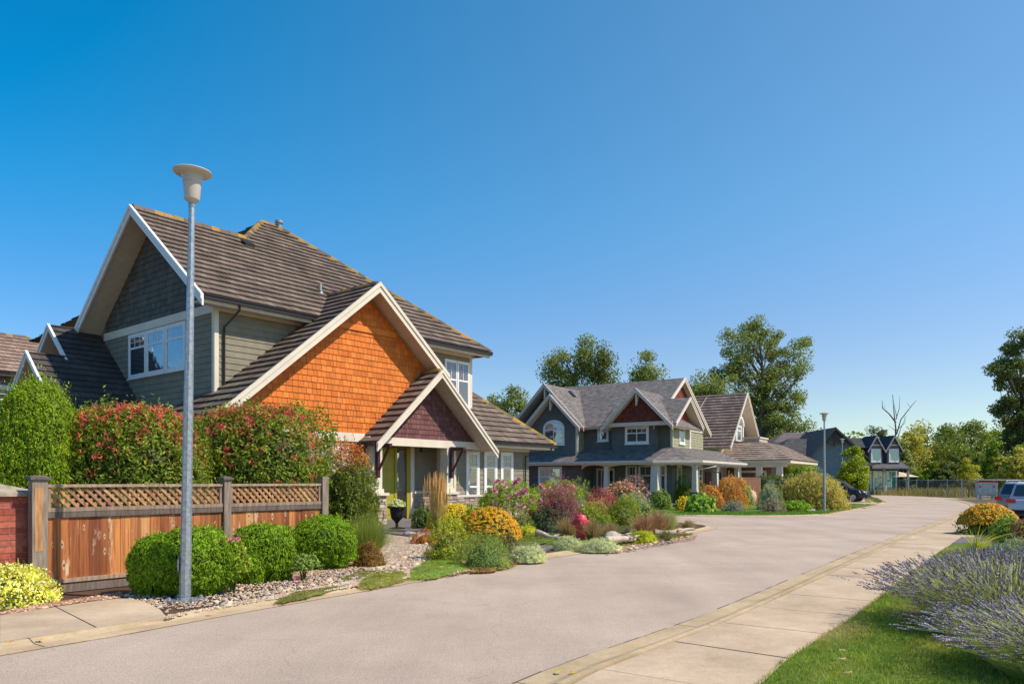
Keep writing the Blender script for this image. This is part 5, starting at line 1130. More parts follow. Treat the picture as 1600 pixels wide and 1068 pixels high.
def blades_np(b, P, h, w, pal, rng, lean=.5, droop=.4, dirs=None, seg=3, var=.2, cols=None, tipw=.15):
    n=len(P); a=rng.uniform(0,2*np.pi,n); d=np.stack([np.cos(a),np.sin(a),np.zeros(n)],1) if dirs is None else dirs
    hh=h*rng.uniform(.6,1.15,n); ln=lean*rng.uniform(.2,1.2,n) if np.isscalar(lean) else lean
    fa=rng.uniform(0,2*np.pi,n); s=np.stack([np.cos(fa),np.sin(fa),np.zeros(n)],1)*w
    vs=[]
    for k in range(seg+1):
        t=k/seg; wd=1-(1-tipw)*t
        c=P+np.array([0,0,1.])*(hh*(t-droop*t*t*np.minimum(ln,1.2)))[:,None]+d*(hh*ln*(t**1.6))[:,None]
        vs+= [c-s*wd*.5,c+s*wd*.5]
    V=np.stack(vs,1).reshape(-1,3); m=2*(seg+1); base=np.arange(n)[:,None]*m
    cc=cols if cols is not None else pick(pal,n,rng,var)
    F=np.concatenate([base+np.array([2*k,2*k+1,2*k+3,2*k+2]) for k in range(seg)]); b.addnp(V,F,np.tile(cc,(seg,1)))
    tip=P+np.array([0,0,1.])*(hh*(1-droop*np.minimum(ln,1.2)))[:,None]+d*(hh*ln)[:,None]; return tip,d
def flowers_np(b, P, N, r, col, ccol, rng, petals=6, cr=.35, jit=.5):
    "open flowers: petal fan + raised centre"
    n=len(P); N=unit(N+rng.normal(size=(n,3))*jit*.5); u=unit(np.cross(N,rng.normal(size=(n,3)))); v=np.cross(N,u); k=petals*2
    rr=(r*rng.uniform(.7,1.15,n))[:,None]; ring=[]
    for i in range(k):
        a=2*np.pi*i/k; q=1. if i%2==0 else .55; ring.append(P+(u*math.cos(a)+v*math.sin(a))*rr*q+N*rr*(.05 if i%2 else -.12))
    V=np.stack([P+N*rr*.1]+ring,1).reshape(-1,3); base=np.arange(n)[:,None]*(k+1)
    F=np.concatenate([base+np.array([0,1+i,1+(i+1)%k]) for i in range(k)]); C=np.tile(np.minimum(pick(col,n,rng,.12,gain=1),.9),(k,1)); b.addnp(V,F,C)
    if ccol is not None:
        V=np.stack([P+(u*math.cos(2*np.pi*i/6)+v*math.sin(2*np.pi*i/6))*rr*cr+N*rr*.16 for i in range(6)],1).reshape(-1,3)
        b.addnp(V,np.arange(n*6).reshape(n,6),np.tile(ccol,(n,1)))
def rose_mesh(b, c, r, rng, pal):
    "double bloom: cupped petals in whorls"
    for wh,(k,rr,tilt,z) in enumerate(((7,1.0,.35,0),(6,.8,.75,.12),(5,.58,1.05,.2),(4,.34,1.3,.28))):
        for i in range(k):
            a=2*math.pi*(i+wh*.5)/k+rng.uniform(-.2,.2); d=np.array([math.cos(a),math.sin(a),0]); s=np.array([-math.sin(a),math.cos(a),0]); o=np.array(c)+np.array([0,0,z*r])
            w=r*rr*.62; L=r*rr; ct,st=math.cos(tilt),math.sin(tilt)
            P=[o,o+d*L*.55*ct+s*w*.8+np.array([0,0,L*.55*st]),o+d*L*ct*.95+s*w*.5+np.array([0,0,L*st]),o+d*L*ct*.95-s*w*.5+np.array([0,0,L*st]),o+d*L*.55*ct-s*w*.8+np.array([0,0,L*.55*st])]
            b.add([tuple(p) for p in P],[(0,1,2,3,4)],tuple(np.array(pal[rng.integers(len(pal))])*rng.uniform(.85,1.1)))
GRN=[(.10,.19,.02),(.075,.15,.018),(.13,.23,.025)]
THU=[(.085,.22,.011),(.06,.165,.01),(.12,.265,.014),(.17,.31,.018)]
def place(px,py,z=BZ): g=G(px,py,z); return (g[0],g[1],z)
def px2m(npx,Y): return npx*Y/FPX
def shrub(name,label,px,pyb,wpx,hpx,pal,n,L,Wd,group=None,cat='shrub',seed=1,z=BZ,ratio=1.0,flow=None,**kw):
    "px,pyb = photo pixel of the front base; wpx,hpx = photo size"
    rng=np.random.default_rng(seed); g=place(px,pyb,z); Y=g[1]; rx=px2m(wpx,Y)/2/1.02; ry=rx*ratio; Yc=Y+ry*.75; k=Yc/Y; rx*=k; ry*=k; h=px2m(hpx,Y)*k*(.92 if px<1010 else .95); rx*=1.1; ry*=1.05
    loc=((px-800)/FPX*Yc,Yc,z); b=MB(); dome=kw.pop('dome',True); rz=h if dome else h/2
    bush_np(b,(rx,ry,rz),n,L,Wd,pal,rng,dome=dome,**kw)
    if flow:
        H=empty(name,loc,0,label,cat,group); b.build('foliage',M_leaf,H)
        fb=MB(); fn=flow['n']; D=rdirs(fn*3,rng); D=D[D[:,2]>flow.get('lo',.15)][:fn]; fn=len(D)
        P=D*np.array((rx,ry,rz))*(flow.get('out',1.03)*rng.uniform(.93,1.04,(fn,1))); 
        if not dome: P[:,2]+=rz*.97
        flowers_np(fb,P,unit(D+np.array(flow.get('tilt',(0,-.5,.6)))),flow['r'],flow['col'],flow.get('c'),rng,petals=flow.get('p',6))
        o=fb.build('flowers',M_petal,H); o['kind']='stuff'; return H
    o=b.build(name,M_leaf,None,loc=loc); tag(o,label,cat,group); return o

# ---- tall hedge plants behind the fence
def tall(name,label,px,Y,wpx,ytop,pal,n,L,Wd,seed,kind='shrub',e=2.4,group=None,**kw):
    rng=np.random.default_rng(seed); rx=px2m(wpx,Y)/2; h=CAMZ-BZ+px2m(HOR-ytop,Y); b=MB()
    bush_np(b,(rx,rx*kw.pop('ratio',.9),h*kw.pop('hk',.5)),n,L,Wd,pal,rng,dome=kw.pop('dome',False),e=e,**kw)
    o=b.build(name,M_leaf,None,loc=((px-800)/FPX*Y,Y,BZ)); return tag(o,label,kind,group)
tall('cedar_shrub','tall rounded bright green cedar rising behind the brick pillar and fence',60,12.6,140,596,THU,62000,.06,.018,11,e=2.7,core=.9,clump=.35,csz=.05,sprig=.03,amp=.10,k=30,up=2.2,loose=.9,zlo=-.5,sig=.25,depth=.18,cone=.22)
tall('cedar_shrub','narrow green cedar cut by the left picture edge',-48,13.4,120,640,THU,9000,.08,.02,12,e=2.5,amp=.10,k=20,up=2.2,zlo=-.5,cone=.2)
RED=[(.50,.03,.055),(.54,.07,.11),(.42,.08,.04),(.48,.16,.05)]
PHO=[(.09,.18,.02),(.065,.14,.016),(.12,.20,.022),(.17,.22,.03)]
def photinia(label,px,Y,wpx,ytop,seed):
    rng=np.random.default_rng(seed); rx=px2m(wpx,Y)/2; h=CAMZ-BZ+px2m(HOR-ytop,Y)
    H=empty('photinia_shrub',((px-800)/FPX*Y,Y,BZ),0,label,'shrub','red tipped shrubs behind the wooden fence')
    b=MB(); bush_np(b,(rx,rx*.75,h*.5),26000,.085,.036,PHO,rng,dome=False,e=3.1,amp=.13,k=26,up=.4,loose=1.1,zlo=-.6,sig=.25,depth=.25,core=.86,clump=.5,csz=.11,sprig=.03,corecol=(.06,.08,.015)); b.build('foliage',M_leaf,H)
    # upright shoots with whorls of red new leaves
    b=MB(); n=620; D=rdirs(n*5,rng); D=D[(D[:,2]>-.25)]; w=rng.random(len(D))<np.clip(.05+1.5*np.maximum(D[:,2],0)**1.6,.05,1); D=D[w][:n]
    e=3.1; s=1/((np.abs(D)**e).sum(1)**(1/e)); P=D*s[:,None]*np.array((rx,rx*.75,h*.5))*rng.uniform(.95,1.05,(len(D),1)); P[:,2]+=h*.485
    for p in P:
        k=rng.integers(4,8); q=np.repeat([p],k,0)+rng.normal(size=(k,3))*.028+np.array([0,0,1])*rng.uniform(0,.09,(k,1)); leaves_np(b,q,rng.normal(size=(k,3))+np.array([0,-.6,.2]),.085,.026,pick(RED,k,rng,.2),rng,up=1.6)
    o=b.build('new_shoots',M_leaf,H); o['kind']='stuff'
    b=MB()
    for _ in range(9):
        x=rng.uniform(-.7,.7)*rx; y=rng.uniform(-.5,.5)*rx; b.tube([(x*.4,y*.4,0),(x*.8,y*.8,h*.4),(x*1.1,y*1.1,h*.8)],[.03,.022,.012],6,(.13,.09,.06))
    b.build('stem',M_bark,H)
photinia('large red tipped green shrub directly left of the tall street lamp',205,13.2,205,640,21)
photinia('large red tipped green shrub directly right of the tall street lamp',397,15.2,206,640,22)
tall('nandina_shrub','feathery green shrub with orange upper leaves at the end of the wooden fence',541,18.2,86,702,[(.10,.15,.02),(.14,.19,.03),(.08,.12,.02)],9000,.09,.028,23,e=2.2,amp=.2,k=16,up=.8,loose=1.2,zlo=-.8,top=([(.50,.17,.035),(.42,.22,.04),(.50,.14,.04)],.5,.74),depth=.35,core=.7)
# ---- globe cedars in the pebble bed
def globe(label,parts,seed):
    rng=np.random.default_rng(seed); px,pyb,wpx,hpx=parts[0]; g=place(px,pyb); Y=g[1]; r0=px2m(wpx,Y)/2; loc=((px-800)/FPX*(Y+r0*.6),Y+r0*.6,BZ); b=MB()
    H=None
    for (px,pyb,wpx,hpx) in parts:
        Yc=G(px,pyb,BZ)[1]; r=px2m(wpx,Yc)/2; Yc+=r*.95; h=px2m(hpx,Yc)*1.0; bb=MB()
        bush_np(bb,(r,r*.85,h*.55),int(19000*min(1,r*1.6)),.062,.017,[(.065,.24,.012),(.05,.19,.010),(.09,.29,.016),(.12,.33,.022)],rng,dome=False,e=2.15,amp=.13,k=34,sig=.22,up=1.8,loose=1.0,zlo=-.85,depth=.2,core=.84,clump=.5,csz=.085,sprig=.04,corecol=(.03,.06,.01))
        for v in bb.v: v+=np.array([(px-800)/FPX*Yc-loc[0],Yc-loc[1],-.05])
        v=np.concatenate(bb.v); b.f+=[q+b.n for q in bb.f]; b.c+=bb.c; b.v.append(v); b.n+=len(v)
    tag(b.build('globe_cedar',M_leaf,None,loc=loc),label,'shrub','low rounded cedars in the pebble bed')
globe('widest low rounded cedar, standing right behind the tall street lamp base',[(300,938,140,100),(243,934,80,88)],31)
globe('middle low rounded cedar beside the pink rose',[(412,912,98,84),(385,914,60,52),(372,870,60,40)],32)
globe('low rounded cedar on the right, next to the small brown conifer',[(503,893,110,76)],33)
# ---- small things of the near bed
shrub('dwarf_conifer','small bronze brown dwarf conifer beside the rightmost low cedar',577,886,46,38,[(.20,.105,.02),(.26,.15,.025),(.15,.085,.02)],5000,.04,.012,seed=41,amp=.1,up=1.5)
shrub('golden_groundcover','yellow variegated low shrub at the foot of the brick pillar',22,946,92,58,[(.60,.58,.06),(.68,.64,.16),(.30,.36,.05),(.70,.66,.30)],5200,.042,.024,seed=42,amp=.25,k=24,up=.3,loose=1.2,var=.1,core=.75,corecol=(.2,.2,.04))
def conifer_cone(): 
    rng=np.random.default_rng(43); g=place(574,836); Y=g[1]+.4; b=MB(); bush_np(b,(.42,.42,.62),7000,.05,.013,[(.16,.22,.03),(.12,.18,.025)],rng,dome=False,cone=.75,amp=.06,up=1.2,zlo=-.9)
    tag(b.build('cone_conifer',M_leaf,None,loc=((574-800)/FPX*Y,Y,BZ)),'small cone shaped yellow green conifer beside the left stone pier','shrub')
conifer_cone()
def grass_clump(name,label,px,pyb,wpx,hpx,pal,n=900,w=.007,seed=1,lean=.8,droop=.45,heads=None,group=None,base=.35,seg=4):
    rng=np.random.default_rng(seed); g=place(px,pyb); Y=g[1]; r=px2m(wpx,Y)/2; Yc=Y+r*.6; h=px2m(hpx,Y)
    a=rng.uniform(0,2*np.pi,n); q=np.sqrt(rng.random(n))*r*base; P=np.stack([np.cos(a)*q,np.sin(a)*q,np.zeros(n)],1); d=np.stack([np.cos(a),np.sin(a),np.zeros(n)],1)
    b=MB(); ln=np.abs(rng.normal(0,.5,n))*lean*r/h*1.3; tip,_=blades_np(b,P,h,w,pal,rng,lean=ln,droop=droop,dirs=d,seg=seg)
    o=b.build(name,M_leaf,None,loc=((px-800)/FPX*Yc,Yc,BZ)); tag(o,label,'grass',group)
    if heads:
        H=empty(name,o.location,0,label,'grass',group); o.location=(0,0,0); o.parent=H; o.name='blades'
        for k in ('label','category','group'): 
            if k in o: del o[k]
        hb=MB(); m=heads['n']; T=tip[rng.choice(n,m)]; 
        for t in T: hb.tube([t-np.array([0,0,heads['l']*.8]),t,t+np.array([0,0,heads['l']*.5])],[.004,heads['r'],.003],5,tuple(np.array(heads['c'])*rng.uniform(.8,1.2)))
        q=hb.build('seed_heads',M_petal,H); q['kind']='stuff'; return H
    return o
grass_clump('ornamental_grass','green fountain grass clump between the brown conifer and the stone pier',573,872,84,66,[(.16,.24,.05),(.22,.27,.08),(.11,.19,.04)],2600,.008,seed=44,lean=1.5)
grass_clump('feather_reed_grass','upright tan feather reed grass in front of the porch',684,834,40,78,[(.42,.32,.10),(.28,.28,.07),(.56,.40,.16)],620,.009,seed=45,lean=.75,droop=.1,heads=dict(n=130,l=.42,r=.011,c=(.80,.48,.17)))
shrub('boxleaf_shrub','dark green leafy shrub between the urn and the feather grass',662,828,34,38,[(.05,.13,.03),(.07,.17,.04)],1500,.08,.04,seed=46)
shrub('orange_brown_heath','small rust orange mound shrub at the gravel edge',664,850,38,20,[(.42,.15,.02),(.34,.12,.02),(.5,.22,.03)],2200,.035,.014,seed=47,amp=.2)
shrub('golden_shrub','yellow green small leaved shrub at the end of the gravel walk',700,876,62,54,[(.30,.34,.03),(.22,.28,.03),(.40,.42,.06),(.13,.20,.02)],4500,.045,.018,seed=48,amp=.25,k=24,up=.9,depth=.35)
shrub('green_heath','pale green mounded heath beside the yellow green shrub',756,888,72,50,[(.13,.25,.06),(.10,.20,.05),(.17,.30,.09)],7000,.035,.012,seed=49,amp=.16,ratio=1.1,up=1.2)
YEL=dict(n=420,r=.052,out=1.12,col=[(.88,.46,.01),(.90,.54,.015),(.86,.36,.01)],c=(.10,.04,.01),lo=-.05)
shrub('black_eyed_susan','mass of yellow daisies directly right of the feather grass',712,832,74,42,[(.12,.19,.03),(.09,.15,.025)],2500,.07,.03,seed=50,flow=dict(YEL,col=[(.88,.62,.01),(.90,.70,.02)],n=1400),amp=.2,cat='flowers')
shrub('black_eyed_susan','large orange yellow daisy mound with overhanging right side',765,848,82,52,[(.12,.19,.03),(.09,.15,.025)],3000,.07,.03,seed=51,flow=dict(YEL,n=1500,r=.05),amp=.22,cat='flowers')
shrub('spurge_plant','dull olive purple low plant below the orange daisies',790,862,34,26,[(.14,.14,.04),(.12,.08,.05),(.18,.19,.05)],1500,.05,.02,seed=52,amp=.25)
SIL=[(.42,.47,.34),(.34,.40,.27),(.50,.54,.42)]
for i,(px,pyb,w,h,lab) in enumerate(((823,878,54,26,'leftmost silver grey mound, left of the dark paved strip'),(889,860,46,20,'silver grey mound just left of the red hydrant base'),(936,862,58,20,'silver grey mound just right of the red hydrant base'))):
    shrub('silver_groundcover',lab,px,pyb,w,h,SIL,5000,.05,.009,seed=55+i,amp=.15,up=1.6,group='silver grey mounds by the road',ratio=.9,corecol=(.2,.22,.15))
# flat mats
def mat_plant(name,label,pts,pal,n,hgt,L,Wd,seed,cat='ground cover',up=.8,z=BZ,bulge=.0):
    rng=np.random.default_rng(seed); P=np.array([g2(*p,z) for p in pts]); m0=len(P); P=np.array([.5*((2*P[i])+(P[(i+1)%m0]-P[i-1])*t+(2*P[i-1]-5*P[i]+4*P[(i+1)%m0]-P[(i+2)%m0])*t*t+(3*P[i]-P[i-1]-3*P[(i+1)%m0]+P[(i+2)%m0])*t**3)*(1+0*t) for i in range(m0) for t in (0,.25,.5,.75)]); P+=rng.normal(0,.03,P.shape); lo=P.min(0);hi=P.max(0); c=P.mean(0)
    Q=rng.uniform(lo,hi,(n*4,2)); ins=np.zeros(len(Q),bool); m=len(P)
    for i in range(m):
        a=P[i];d=P[(i+1)%m]; cond=((a[1]>Q[:,1])!=(d[1]>Q[:,1])); t=(d[0]-a[0])*(Q[:,1]-a[1])/((d[1]-a[1])+1e-12)+a[0]; ins^=cond&(Q[:,0]<t)
    Q=Q[ins][:n]; k=len(Q)
    dist=np.full(k,9.)
    for i in range(m):
        a=P[i];d=P[(i+1)%m]-a; t=np.clip(((Q-a)@d)/(d@d),0,1); dist=np.minimum(dist,np.linalg.norm(Q-a-t[:,None]*d,axis=1))
    R0=dist.max(); hz=hgt*(1-(1-np.clip(dist/R0,0,1))**2.5)+bulge*0
    hz=hz*(.85+.3*np.sin(Q[:,0]*9+seed)*np.sin(Q[:,1]*7))
    b=MB(); V=np.c_[Q-c,hz*rng.uniform(.75,1.05,k)]; N=np.c_[(Q-c)*.4,np.ones(k)]
    leaves_np(b,V,unit(N),L,Wd,pick(pal,k,rng,.2),rng,up=up,loose=.9)
    g_=[( (a-c)*.9) for a in P]; S=[(x,y,.0) for x,y in g_]; T_=[(x*.72,y*.72,hgt*.6) for x,y in g_]
    b.add(S+T_,[(i,(i+1)%m,m+(i+1)%m,m+i) for i in range(m)]+[tuple(range(m,2*m))],np.array(pal).mean(0)*1.3)
    return tag(b.build(name,M_leaf,None,loc=(c[0],c[1],z)),label,cat)
mat_plant('creeping_mat','smooth bright green creeping mat at the kerb below the gravel walk',[(632,902),(655,880),(690,873),(722,878),(744,888),(700,898),(664,905)],[(.17,.27,.045),(.14,.23,.04),(.20,.31,.055)],15000,.07,.022,.012,61)
mat_plant('creeping_thyme','olive green creeping mat with dry tips left of the bright green mat',[(556,914),(575,896),(610,892),(640,896),(636,906),(600,914),(575,919)],[(.21,.24,.04),(.32,.27,.08),(.16,.20,.03)],7000,.06,.03,.012,62)
mat_plant('creeping_thyme','thin straggly creeping mat along the kerb below the rose',[(430,938),(450,926),(505,918),(548,912),(540,918),(490,930),(440,942)],[(.18,.20,.03),(.25,.20,.07),(.12,.15,.03)],3200,.035,.03,.012,63)
mat_plant('creeping_juniper','dark green carpet of creeping plants left of the red hydrant',[(800,842),(825,834),(872,836),(905,842),(885,854),(850,852),(815,850)],[(.11,.19,.03),(.08,.15,.025),(.18,.24,.04)],7000,.12,.05,.018,64)
mat_plant('autumn_groundcover','low rust and yellow ground cover with bare soil beside the green heath',[(725,884),(760,878),(800,876),(806,882),(770,892),(735,894)],[(.30,.16,.03),(.22,.20,.04),(.16,.05,.05)],900,.05,.05,.03,65)
mat_plant('garden_groundcover','low mixed green groundcover filling the bed between the daisies and the hydrant',[(742,846),(800,838),(880,836),(960,840),(1040,836),(1085,833),(1040,842),(960,853),(900,858),(840,852),(780,862),(752,866)],[(.12,.18,.03),(.18,.22,.04),(.10,.14,.03),(.26,.20,.06)],12000,.10,.07,.03,66)
mat_plant('creeping_thyme','low green and rust mat among the pebbles left of the big gravel walk',[(520,906),(560,894),(600,890),(590,902),(548,908)],[(.14,.19,.03),(.22,.18,.05)],2600,.05,.03,.014,67)
shrub('leafy_shrub','lime green shrub between the two masses of yellow daisies',742,838,40,46,[(.22,.32,.03),(.16,.26,.025)],2200,.07,.032,seed=140,amp=.25)
shrub('leafy_shrub','mid green shrub behind the feather grass at the right stone pier',704,824,50,30,[(.12,.22,.03),(.09,.17,.025)],2200,.08,.035,seed=141,amp=.25)
shrub('leafy_shrub','small green shrub below the pink rose, right of the orange daisies',812,836,40,30,[(.14,.24,.04),(.10,.18,.03)],1800,.07,.03,seed=142,amp=.3)
shrub('pink_heather','low pink flowering plant right of the tall pink rose bush',838,812,36,40,[(.16,.22,.05),(.12,.18,.04)],1600,.07,.03,seed=143,flow=dict(n=110,r=.06,col=[(.78,.34,.36),(.82,.48,.44)],lo=0,p=5))
shrub('yellow_flower_shrub','small golden flowering shrub at the right edge of the salmon hydrangea',1008,812,26,24,[(.30,.28,.04),(.20,.22,.03)],1100,.08,.03,seed=144,flow=dict(n=90,r=.06,col=[(.85,.55,.03)],lo=0,p=5))
shrub('coral_shrub','coral leaved shrub between the brick red barberry and the clipped hedge',930,812,34,34,[(.42,.16,.10),(.34,.14,.06)],1900,.08,.035,seed=145,amp=.3)
shrub('variegated_shrub','pale variegated shrub just right of the golden juniper',1010,832,34,30,[(.28,.34,.14),(.20,.28,.08)],1600,.07,.03,seed=146,amp=.3)
# roses
def rose_plant(label,px,pyb,wpx,hpx,blooms,seed,pal=[(.85,.33,.38),(.80,.25,.33),(.88,.45,.45)],lp=None,n=2500,br=.05,name='rose_bush'):
    rng=np.random.default_rng(seed); g=place(px,pyb); Y=g[1]; rx=px2m(wpx,Y)/2; Yc=Y+rx*.6; h=px2m(hpx,Yc); H=empty(name,((px-800)/FPX*Yc,Yc,BZ),0,label,'rose bush')
    b=MB(); bush_np(b,(rx,rx*.7,h*.5),n,.05,.032,lp or [(.18,.30,.035),(.12,.23,.03),(.26,.36,.05)],rng,dome=False,amp=.3,k=16,depth=.6,core=0,loose=1.3,up=.3); b.build('foliage',M_leaf,H)
    b=MB()
    for _ in range(7):
        x,y=rng.uniform(-.6,.6,2)*rx; b.tube([(x*.2,y*.2,0),(x*.6,y*.6,h*.5),(x,y,h*.95)],[.012,.008,.005],5,(.12,.14,.04))
    b.build('stem',M_bark,H)
    for (bx,by,s) in blooms:
        yy=Yc-rx*.55; c=((bx-800)/FPX*yy-(px-800)/FPX*Yc,yy-Yc,CAMZ-(by-HOR)/FPX*yy-BZ)
        b=MB(); rose_mesh(b,(0,0,0),br*s,rng,pal); o=b.build('bloom',M_petal,H); o.location=c; o.rotation_euler=(R(55),0,R(rng.uniform(-30,30)))
    return H
rose_plant('light green rose bush with one big pink bloom between the left low cedars',364,928,44,84,[(350,845,1.25),(364,843,.7),(373,842,.75)],71,br=.062)
rose_plant('small sprawling rose with a single low pink bloom beside the pebbles',475,908,46,40,[(464,905,1.2)],72,lp=[(.14,.27,.08),(.18,.33,.10)],n=900,br=.055)
PK=[(.80,.36,.40),(.86,.48,.50),(.72,.28,.36)]
rb=np.random.default_rng(5); bl=[(rb.uniform(755,832),rb.uniform(750,800),rb.uniform(.8,1.2)) for _ in range(22)]+[(806,819,1.3),(814,816,1.1),(803,816,1)]
rose_plant('tall rose bush covered with pale pink blooms in front of the tall windows',797,832,86,78,bl,73,pal=PK,n=8500,br=.105)
shrub('leafy_shrub','fresh green leafy shrub just behind the orange daisies',765,822,50,44,[(.13,.25,.03),(.10,.20,.03)],2800,.08,.035,seed=74,amp=.2)
# burgundy, junipers etc along the street corner
shrub('barberry_shrub','tall burgundy barberry left of the red hydrant',872,830,78,68,[(.22,.06,.065),(.16,.045,.05),(.30,.10,.10)],9000,.055,.022,seed=75,amp=.28,k=26,up=.9,depth=.4,corecol=(.07,.03,.03))
shrub('dark_juniper','dark blue green juniper beneath the burgundy barberry',850,832,58,36,[(.05,.09,.045),(.035,.07,.035)],3500,.10,.02,seed=76,amp=.35,k=20,up=.6)
shrub('golden_spirea','bright yellow green low shrub in front of the dark juniper',822,840,40,19,[(.48,.46,.03),(.36,.38,.03)],2600,.05,.02,seed=77,amp=.2)
shrub('clipped_box_hedge','clipped flat topped yellow green hedge behind the hydrant',919,818,54,36,[(.24,.26,.04),(.17,.22,.035),(.34,.25,.06)],5500,.05,.02,seed=78,e=5,sprig=.01,amp=.03,ratio=.6)
shrub('leafy_shrub','yellow green shrub right behind the red hydrant',921,826,44,34,[(.22,.29,.03),(.15,.22,.025)],2600,.07,.03,seed=79,amp=.2)
shrub('lily_clump','small bright green leafy clump right of the hydrant',944,830,30,24,[(.20,.36,.05),(.14,.28,.04)],700,.16,.025,seed=80,up=2.5)
shrub('golden_juniper','golden green juniper right of the clipped hedge',974,826,56,46,[(.26,.31,.02),(.18,.25,.02),(.10,.15,.02)],5200,.07,.022,seed=81,amp=.3,k=24)
shrub('blue_spruce_mound','broad blue green mounded spruce above the golden juniper',985,816,62,48,[(.10,.24,.12),(.08,.19,.09),(.13,.29,.15)],7000,.07,.018,seed=82,amp=.18,up=1.3)
shrub('green_mound','green mounded shrub in front of the porch door',903,802,44,46,[(.10,.24,.08),(.08,.19,.07)],4500,.07,.022,seed=83,amp=.2)
shrub('copper_hydrangea','salmon pink hydrangea in front of the wide porch windows',973,800,66,50,[(.26,.13,.05),(.18,.14,.04)],3000,.09,.05,seed=84,flow=dict(n=330,r=.085,col=[(.72,.33,.20),(.65,.27,.20),(.78,.42,.28)],lo=.0,p=5),amp=.15)
shrub('burgundy_hydrangea','dusky purple hydrangea behind the salmon pink one',988,794,54,52,[(.20,.10,.07),(.14,.09,.05)],1800,.09,.05,seed=85,flow=dict(n=200,r=.085,col=[(.38,.20,.22),(.45,.26,.26)],lo=.1,p=5),amp=.15)
shrub('barberry_shrub','brick red barberry left of the salmon pink hydrangea',943,806,40,46,[(.36,.10,.07),(.28,.08,.06)],4000,.06,.025,seed=86,amp=.25)
rb=np.random.default_rng(6); bl=[(rb.uniform(838,902),rb.uniform(757,775),rb.uniform(.7,1.1)) for _ in range(24)]
rose_plant('low rose bush with salmon and orange blooms behind the burgundy barberry',868,806,84,54,bl,87,pal=[(.85,.38,.25),(.86,.45,.30),(.80,.30,.35),(.88,.60,.35)],n=5000,br=.10)
TAN=[(.34,.22,.10),(.26,.19,.07),(.40,.28,.16),(.20,.18,.05)]
for i,(px,py,w,h,l,pal) in enumerate(((926,848,34,36,'coppery grass clump just right of the hydrant',TAN),(955,846,30,30,'tan grass clump behind the round boulder',TAN),(888,842,36,34,'tan grass clump left of the hydrant',TAN),(1006,840,44,36,'reddish brown grass left of the yellow grass tuft',[(.36,.18,.10),(.28,.16,.08)]),(1028,838,40,40,'rusty brown feathery grass beside the striped reeds',[(.36,.18,.10),(.26,.17,.07)]),(1046,832,30,32,'green and cream striped reed tuft at the street corner',[(.26,.33,.12),(.40,.42,.20)]),(1075,828,24,16,'small dry grass tuft beside the corner rock',TAN),(1040,846,26,18,'short olive grass tuft beside the driftwood',[(.20,.19,.07)]))):
    grass_clump('ornamental_grass',l,px,py,w,h,pal,900,.014,seed=90+i,lean=1.2,group='ornamental grasses at the street corner')
shrub('yellow_grass_tuft','bright lime yellow drooping grass tuft behind the long driftwood',1002,848,38,18,[(.42,.44,.03),(.32,.36,.03)],3000,.13,.012,seed=99,amp=.1,up=-1,cat='grass')
# grey green garden across the lane
def sh2(name,label,px,py,w,h,pal,seed,n=2600,L=.12,Wd=.05,**k): return shrub(name,label,px,py,w,h,pal,n,L,Wd,seed=seed,**k)
sh2('round_shrub','round glossy green shrub at the left end of the far lawn',1033,796,32,28,[(.09,.19,.03),(.13,.24,.04)],111)
sh2('juniper_shrub','spreading bright green juniper in front of the porch corner',1063,790,42,44,[(.13,.25,.02),(.10,.20,.018)],112,n=4200,L=.16,Wd=.035,amp=.35,up=1,k=14)
sh2('golden_shrub','small bright yellow shrub below the spreading juniper',1066,797,20,20,[(.60,.44,.03),(.45,.36,.03)],113,n=1200)
sh2('hosta_plant','broad leaved light green plant at the lawn edge',1094,800,44,28,[(.12,.28,.05),(.16,.36,.08)],114,n=1100,L=.26,Wd=.15)
sh2('rose_bush_tall','slender green shrub with red flowers beside the porch column',1091,790,22,44,[(.09,.17,.03),(.12,.20,.04)],115,flow=dict(n=26,r=.09,col=[(.65,.04,.08)],lo=.1,p=5))
OR=[(.50,.22,.03),(.42,.24,.035),(.55,.15,.04),(.30,.25,.04)]
sh2('orange_spirea','orange leaved shrub nearest the broad leaved plant',1110,794,40,36,OR,116,n=3200)
sh2('orange_spirea','taller orange leaved shrub in front of the brown board fence',1140,792,44,44,OR,117,n=3800,amp=.3)
sh2('pale_shrub','lime green shrub at the right end of the orange shrubs',1163,790,26,36,[(.26,.36,.06),(.34,.36,.10)],118,n=1600)
sh2('lavender_shrub','small grey lavender tuft below the orange shrubs',1146,799,34,16,[(.25,.25,.22),(.20,.24,.14)],119,n=1100,L=.14,Wd=.02,up=2)
sh2('silver_shrub','upright silver green shrub left of the weeping tree',1204,796,36,40,[(.22,.28,.19),(.28,.33,.24)],120,n=2600,L=.12,Wd=.03,up=1.6)
sh2('heather_shrub','brownish heather mound at the foot of the silver shrub',1208,800,34,20,[(.26,.19,.12),(.30,.26,.14)],121,n=1600,L=.09,Wd=.02)
sh2('round_shrub','low bright green shrub in front of the weeping tree',1246,799,42,17,[(.10,.26,.02),(.13,.32,.025)],122,n=2600)
sh2('weeping_tree','mounded weeping tree with yellow green and bronze leaves beside the far street lamp',1272,796,94,52,[(.32,.32,.06),(.42,.35,.07),(.24,.28,.05),(.40,.23,.09)],123,n=16000,L=.24,Wd=.045,amp=.22,up=-2.5,cat='tree',depth=.35,csz=.16)
sh2('red_flowering_plant','small red flowers beside the dark suv front wheel',1312,789,16,10,[(.10,.16,.03)],124,n=300,flow=dict(n=60,r=.09,col=[(.7,.03,.03)],lo=0,p=5))
sh2('dark_groundcover','dark green low plants between the boulders at the corner',965,838,60,16,[(.06,.12,.04),(.09,.16,.04)],125,n=2000,L=.07,Wd=.03)
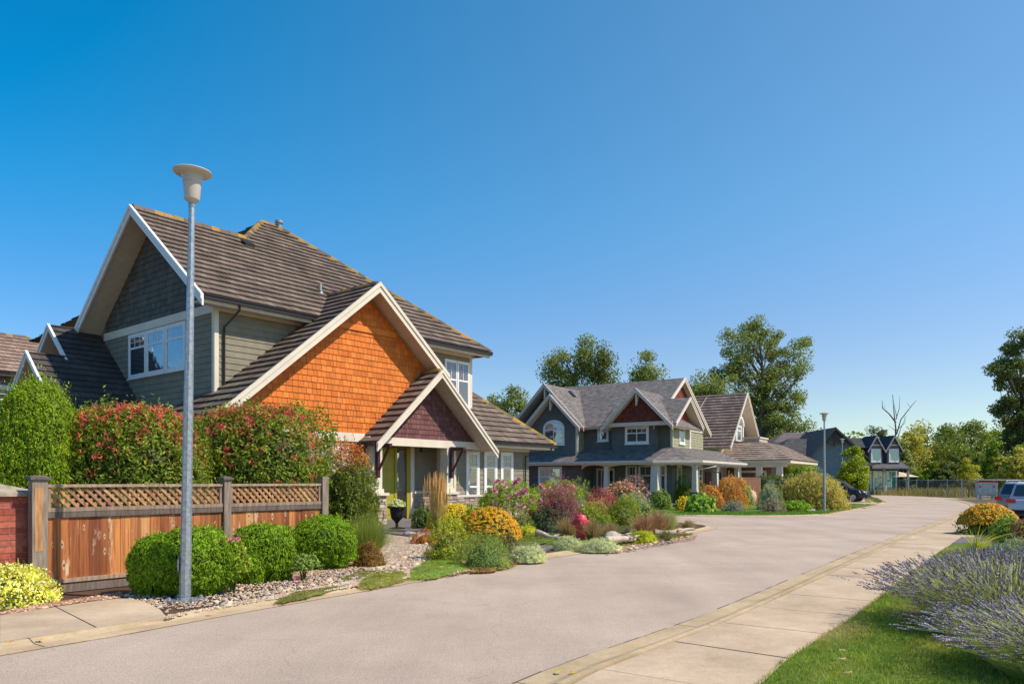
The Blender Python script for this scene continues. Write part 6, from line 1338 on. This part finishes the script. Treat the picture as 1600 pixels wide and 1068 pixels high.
sh2('rose_bush_tall','green leafy plant filling behind the golden juniper',1012,824,30,34,[(.08,.17,.07),(.12,.22,.06)],126,n=1800,L=.1,Wd=.03)
def hedge(name,label,px0,px1,Y,ytop,depth,pal,seed,n=5000,L=.12,group=None):
    rng=np.random.default_rng(seed); a=np.array(at(px0,Y)[:2]); c=np.array(at(px1,Y+ (px1-px0)*.02)[:2]); Lw=np.linalg.norm(c-a); h=CAMZ-BZ+px2m(HOR-ytop,Y); b=MB()
    bush_np(b,(Lw/2,depth/2,h),n,L,L*.35,pal,rng,e=9,amp=.02,up=1,core=.93,sprig=.01)
    m=(a+c)/2; o=b.build(name,M_leaf,None,loc=(m[0],m[1]+depth/2,BZ)); o.rotation_euler=(0,0,math.atan2(c[1]-a[1],c[0]-a[0])); return tag(o,label,'hedge',group)
hedge('clipped_hedge','low dark green clipped hedge between the brown board fence and the weeping tree',1180,1250,52,744,1.2,[(.035,.08,.01),(.05,.10,.012)],131)
hedge('cedar_hedge','tall bright green clipped cedar hedge behind the dark hedge',1236,1280,66,727,1.4,[(.12,.25,.012),(.15,.29,.016)],132,n=7000,L=.16)
hedge('cedar_hedge','narrow bright green cedar clump beside the cream porch column',1217,1238,65,729,1.4,[(.12,.25,.012),(.14,.27,.015)],133,n=3500,L=.16)
# ---- lavender and the right-hand garden
def lavender(label,x,y,r,h,n,seed,pale=.0,lean=None):
    x+=.02*y; r*=.92; n=int(n*1.2)
    rng=np.random.default_rng(seed); H=empty('lavender_bush',(x,y,BZ),0,label,'lavender','lavender bushes along the right sidewalk')
    a=rng.uniform(0,2*np.pi,n); q=np.sqrt(rng.random(n)); P=np.stack([np.cos(a)*q*r*.42,np.sin(a)*q*r*.42,np.full(n,.04)],1)
    d=np.stack([np.cos(a),np.sin(a),np.zeros(n)],1)+(np.array(lean) if lean else 0); ln=(q**1.3)*(r*.72/h)*rng.uniform(.7,1.25,n)+.05
    S=[(.38,.43,.22),(.46,.50,.28),(.30,.36,.16),(.55,.56,.36)]
    b=MB(); tip,dd=blades_np(b,P,h,.0065,S,rng,lean=ln,droop=.42,dirs=d,seg=4,tipw=.45)
    # leafy base
    m=n*2; a2=rng.uniform(0,2*np.pi,m); q2=np.sqrt(rng.random(m)); P2=np.stack([np.cos(a2)*q2*r*.6,np.sin(a2)*q2*r*.6,rng.uniform(0,.16,m)*(1.2-q2)],1)
    d2=np.stack([np.cos(a2),np.sin(a2),np.zeros(m)],1); blades_np(b,P2,h*.55,.009,[(.34,.40,.18),(.40,.45,.24),(.26,.33,.13)],rng,lean=q2*1.2+.1,droop=.3,dirs=d2,seg=2)
    b.build('stems',M_leaf,H)
    fb=MB(); ax=unit(d*(ln*.9)[:,None]+np.array([0,0,1.])*(1-.6*np.minimum(ln,1.2))[:,None]+rng.normal(size=(n,3))*.12)
    pal=[(.25,.20,.28),(.33,.28,.38),(.21,.16,.18),(.38,.34,.46),(.30,.26,.25)]; cc=pick(pal,n,rng,.2,gain=1)
    kp=rng.random(n)<.62; tip=tip[kp]; ax=ax[kp]; cc=cc[kp]; n=len(tip)
    u=unit(np.cross(ax,rng.normal(size=(n,3)))); v=np.cross(ax,u)
    for (t0,t1,r0,r1) in ((-.010,.004,.004,.0085),(.008,.020,.0085,.007),(.022,.034,.008,.0065),(.036,.046,.0065,.005),(.048,.060,.005,.002),(-.034,-.024,.005,.005)):
        sc=rng.uniform(.8,1.5,n)[:,None]; c0=tip+ax*t0*sc; c1=tip+ax*t1*sc; ring=[]
        for i in range(4): 
            e=u*math.cos(i*math.pi/2+t0*90)+v*math.sin(i*math.pi/2+t0*90); ring.append((c0+e*r0*sc*.72,c1+e*r1*sc*.9))
        V=np.stack([x for i in range(4) for x in ring[i]],1).reshape(-1,3); base=np.arange(n)[:,None]*8
        F=np.concatenate([base+np.array([2*i,2*((i+1)%4),2*((i+1)%4)+1,2*i+1]) for i in range(4)]+[base+np.array([1,3,5,7])]); fb.addnp(V,F,np.tile(cc*rng.uniform(.85,1.15),(5,1)))
    o=fb.build('flower_spikes',M_petal,H); o['kind']='stuff'; return H
lavender('nearest lavender bush, cut off by the lower right corner of the picture',4.55,6.05,1.12,.62,2800,201)
lavender('wide lavender bush leaning over the sidewalk, leftmost of the lavender',5.25,8.1,1.28,.78,4000,202,lean=(-.02,.0,0))
lavender('lavender bush at the right edge just behind the nearest one',6.6,8.6,1.25,.78,2600,203)
lavender('lavender bush in the middle row, in front of the spiky yellow plant',7.75,10.9,1.2,.55,2400,204)
lavender('lavender bush at the right edge behind the middle row',8.9,11.6,1.2,.6,2200,205)
lavender('farthest lavender bush beside the spiky yellow plant',9.7,13.6,1.0,.48,1900,206)
shrub('grey_green_shrub','soft grey green plant at the right edge behind the lavender',1592,905,60,60,[(.26,.33,.22),(.20,.28,.17)],3500,.08,.014,seed=207,amp=.2,up=1.5)
def yucca():
    rng=np.random.default_rng(208); g=place(1533,868); H=[]; n=46; a=rng.uniform(0,2*np.pi,n); d=np.stack([np.cos(a),np.sin(a),np.zeros(n)],1); b=MB(); r=px2m(38,g[1])
    ln=rng.uniform(.25,1.5,n); blades_np(b,np.zeros((n,3))+d*.04,.62,.035,[(.42,.42,.05),(.30,.36,.05),(.50,.46,.10)],rng,lean=ln,droop=.25,dirs=d,seg=4,tipw=.05)
    tag(b.build('spiky_plant',M_leaf,None,loc=(g[0],g[1]+.2,.12)),'yellow green spiky sword leaved plant beside the sidewalk','plant')
yucca()
shrub('red_petunias','small clump of coral red flowers below the spiky plant',1533,873,46,16,[(.12,.2,.03)],500,.05,.025,seed=209,flow=dict(n=26,r=.05,col=[(.75,.12,.12),(.72,.2,.2)],lo=0,p=5),cat='flowers')
shrub('black_eyed_susan','dense orange yellow daisy mound beside the parked cars',1545,836,74,44,[(.13,.20,.03),(.10,.16,.03)],3000,.09,.04,seed=210,flow=dict(n=1500,r=.062,out=1.13,col=[(.88,.48,.01),(.90,.58,.015),(.84,.36,.01)],c=(.10,.035,.01),lo=.38),cat='flowers')
shrub('leafy_shrub','bright green plant between the daisy mound and the silver car',1576,846,44,38,[(.14,.28,.05),(.18,.32,.04)],2600,.08,.035,seed=211)
shrub('bronze_shrub','bronze brown plant at the right edge in front of the silver car',1598,850,34,36,[(.28,.13,.06),(.34,.20,.08),(.18,.16,.05)],2600,.07,.03,seed=212,amp=.2)
# ---- pot, urn flowers
def urn_flowers():
    g=G(620,826,.15); rng=np.random.default_rng(220); H=empty('white_flowers',(g[0],g[1],.80),0,'white and cream flowers filling the black urn','flowers')
    b=MB(); bush_np(b,(.24,.24,.26),600,.09,.04,[(.30,.38,.12),(.50,.55,.28)],rng,zlo=.0,amp=.2,core=.6); b.build('foliage',M_leaf,H)
    b=MB(); D=rdirs(200,rng); D=D[D[:,2]>.1][:70]; flowers_np(b,D*np.array((.25,.25,.28)),D,.045,[(.78,.76,.62),(.72,.72,.50)],(.5,.5,.2),rng,petals=5); o=b.build('flowers',M_petal,H); o['kind']='stuff'
urn_flowers()
def pot():
    g=G(904,812,BZ); b=MB(); b.lathe([(.0,0),(.20,.0),(.34,.15),(.42,.36),(.42,.5),(.36,.64),(.29,.70),(.33,.74),(.33,.77),(.27,.77),(.25,.68),(0,.66)],24,col=(.22,.30,.22))
    o=b.build('glazed_pot',mat('glazed_ceramic',None,rough=.2,noise=.5,scale=5,spec=.6),None,smooth=True,loc=(g[0],g[1]+.3,BZ)); tag(o,'large green and red glazed pot among the shrubs behind the clipped hedge','pot')
pot()
# ---- rocks, driftwood, pebbles
def rock_mesh(name, r, seed, pal, sq=.75, sub=12):
    rng=np.random.default_rng(seed); b=MB(); S=sub*2;T=sub; V=[]
    for i in range(T):
        ph=-math.pi/2+math.pi*i/(T-1)
        for j in range(S): t=2*math.pi*j/S; V.append((math.cos(ph)*math.cos(t),math.cos(ph)*math.sin(t),math.sin(ph)))
    V=np.array(V); C=rdirs(16,rng); a=rng.uniform(-.22,.28,16); k=1+(np.exp(-(1-V@C.T)*7)*a).sum(1)+rng.normal(0,.012,len(V))*(sub>8)
    N_=rdirs(5,rng); 
    for nn in N_: dd=V@nn*k; k=np.where(dd>.78,k*.78/np.maximum(dd,1e-6),k)
    V=V*k[:,None]*np.array((1,rng.uniform(.7,1),sq))*r
    F=np.array([(i*S+j,i*S+(j+1)%S,(i+1)*S+(j+1)%S,(i+1)*S+j) for i in range(T-1) for j in range(S)])
    b.addnp(V,F,np.array(pal)); return b
BO=[(.40,.34,.28),(.33,.29,.25),(.45,.35,.28),(.30,.28,.25)]
for i,(px,py,w,l,sq) in enumerate(((960,848,36,'large rounded pale boulder between the grass clumps and driftwood',.75),(941,852,22,'grey boulder right of the red hydrant',.6),(990,836,20,'small grey boulder behind the driftwood',.6),(1062,832,22,'orange tan angular rock at the street corner',.5),(1035,846,14,'small grey rock beside the driftwood end',.6),(806,834,26,'pinkish boulder below the low pink rose blooms',.9),(1128,844,9,'tiny stone on the kerb corner',.5),(640,838,22,'whitish rock beside the porch step',.6),(655,846,26,'pale jagged rock above the small orange mound',.8),(604,838,14,'dark flat rock at the porch step',.4),(1015,838,18,'low pale rock in front of the golden juniper',.5),(1268,799,14,'white stone at the foot of the low bright green shrub',.5))):
    if px==1128: continue
    g=place(px,py); r=px2m(w,g[1])/2
    o=rock_mesh('boulder',r,300+i,BO[i%4] if i!=3 else (.55,.33,.17),sq).build('boulder',M_rock,None,smooth=True,loc=(g[0],g[1]+r*.6,BZ+r*sq*.4)); tag(o,l,'rock')
def standing_rock():
    g=place(1177,790); b=rock_mesh('r',.31,333,(.55,.38,.27),1.75,16); o=b.build('standing_stone',M_rock,None,smooth=True,loc=(g[0],g[1]+.3,.52)); tag(o,'upright weathered tan standing stone in front of the brown board fence','rock')
standing_rock()
def log(label,p0,p1,r,seed):
    rr=random.Random(seed); a=Vector(place(*p0)); c=Vector(place(*p1)); N=9; pts=[];rad=[]
    for i in range(N):
        t=i/(N-1); p=a.lerp(c,t)+Vector((0,0,.08+.05*math.sin(t*5+seed)+r*.6)); p+=Vector((rr.uniform(-.04,.04),rr.uniform(-.04,.04),0)); pts.append(p-a); rad.append(r*(1.1-.75*t)*rr.uniform(.8,1.2))
    b=MB(); b.tube(pts,rad,9,(.50,.40,.31)); m=pts[4]; b.tube([m,m+Vector((.08,-.06,.07)),m+Vector((.2,-.04,.10))],[r*.5,r*.35,r*.12],7,(.56,.46,.38))
    o=b.build('driftwood_log',M_bark,None,smooth=True,loc=a); tag(o,label,'driftwood','bleached driftwood by the road')
log('long bleached driftwood log lying along the pebbles at the kerb',(948,856),(1018,842),.09,1)
log('gnarled pale driftwood below the dark juniper, left of the hydrant',(838,842),(888,850),.10,2)
log('twisted grey driftwood right of the yellow grass tuft',(1022,838),(1085,836),.10,3)
log('short bleached driftwood stump behind the long log',(968,842),(985,850),.08,4)
PBL=[(.60,.44,.30),(.44,.33,.25),(.68,.55,.40),(.52,.30,.17),(.36,.30,.26),(.72,.61,.48)]
PNAME=['tan','brown grey','pale cream','reddish orange','dark grey','nearly white']
def pebbles():
    protos=[]
    for k in range(6):
        o=rock_mesh('p',1,400+k,PBL[k],.62,7).build('pebble',M_rock,None,smooth=True); protos.append(o)
    rr=random.Random(55); placed=[]
    zones=[([(318,948),(345,935),(430,922),(560,896),(600,884),(640,868),(650,862),(690,868),(600,903),(540,908),(430,928),(340,952)],235,(.022,.055)),
           ([(190,932),(215,920),(255,945),(262,960),(225,938)],14,(.02,.045)),([(640,838),(668,845),(660,868),(640,866)],22,(.03,.06)),([(940,866),(1000,852),(1080,838),(1094,832),(1060,846),(980,862)],30,(.03,.07))]
    cnt=[0]*6
    for poly,n,(ra,rb_) in zones:
        P=[g2(*p,BZ) for p in poly]; x0=min(p[0] for p in P);x1=max(p[0] for p in P);y0=min(p[1] for p in P);y1=max(p[1] for p in P); c=0;tries=0
        while c<n and tries<6000:
            tries+=1; x=rr.uniform(x0,x1);y=rr.uniform(y0,y1); ins=False
            for i in range(len(P)):
                a=P[i];d=P[(i+1)%len(P)]
                if (a[1]>y)!=(d[1]>y) and x<(d[0]-a[0])*(y-a[1])/(d[1]-a[1])+a[0]: ins=not ins
            r=rr.uniform(ra,rb_)
            if not ins or any((x-q[0])**2+(y-q[1])**2<((r+q[2])*.8)**2 for q in placed): continue
            k=rr.choice((0,0,1,2,2,3,4,5)); cnt[k]+=1
            o=protos[k] if cnt[k]==1 else protos[k].copy()
            if cnt[k]>1: COL.objects.link(o)
            o.location=(x,y,BZ+r*.42); o.scale=(r*rr.uniform(.9,1.3),r,r); o.rotation_euler=(0,0,rr.uniform(0,6.28)); placed.append((x,y,r)); c+=1
            tag(o,PNAME[k]+' rounded pebble lying in the pebble bed along the road','pebble',PNAME[k]+' pebbles in the roadside bed')
pebbles()
def gravel(name,polys,n,rad,pal,seed):
    rng=np.random.default_rng(seed); b=MB()
    base=np.array([(1,0,0),(.3,.9,BZ),(-.8,.5,0),(-.7,-.6,BZ),(.4,-.8,0),(0,0,.7)]); F=np.array([(0,1,5),(1,2,5),(2,3,5),(3,4,5),(4,0,5)])
    for poly,share in polys:
        P=np.array([g2(*p,BZ) for p in poly]); lo=P.min(0);hi=P.max(0); k=int(n*share); Q=rng.uniform(lo,hi,(k*5,2)); ins=np.zeros(len(Q),bool)
        for i in range(len(P)):
            a=P[i];d=P[(i+1)%len(P)]; ins^=((a[1]>Q[:,1])!=(d[1]>Q[:,1]))&(Q[:,0]<(d[0]-a[0])*(Q[:,1]-a[1])/((d[1]-a[1])+1e-12)+a[0])
        Q=Q[ins][:k]; k=len(Q); s=rng.uniform(*rad,(k,1,1)); an=rng.uniform(0,6.28,k); R_=np.stack([np.cos(an),-np.sin(an),np.sin(an),np.cos(an)],1).reshape(-1,2,2)
        V=np.repeat(base[None],k,0)*s; V[:,:,:2]=np.einsum('kij,knj->kni',R_,V[:,:,:2]); V+=np.c_[Q,np.full(k,.052)][:,None]
        b.addnp(V.reshape(-1,3),(np.arange(k)[:,None,None]*6+F[None]).reshape(-1,3),np.repeat(pick(pal,k,rng,.25),5,0))
    tag(b.build(name,M_rock,None),kind='stuff',label='small mixed gravel covering the beds',cat='gravel')
gravel('gravel',[([(598,828),(650,832),(664,850),(700,872),(660,893),(575,895),(560,880),(600,850)],.35),([(262,962),(300,955),(560,905),(640,890),(640,903),(560,916),(400,941),(300,958),(258,968)],.35),([(190,932),(560,880),(640,870),(600,905),(420,935),(262,955)],.3)],15000,(.009,.022),[tuple(q*.55 for q in c) for c in PBL],501)
gravel('bark_chips',[([(45,948),(110,938),(190,926),(190,934),(110,944),(0,962),(0,958)],.25),([(700,880),(810,868),(800,880),(700,900)],.15),([(930,862),(1000,850),(1090,836),(1085,842),(960,862)],.3),([(330,920),(560,890),(560,870),(330,900)],.3)],5000,(.012,.03),[(.20,.10,.06),(.30,.17,.10),(.13,.07,.05),(.38,.27,.18)],502)
# ---- grass
def grass_area(name,label,poly,n,h,w,pal,seed,z=BZ,world=False,lean=.7):
    rng=np.random.default_rng(seed); P=np.array(poly if world else [g2(*p,z) for p in poly]); lo=P.min(0);hi=P.max(0); Q=np.zeros((0,2))
    for _ in range(12):
        q=rng.uniform(lo,hi,(n,2)); ins=np.zeros(n,bool)
        for i in range(len(P)):
            a=P[i];d=P[(i+1)%len(P)]; ins^=((a[1]>q[:,1])!=(d[1]>q[:,1]))&(q[:,0]<(d[0]-a[0])*(q[:,1]-a[1])/((d[1]-a[1])+1e-12)+a[0])
        q=q[ins]; keep=rng.random(len(q))<np.clip(12/np.maximum(q[:,1],1),0,1)**1.2 if not world else np.ones(len(q),bool); Q=np.r_[Q,q[keep]]
        if len(Q)>=n: break
    Q=Q[:n]; k=len(Q); patch=(np.sin(Q[:,0]*2.1+seed)+np.sin(Q[:,1]*1.7+Q[:,0])+np.sin(Q[:,0]*5.3-Q[:,1]*4.1))/3
    pal=np.array(pal); idx=np.clip(((patch+1)/2*len(pal)+rng.normal(0,.7,k)).astype(int),0,len(pal)-1); cols=pal[idx]*rng.uniform(.75,1.25,(k,1))
    b=MB(); blades_np(b,np.c_[Q,np.full(k,z)],h,w,None,rng,lean=lean,droop=.3,seg=2,cols=cols,tipw=.1); tag(b.build(name,M_leaf,None),kind='stuff',label=label,cat='grass')
LG=[(.66,.48,.20),(.50,.44,.06),(.28,.34,.03),(.20,.29,.024),(.36,.42,.04),(.50,.46,.07),(.68,.48,.22)]
wr=[p for p in walkR if 4.5<p[1]<19]
gx=[(p[0]-.02,p[1]) for p in wr]
grass_area('lawn_grass','short lawn grass with dry patches beside the lavender',gx+[(12,19),(10,12),(6.5,8),(4.6,4.6)],110000,.045,.0062,LG,601,world=True)
grass_area('lawn_grass','short lawn grass between the side lane and the far street lamp',[(1030,805),(1290,803),(1340,793.5),(1372,788),(1330,786),(1290,793),(1200,799),(1030,799)],30000,.06,.03,[(.13,.27,.025),(.16,.30,.03),(.20,.28,.05)],602)
grass_area('lawn_grass','dry lawn patch on the bend beyond the driveway',[(1352,785),(1384,784),(1371,777.5),(1350,775)],5000,.07,.05,[(.22,.24,.06),(.28,.26,.09)],603)
grass_area('tall_dry_grass','tall dry yellow grass behind the chain link fence',[(26,100),(40.5,92),(44,78),(62,72),(75,84),(60,120),(20,130)],26000,.95,.10,[(.42,.32,.10),(.34,.30,.08),(.48,.38,.16),(.26,.28,.07)],604,z=0,world=True,lean=.3)
# fallen leaves
def fallen():
    rr=random.Random(9)
    for (px,py,z,l,c) in ((873,1050,.03,'bright yellow green fallen leaf on the kerb at the bottom',(.55,.52,.04)),(895,1052,.03,'second yellow fallen leaf on the kerb, right of the first',(.6,.45,.05)),(1316,1017,.13,'tan fallen leaf on the near lawn, uppermost of three',(.6,.42,.2)),(1316,1031,.13,'tan fallen leaf on the near lawn, middle of three',(.58,.38,.2)),(1326,1052,.13,'brown fallen leaf on the near lawn, lowest of three',(.5,.28,.15)),(1040,1061,.11,'pale fallen leaf on the sidewalk slab at the bottom',(.62,.5,.33)),(14,1004,.04,'orange fallen leaf on the kerb at the left edge',(.7,.38,.08)),(63,1000,.04,'orange fallen leaf on the kerb left of the joint',(.72,.42,BZ)),(690,886,.2,'tan fallen leaf on the green creeping mat',(.62,.42,.22)),(330,957,.05,'orange fallen leaf beside the street lamp base',(.65,.34,.12)),(248,936,.12,'orange fallen leaf in the gravel left of the lamp',(.75,.42,.06))):
        g=G(px,py,z); b=MB(); n=10; pts=[]
        for k in range(n): a=2*math.pi*k/n; q=.035*(1 if k%2 else .62)*rr.uniform(.8,1.2); pts.append((q*math.cos(a)*1.25,q*math.sin(a),.006+.012*rr.random()))
        b.add(pts+[(0,0,.016)],[(k,(k+1)%n,n) for k in range(n)],c); tag(b.build('fallen_leaf',M_petal,None,loc=(g[0],g[1],z+.004)),l,'leaf')
fallen()

# ================================================================ TREES
def tree(name,label,px,Y,ytop,wpx,n,pal,seed,L=.3,trunk=True,shape='round',clusters=70,cs=.16,h0=.18,group=None,bark=(.16,.13,.10),squash=.8,cat='tree',Wf=.55,zbase=0,up=.2,ratio=.9,lobes=None):
    "crown built of leaf clumps on real limbs"
    rng=np.random.default_rng(seed); H_=CAMZ+px2m(HOR-ytop,Y); Rx=px2m(wpx,Y)/2; H=empty(name,((px-800)/FPX*Y,Y,zbase),0,label,cat,group)
    C=[]; tries=0
    while len(C)<clusters and tries<clusters*60:
        tries+=1; p=rng.uniform(-1,1,3); p[2]=(p[2]+1)/2
        if lobes:
            ok=any(((p[0]-lx)/lr)**2+(p[1]/.8)**2+((p[2]-lz)/lh)**2<1 for lx,lz,lr,lh in lobes)
        else:
            t=(p[2]-h0)/(1-h0)
            if t<0: continue
            env={'round':math.sqrt(max(0,1-(2*t-1)**2))*.98+.02,'cone':(1-t)**.8*1.0+.03,'egg':min(1,(t/.25)**.5)*(1-t)**.45*1.15,'column':min(1,(t/.12)**.5)*(1-t**4)**.5}[shape]
            ok=p[0]**2+p[1]**2<env**2 and (p[0]**2+p[1]**2>(env*.35)**2 or rng.random()<.35)
        if ok: C.append(p)
    C=np.array(C); W3=np.array((Rx,Rx*ratio,H_)); CP=C*W3
    if not lobes: CP[:,:2]*=.9
    tb=MB(); tr=max(.05,H_*.022); tp=[Vector((0,0,0))]
    for k in range(1,7): tp.append(Vector((rng.normal(0,.02)*H_*k/6,rng.normal(0,.015)*H_*k/6,H_*.86*k/6)))
    tb.tube(tp,[tr*(1.25-.19*k) for k in range(7)],8,bark)
    for c in CP:
        zc=max(.12*H_,c[2]-.16*H_-np.hypot(c[0],c[1])*.45); kk=min(5.99,zc/(H_*.86)*6); i=int(kk); s=tp[i].lerp(tp[i+1],kk-i); e=Vector(c)
        m=s.lerp(e,.5)+Vector((rng.normal(0,.03)*H_,rng.normal(0,.03)*H_,.03*H_)); q=tr*.34*(1.1-zc/H_); tb.tube([s,m,e],[q,q*.6,q*.2],5,bark,caps=False)
    if trunk: tb.build('trunk',M_bark,H,smooth=True)
    b=MB(); per=int(n/len(CP)); 
    for c in CP:
        s=cs*H_*rng.uniform(.55,1.2); D=rdirs(per,rng)*(rng.random((per,1))**.45)*np.array((s*1.15,s*1.15,s*squash)); P=c+D; P[:,2]=np.maximum(P[:,2],BZ)
        k=rng.uniform(.88,1.12); leaves_np(b,P,unit(D+np.array([0,0,.4*s])),L,L*Wf,pick(pal,per,rng,.22)*k,rng,up=up,loose=1.3)
    b.build('crown',M_tleaf,H); return H
CT=[(.115,.185,.055),(.085,.15,.045),(.15,.23,.065),(.20,.21,.055)]
BGT='broad trees rising behind the grey green house'
tree('cottonwood_tree','very tall irregular cottonwood behind the cream steep gabled house',1192,128,492,158,38000,CT,701,L=.42,clusters=170,cs=.062,h0=.04,lobes=[(-.50,.82,.36,.14),(-.12,.86,.26,.13),(.18,.80,.25,.13),(.72,.84,.24,.13),(.62,.62,.30,.16),(-.72,.66,.22,.10),(0,.60,.55,.20),(.15,.36,.62,.22),(-.1,.18,.55,.2),(.45,.30,.45,.18),(.30,.12,.6,.12)],ratio=.6)
tree('tall_tree','loose two-topped tree, leftmost of the tall trees above the grey green house',888,100,528,84,30000,CT,702,L=.36,clusters=150,cs=.08,lobes=[(-.35,.80,.42,.16),(.55,.88,.22,.12),(-.2,.55,.75,.26),(.3,.5,.6,.3),(0,.25,.9,.25)],ratio=.6,group=BGT)
tree('tall_tree','dense oval tree just right of the loose two-topped tree',940,98,540,62,26000,[(.09,.13,.025),(.07,.105,.02),(.12,.16,.03)],703,L=.34,shape='egg',clusters=130,cs=.09,h0=.05,group=BGT)
tree('tall_tree','dark pyramidal tree standing alone above the ridge of the grey green house',1006,98,546,74,26000,CT,704,L=.34,shape='egg',clusters=130,cs=.09,h0=.05,group=BGT)
tree('tall_tree','rounded olive tree between the grey green house gable and the cottonwood',1104,92,579,88,20000,CT,705,L=.32,clusters=120,cs=.10,h0=.05,group=BGT)
tree('leafy_tree','bushy tree seen between the orange gabled house and the grey green house',795,80,603,84,10000,CT,706,L=.30,clusters=60,cs=.10,h0=.05)
tree('leafy_tree','lower green trees touching the left roof of the grey green house',765,84,600,60,6000,CT,707,L=.30,clusters=40,cs=.11,h0=.05)
tree('small_street_tree','round bright green young tree beside the dark suv',1331,62,698,56,9000,[(.17,.27,.02),(.13,.23,.018),(.22,.32,.03)],708,L=.22,shape='egg',clusters=60,cs=.11,h0=.12,up=.5)
tree('tall_tree','distant dark tree above the dormers of the dark grey house',1373,120,662,34,2200,[(.06,.11,.05),(.08,.13,.05)],709,L=.4,clusters=24,cs=.10,h0=.45)
tree('tall_tree','tiny tree top above the left roof of the dark grey house',1278,130,671,12,500,[(.08,.14,.06)],710,L=.4,clusters=8,cs=.08,h0=.6)
# big dark tree at right edge
DKC=[(.10,.145,.055),(.08,.12,.045),(.13,.17,.06)]
tree('tall_dark_tree','very tall dark tree cut off by the right picture edge',1600,100,518,120,30000,DKC,711,L=.36,clusters=110,cs=.055,lobes=[(.0,.88,.38,.11),(-.45,.74,.45,.09),(.1,.68,.6,.10),(-.2,.54,.5,.09),(-.55,.44,.35,.06),(.1,.42,.7,.12),(0,.22,.8,.2)],ratio=.6)
def dead_tree():
    H=empty('dead_tree',((1402-800)/FPX*105,105,0),0,'bare dead grey tree with forked branches above the distant woods','tree'); s=105/FPX; b=MB()
    Z=lambda y:CAMZ+(HOR-y)*s; X=lambda x:(x-1402)*s
    def br(pts,r): b.tube([(X(x),math.sin(x*.7+i)*.4*(i>0),Z(y)) for i,(x,y) in enumerate(pts)],[r*(1-.75*i/(len(pts)-1)) for i in range(len(pts))],6,(.17,.14,.125))
    br([(1402,760),(1401,700),(1401,670),(1399,645),(1397,616)],0.176); br([(1401,678),(1408,655),(1422,634),(1432,625)],0.101); br([(1400,660),(1391,646),(1381,637),(1376,626)],0.109)
    br([(1400,655),(1404,638),(1408,618)],0.071); br([(1402,685),(1410,668),(1418,650)],0.071); br([(1402,690),(1396,672),(1385,663)],0.063); br([(1386,642),(1380,640),(1377,634)],BZ); br([(1401,672),(1413,660),(1412,648)],0.050); br([(1421,635),(1417,628)],0.034)
    br([(1401,650),(1396,638),(1397,630)],0.050); br([(1383,640),(1384,630)],0.029)
    b.build('branches',M_bark,H,smooth=True)
dead_tree()
# wood edge beyond the fence: separate trees
WD=[(.13,.21,.035),(.10,.18,.03),(.17,.24,.04),(.08,.15,.03)]; WY=[(.32,.31,.045),(.26,.28,.04),(.38,.33,.07)]; WB=[(.08,.14,.035),(.065,.12,.035)]
BR_=[(.10,.21,.02),(.13,.25,.025),(.08,.17,.02)]
spec=[(1418,100,668,56,WY,'round','yellow green tree just right of the dark grey house'),(1447,104,660,66,WY,'round','broad golden green tree left of centre in the distant woods'),(1480,108,664,56,WD,'round','olive tree right of the golden green tree'),(1517,110,659,58,WD,'round','olive green tree in the middle of the distant woods'),(1548,112,664,52,WD,'round','olive green tree just left of the very tall dark tree'),(1500,98,706,90,WB,'round','dark blue green tree mass behind the yellow topped sapling'),(1452,92,712,48,BR_,'cone','bright green conical tree behind the left half of the wire fence'),(1409,96,690,34,[(.19,.23,.08),(.25,.27,.13),(.12,.18,.04)],'column','slender pale tipped tree at the corner of the dark grey house'),
(1552,84,690,62,BR_,'cone','bright green broad conical tree behind the mailboxes'),(1584,78,702,56,WY,'round','yellow green bushy tree at the right edge above the silver cars'),(1600,90,680,60,BR_,'cone','green tree right of the mailboxes under the tall dark tree'),(1470,90,735,50,WB,'round','low dark bush behind the centre of the wire fence'),(1424,92,735,40,BR_,'round','low green bush behind the left part of the wire fence'),(1530,88,728,46,WB,'round','low dark bush left of the mailboxes'),(1620,100,640,80,WD,'round','olive tree behind the silver cars cut by the right edge'),(1385,104,716,50,WD,'round','low tree directly behind the teal windowed house')]
for i,(px,Y,yt,w,pal,shp,lab) in enumerate(spec): tree('woodland_tree',lab,px,Y,yt,w,6500,pal,720+i,L=.36,shape=shp,clusters=46,cs=.11 if shp!='round' else .13,h0=.02,group='trees of the distant woods')
tree('sapling_tree','small yellow topped sapling standing behind the wire fence',1514,76,718,36,4200,[(.26,.30,.03),(.18,.24,.025),(.42,.34,.04)],760,L=.2,shape='round',clusters=40,cs=.11,h0=.25)
# far-off wood closing the horizon
def far_wood():
    rng=np.random.default_rng(780); b=MB(); 
    for i in range(190):
        az=R(rng.uniform(-80,60)); d=rng.uniform(190,260); x=math.sin(az)*d; y=abs(math.cos(az))*d; 
        if y<60: continue
        h=rng.uniform(7,13); s=rng.uniform(5,8); D=rdirs(420,rng); D[:,2]=np.abs(D[:,2]); P=D*np.array((s,s,h))*lumps(D,rng,12,.25,.4)[:,None]+np.array((x,y,0)); leaves_np(b,P,D,1.1,.8,pick(WD,len(P),rng,.25)*rng.uniform(.7,1.2),rng,loose=1)
    tag(b.build('far_wood',M_leaf,None),'far off line of woods along the horizon','woods',kind='stuff')
far_wood()
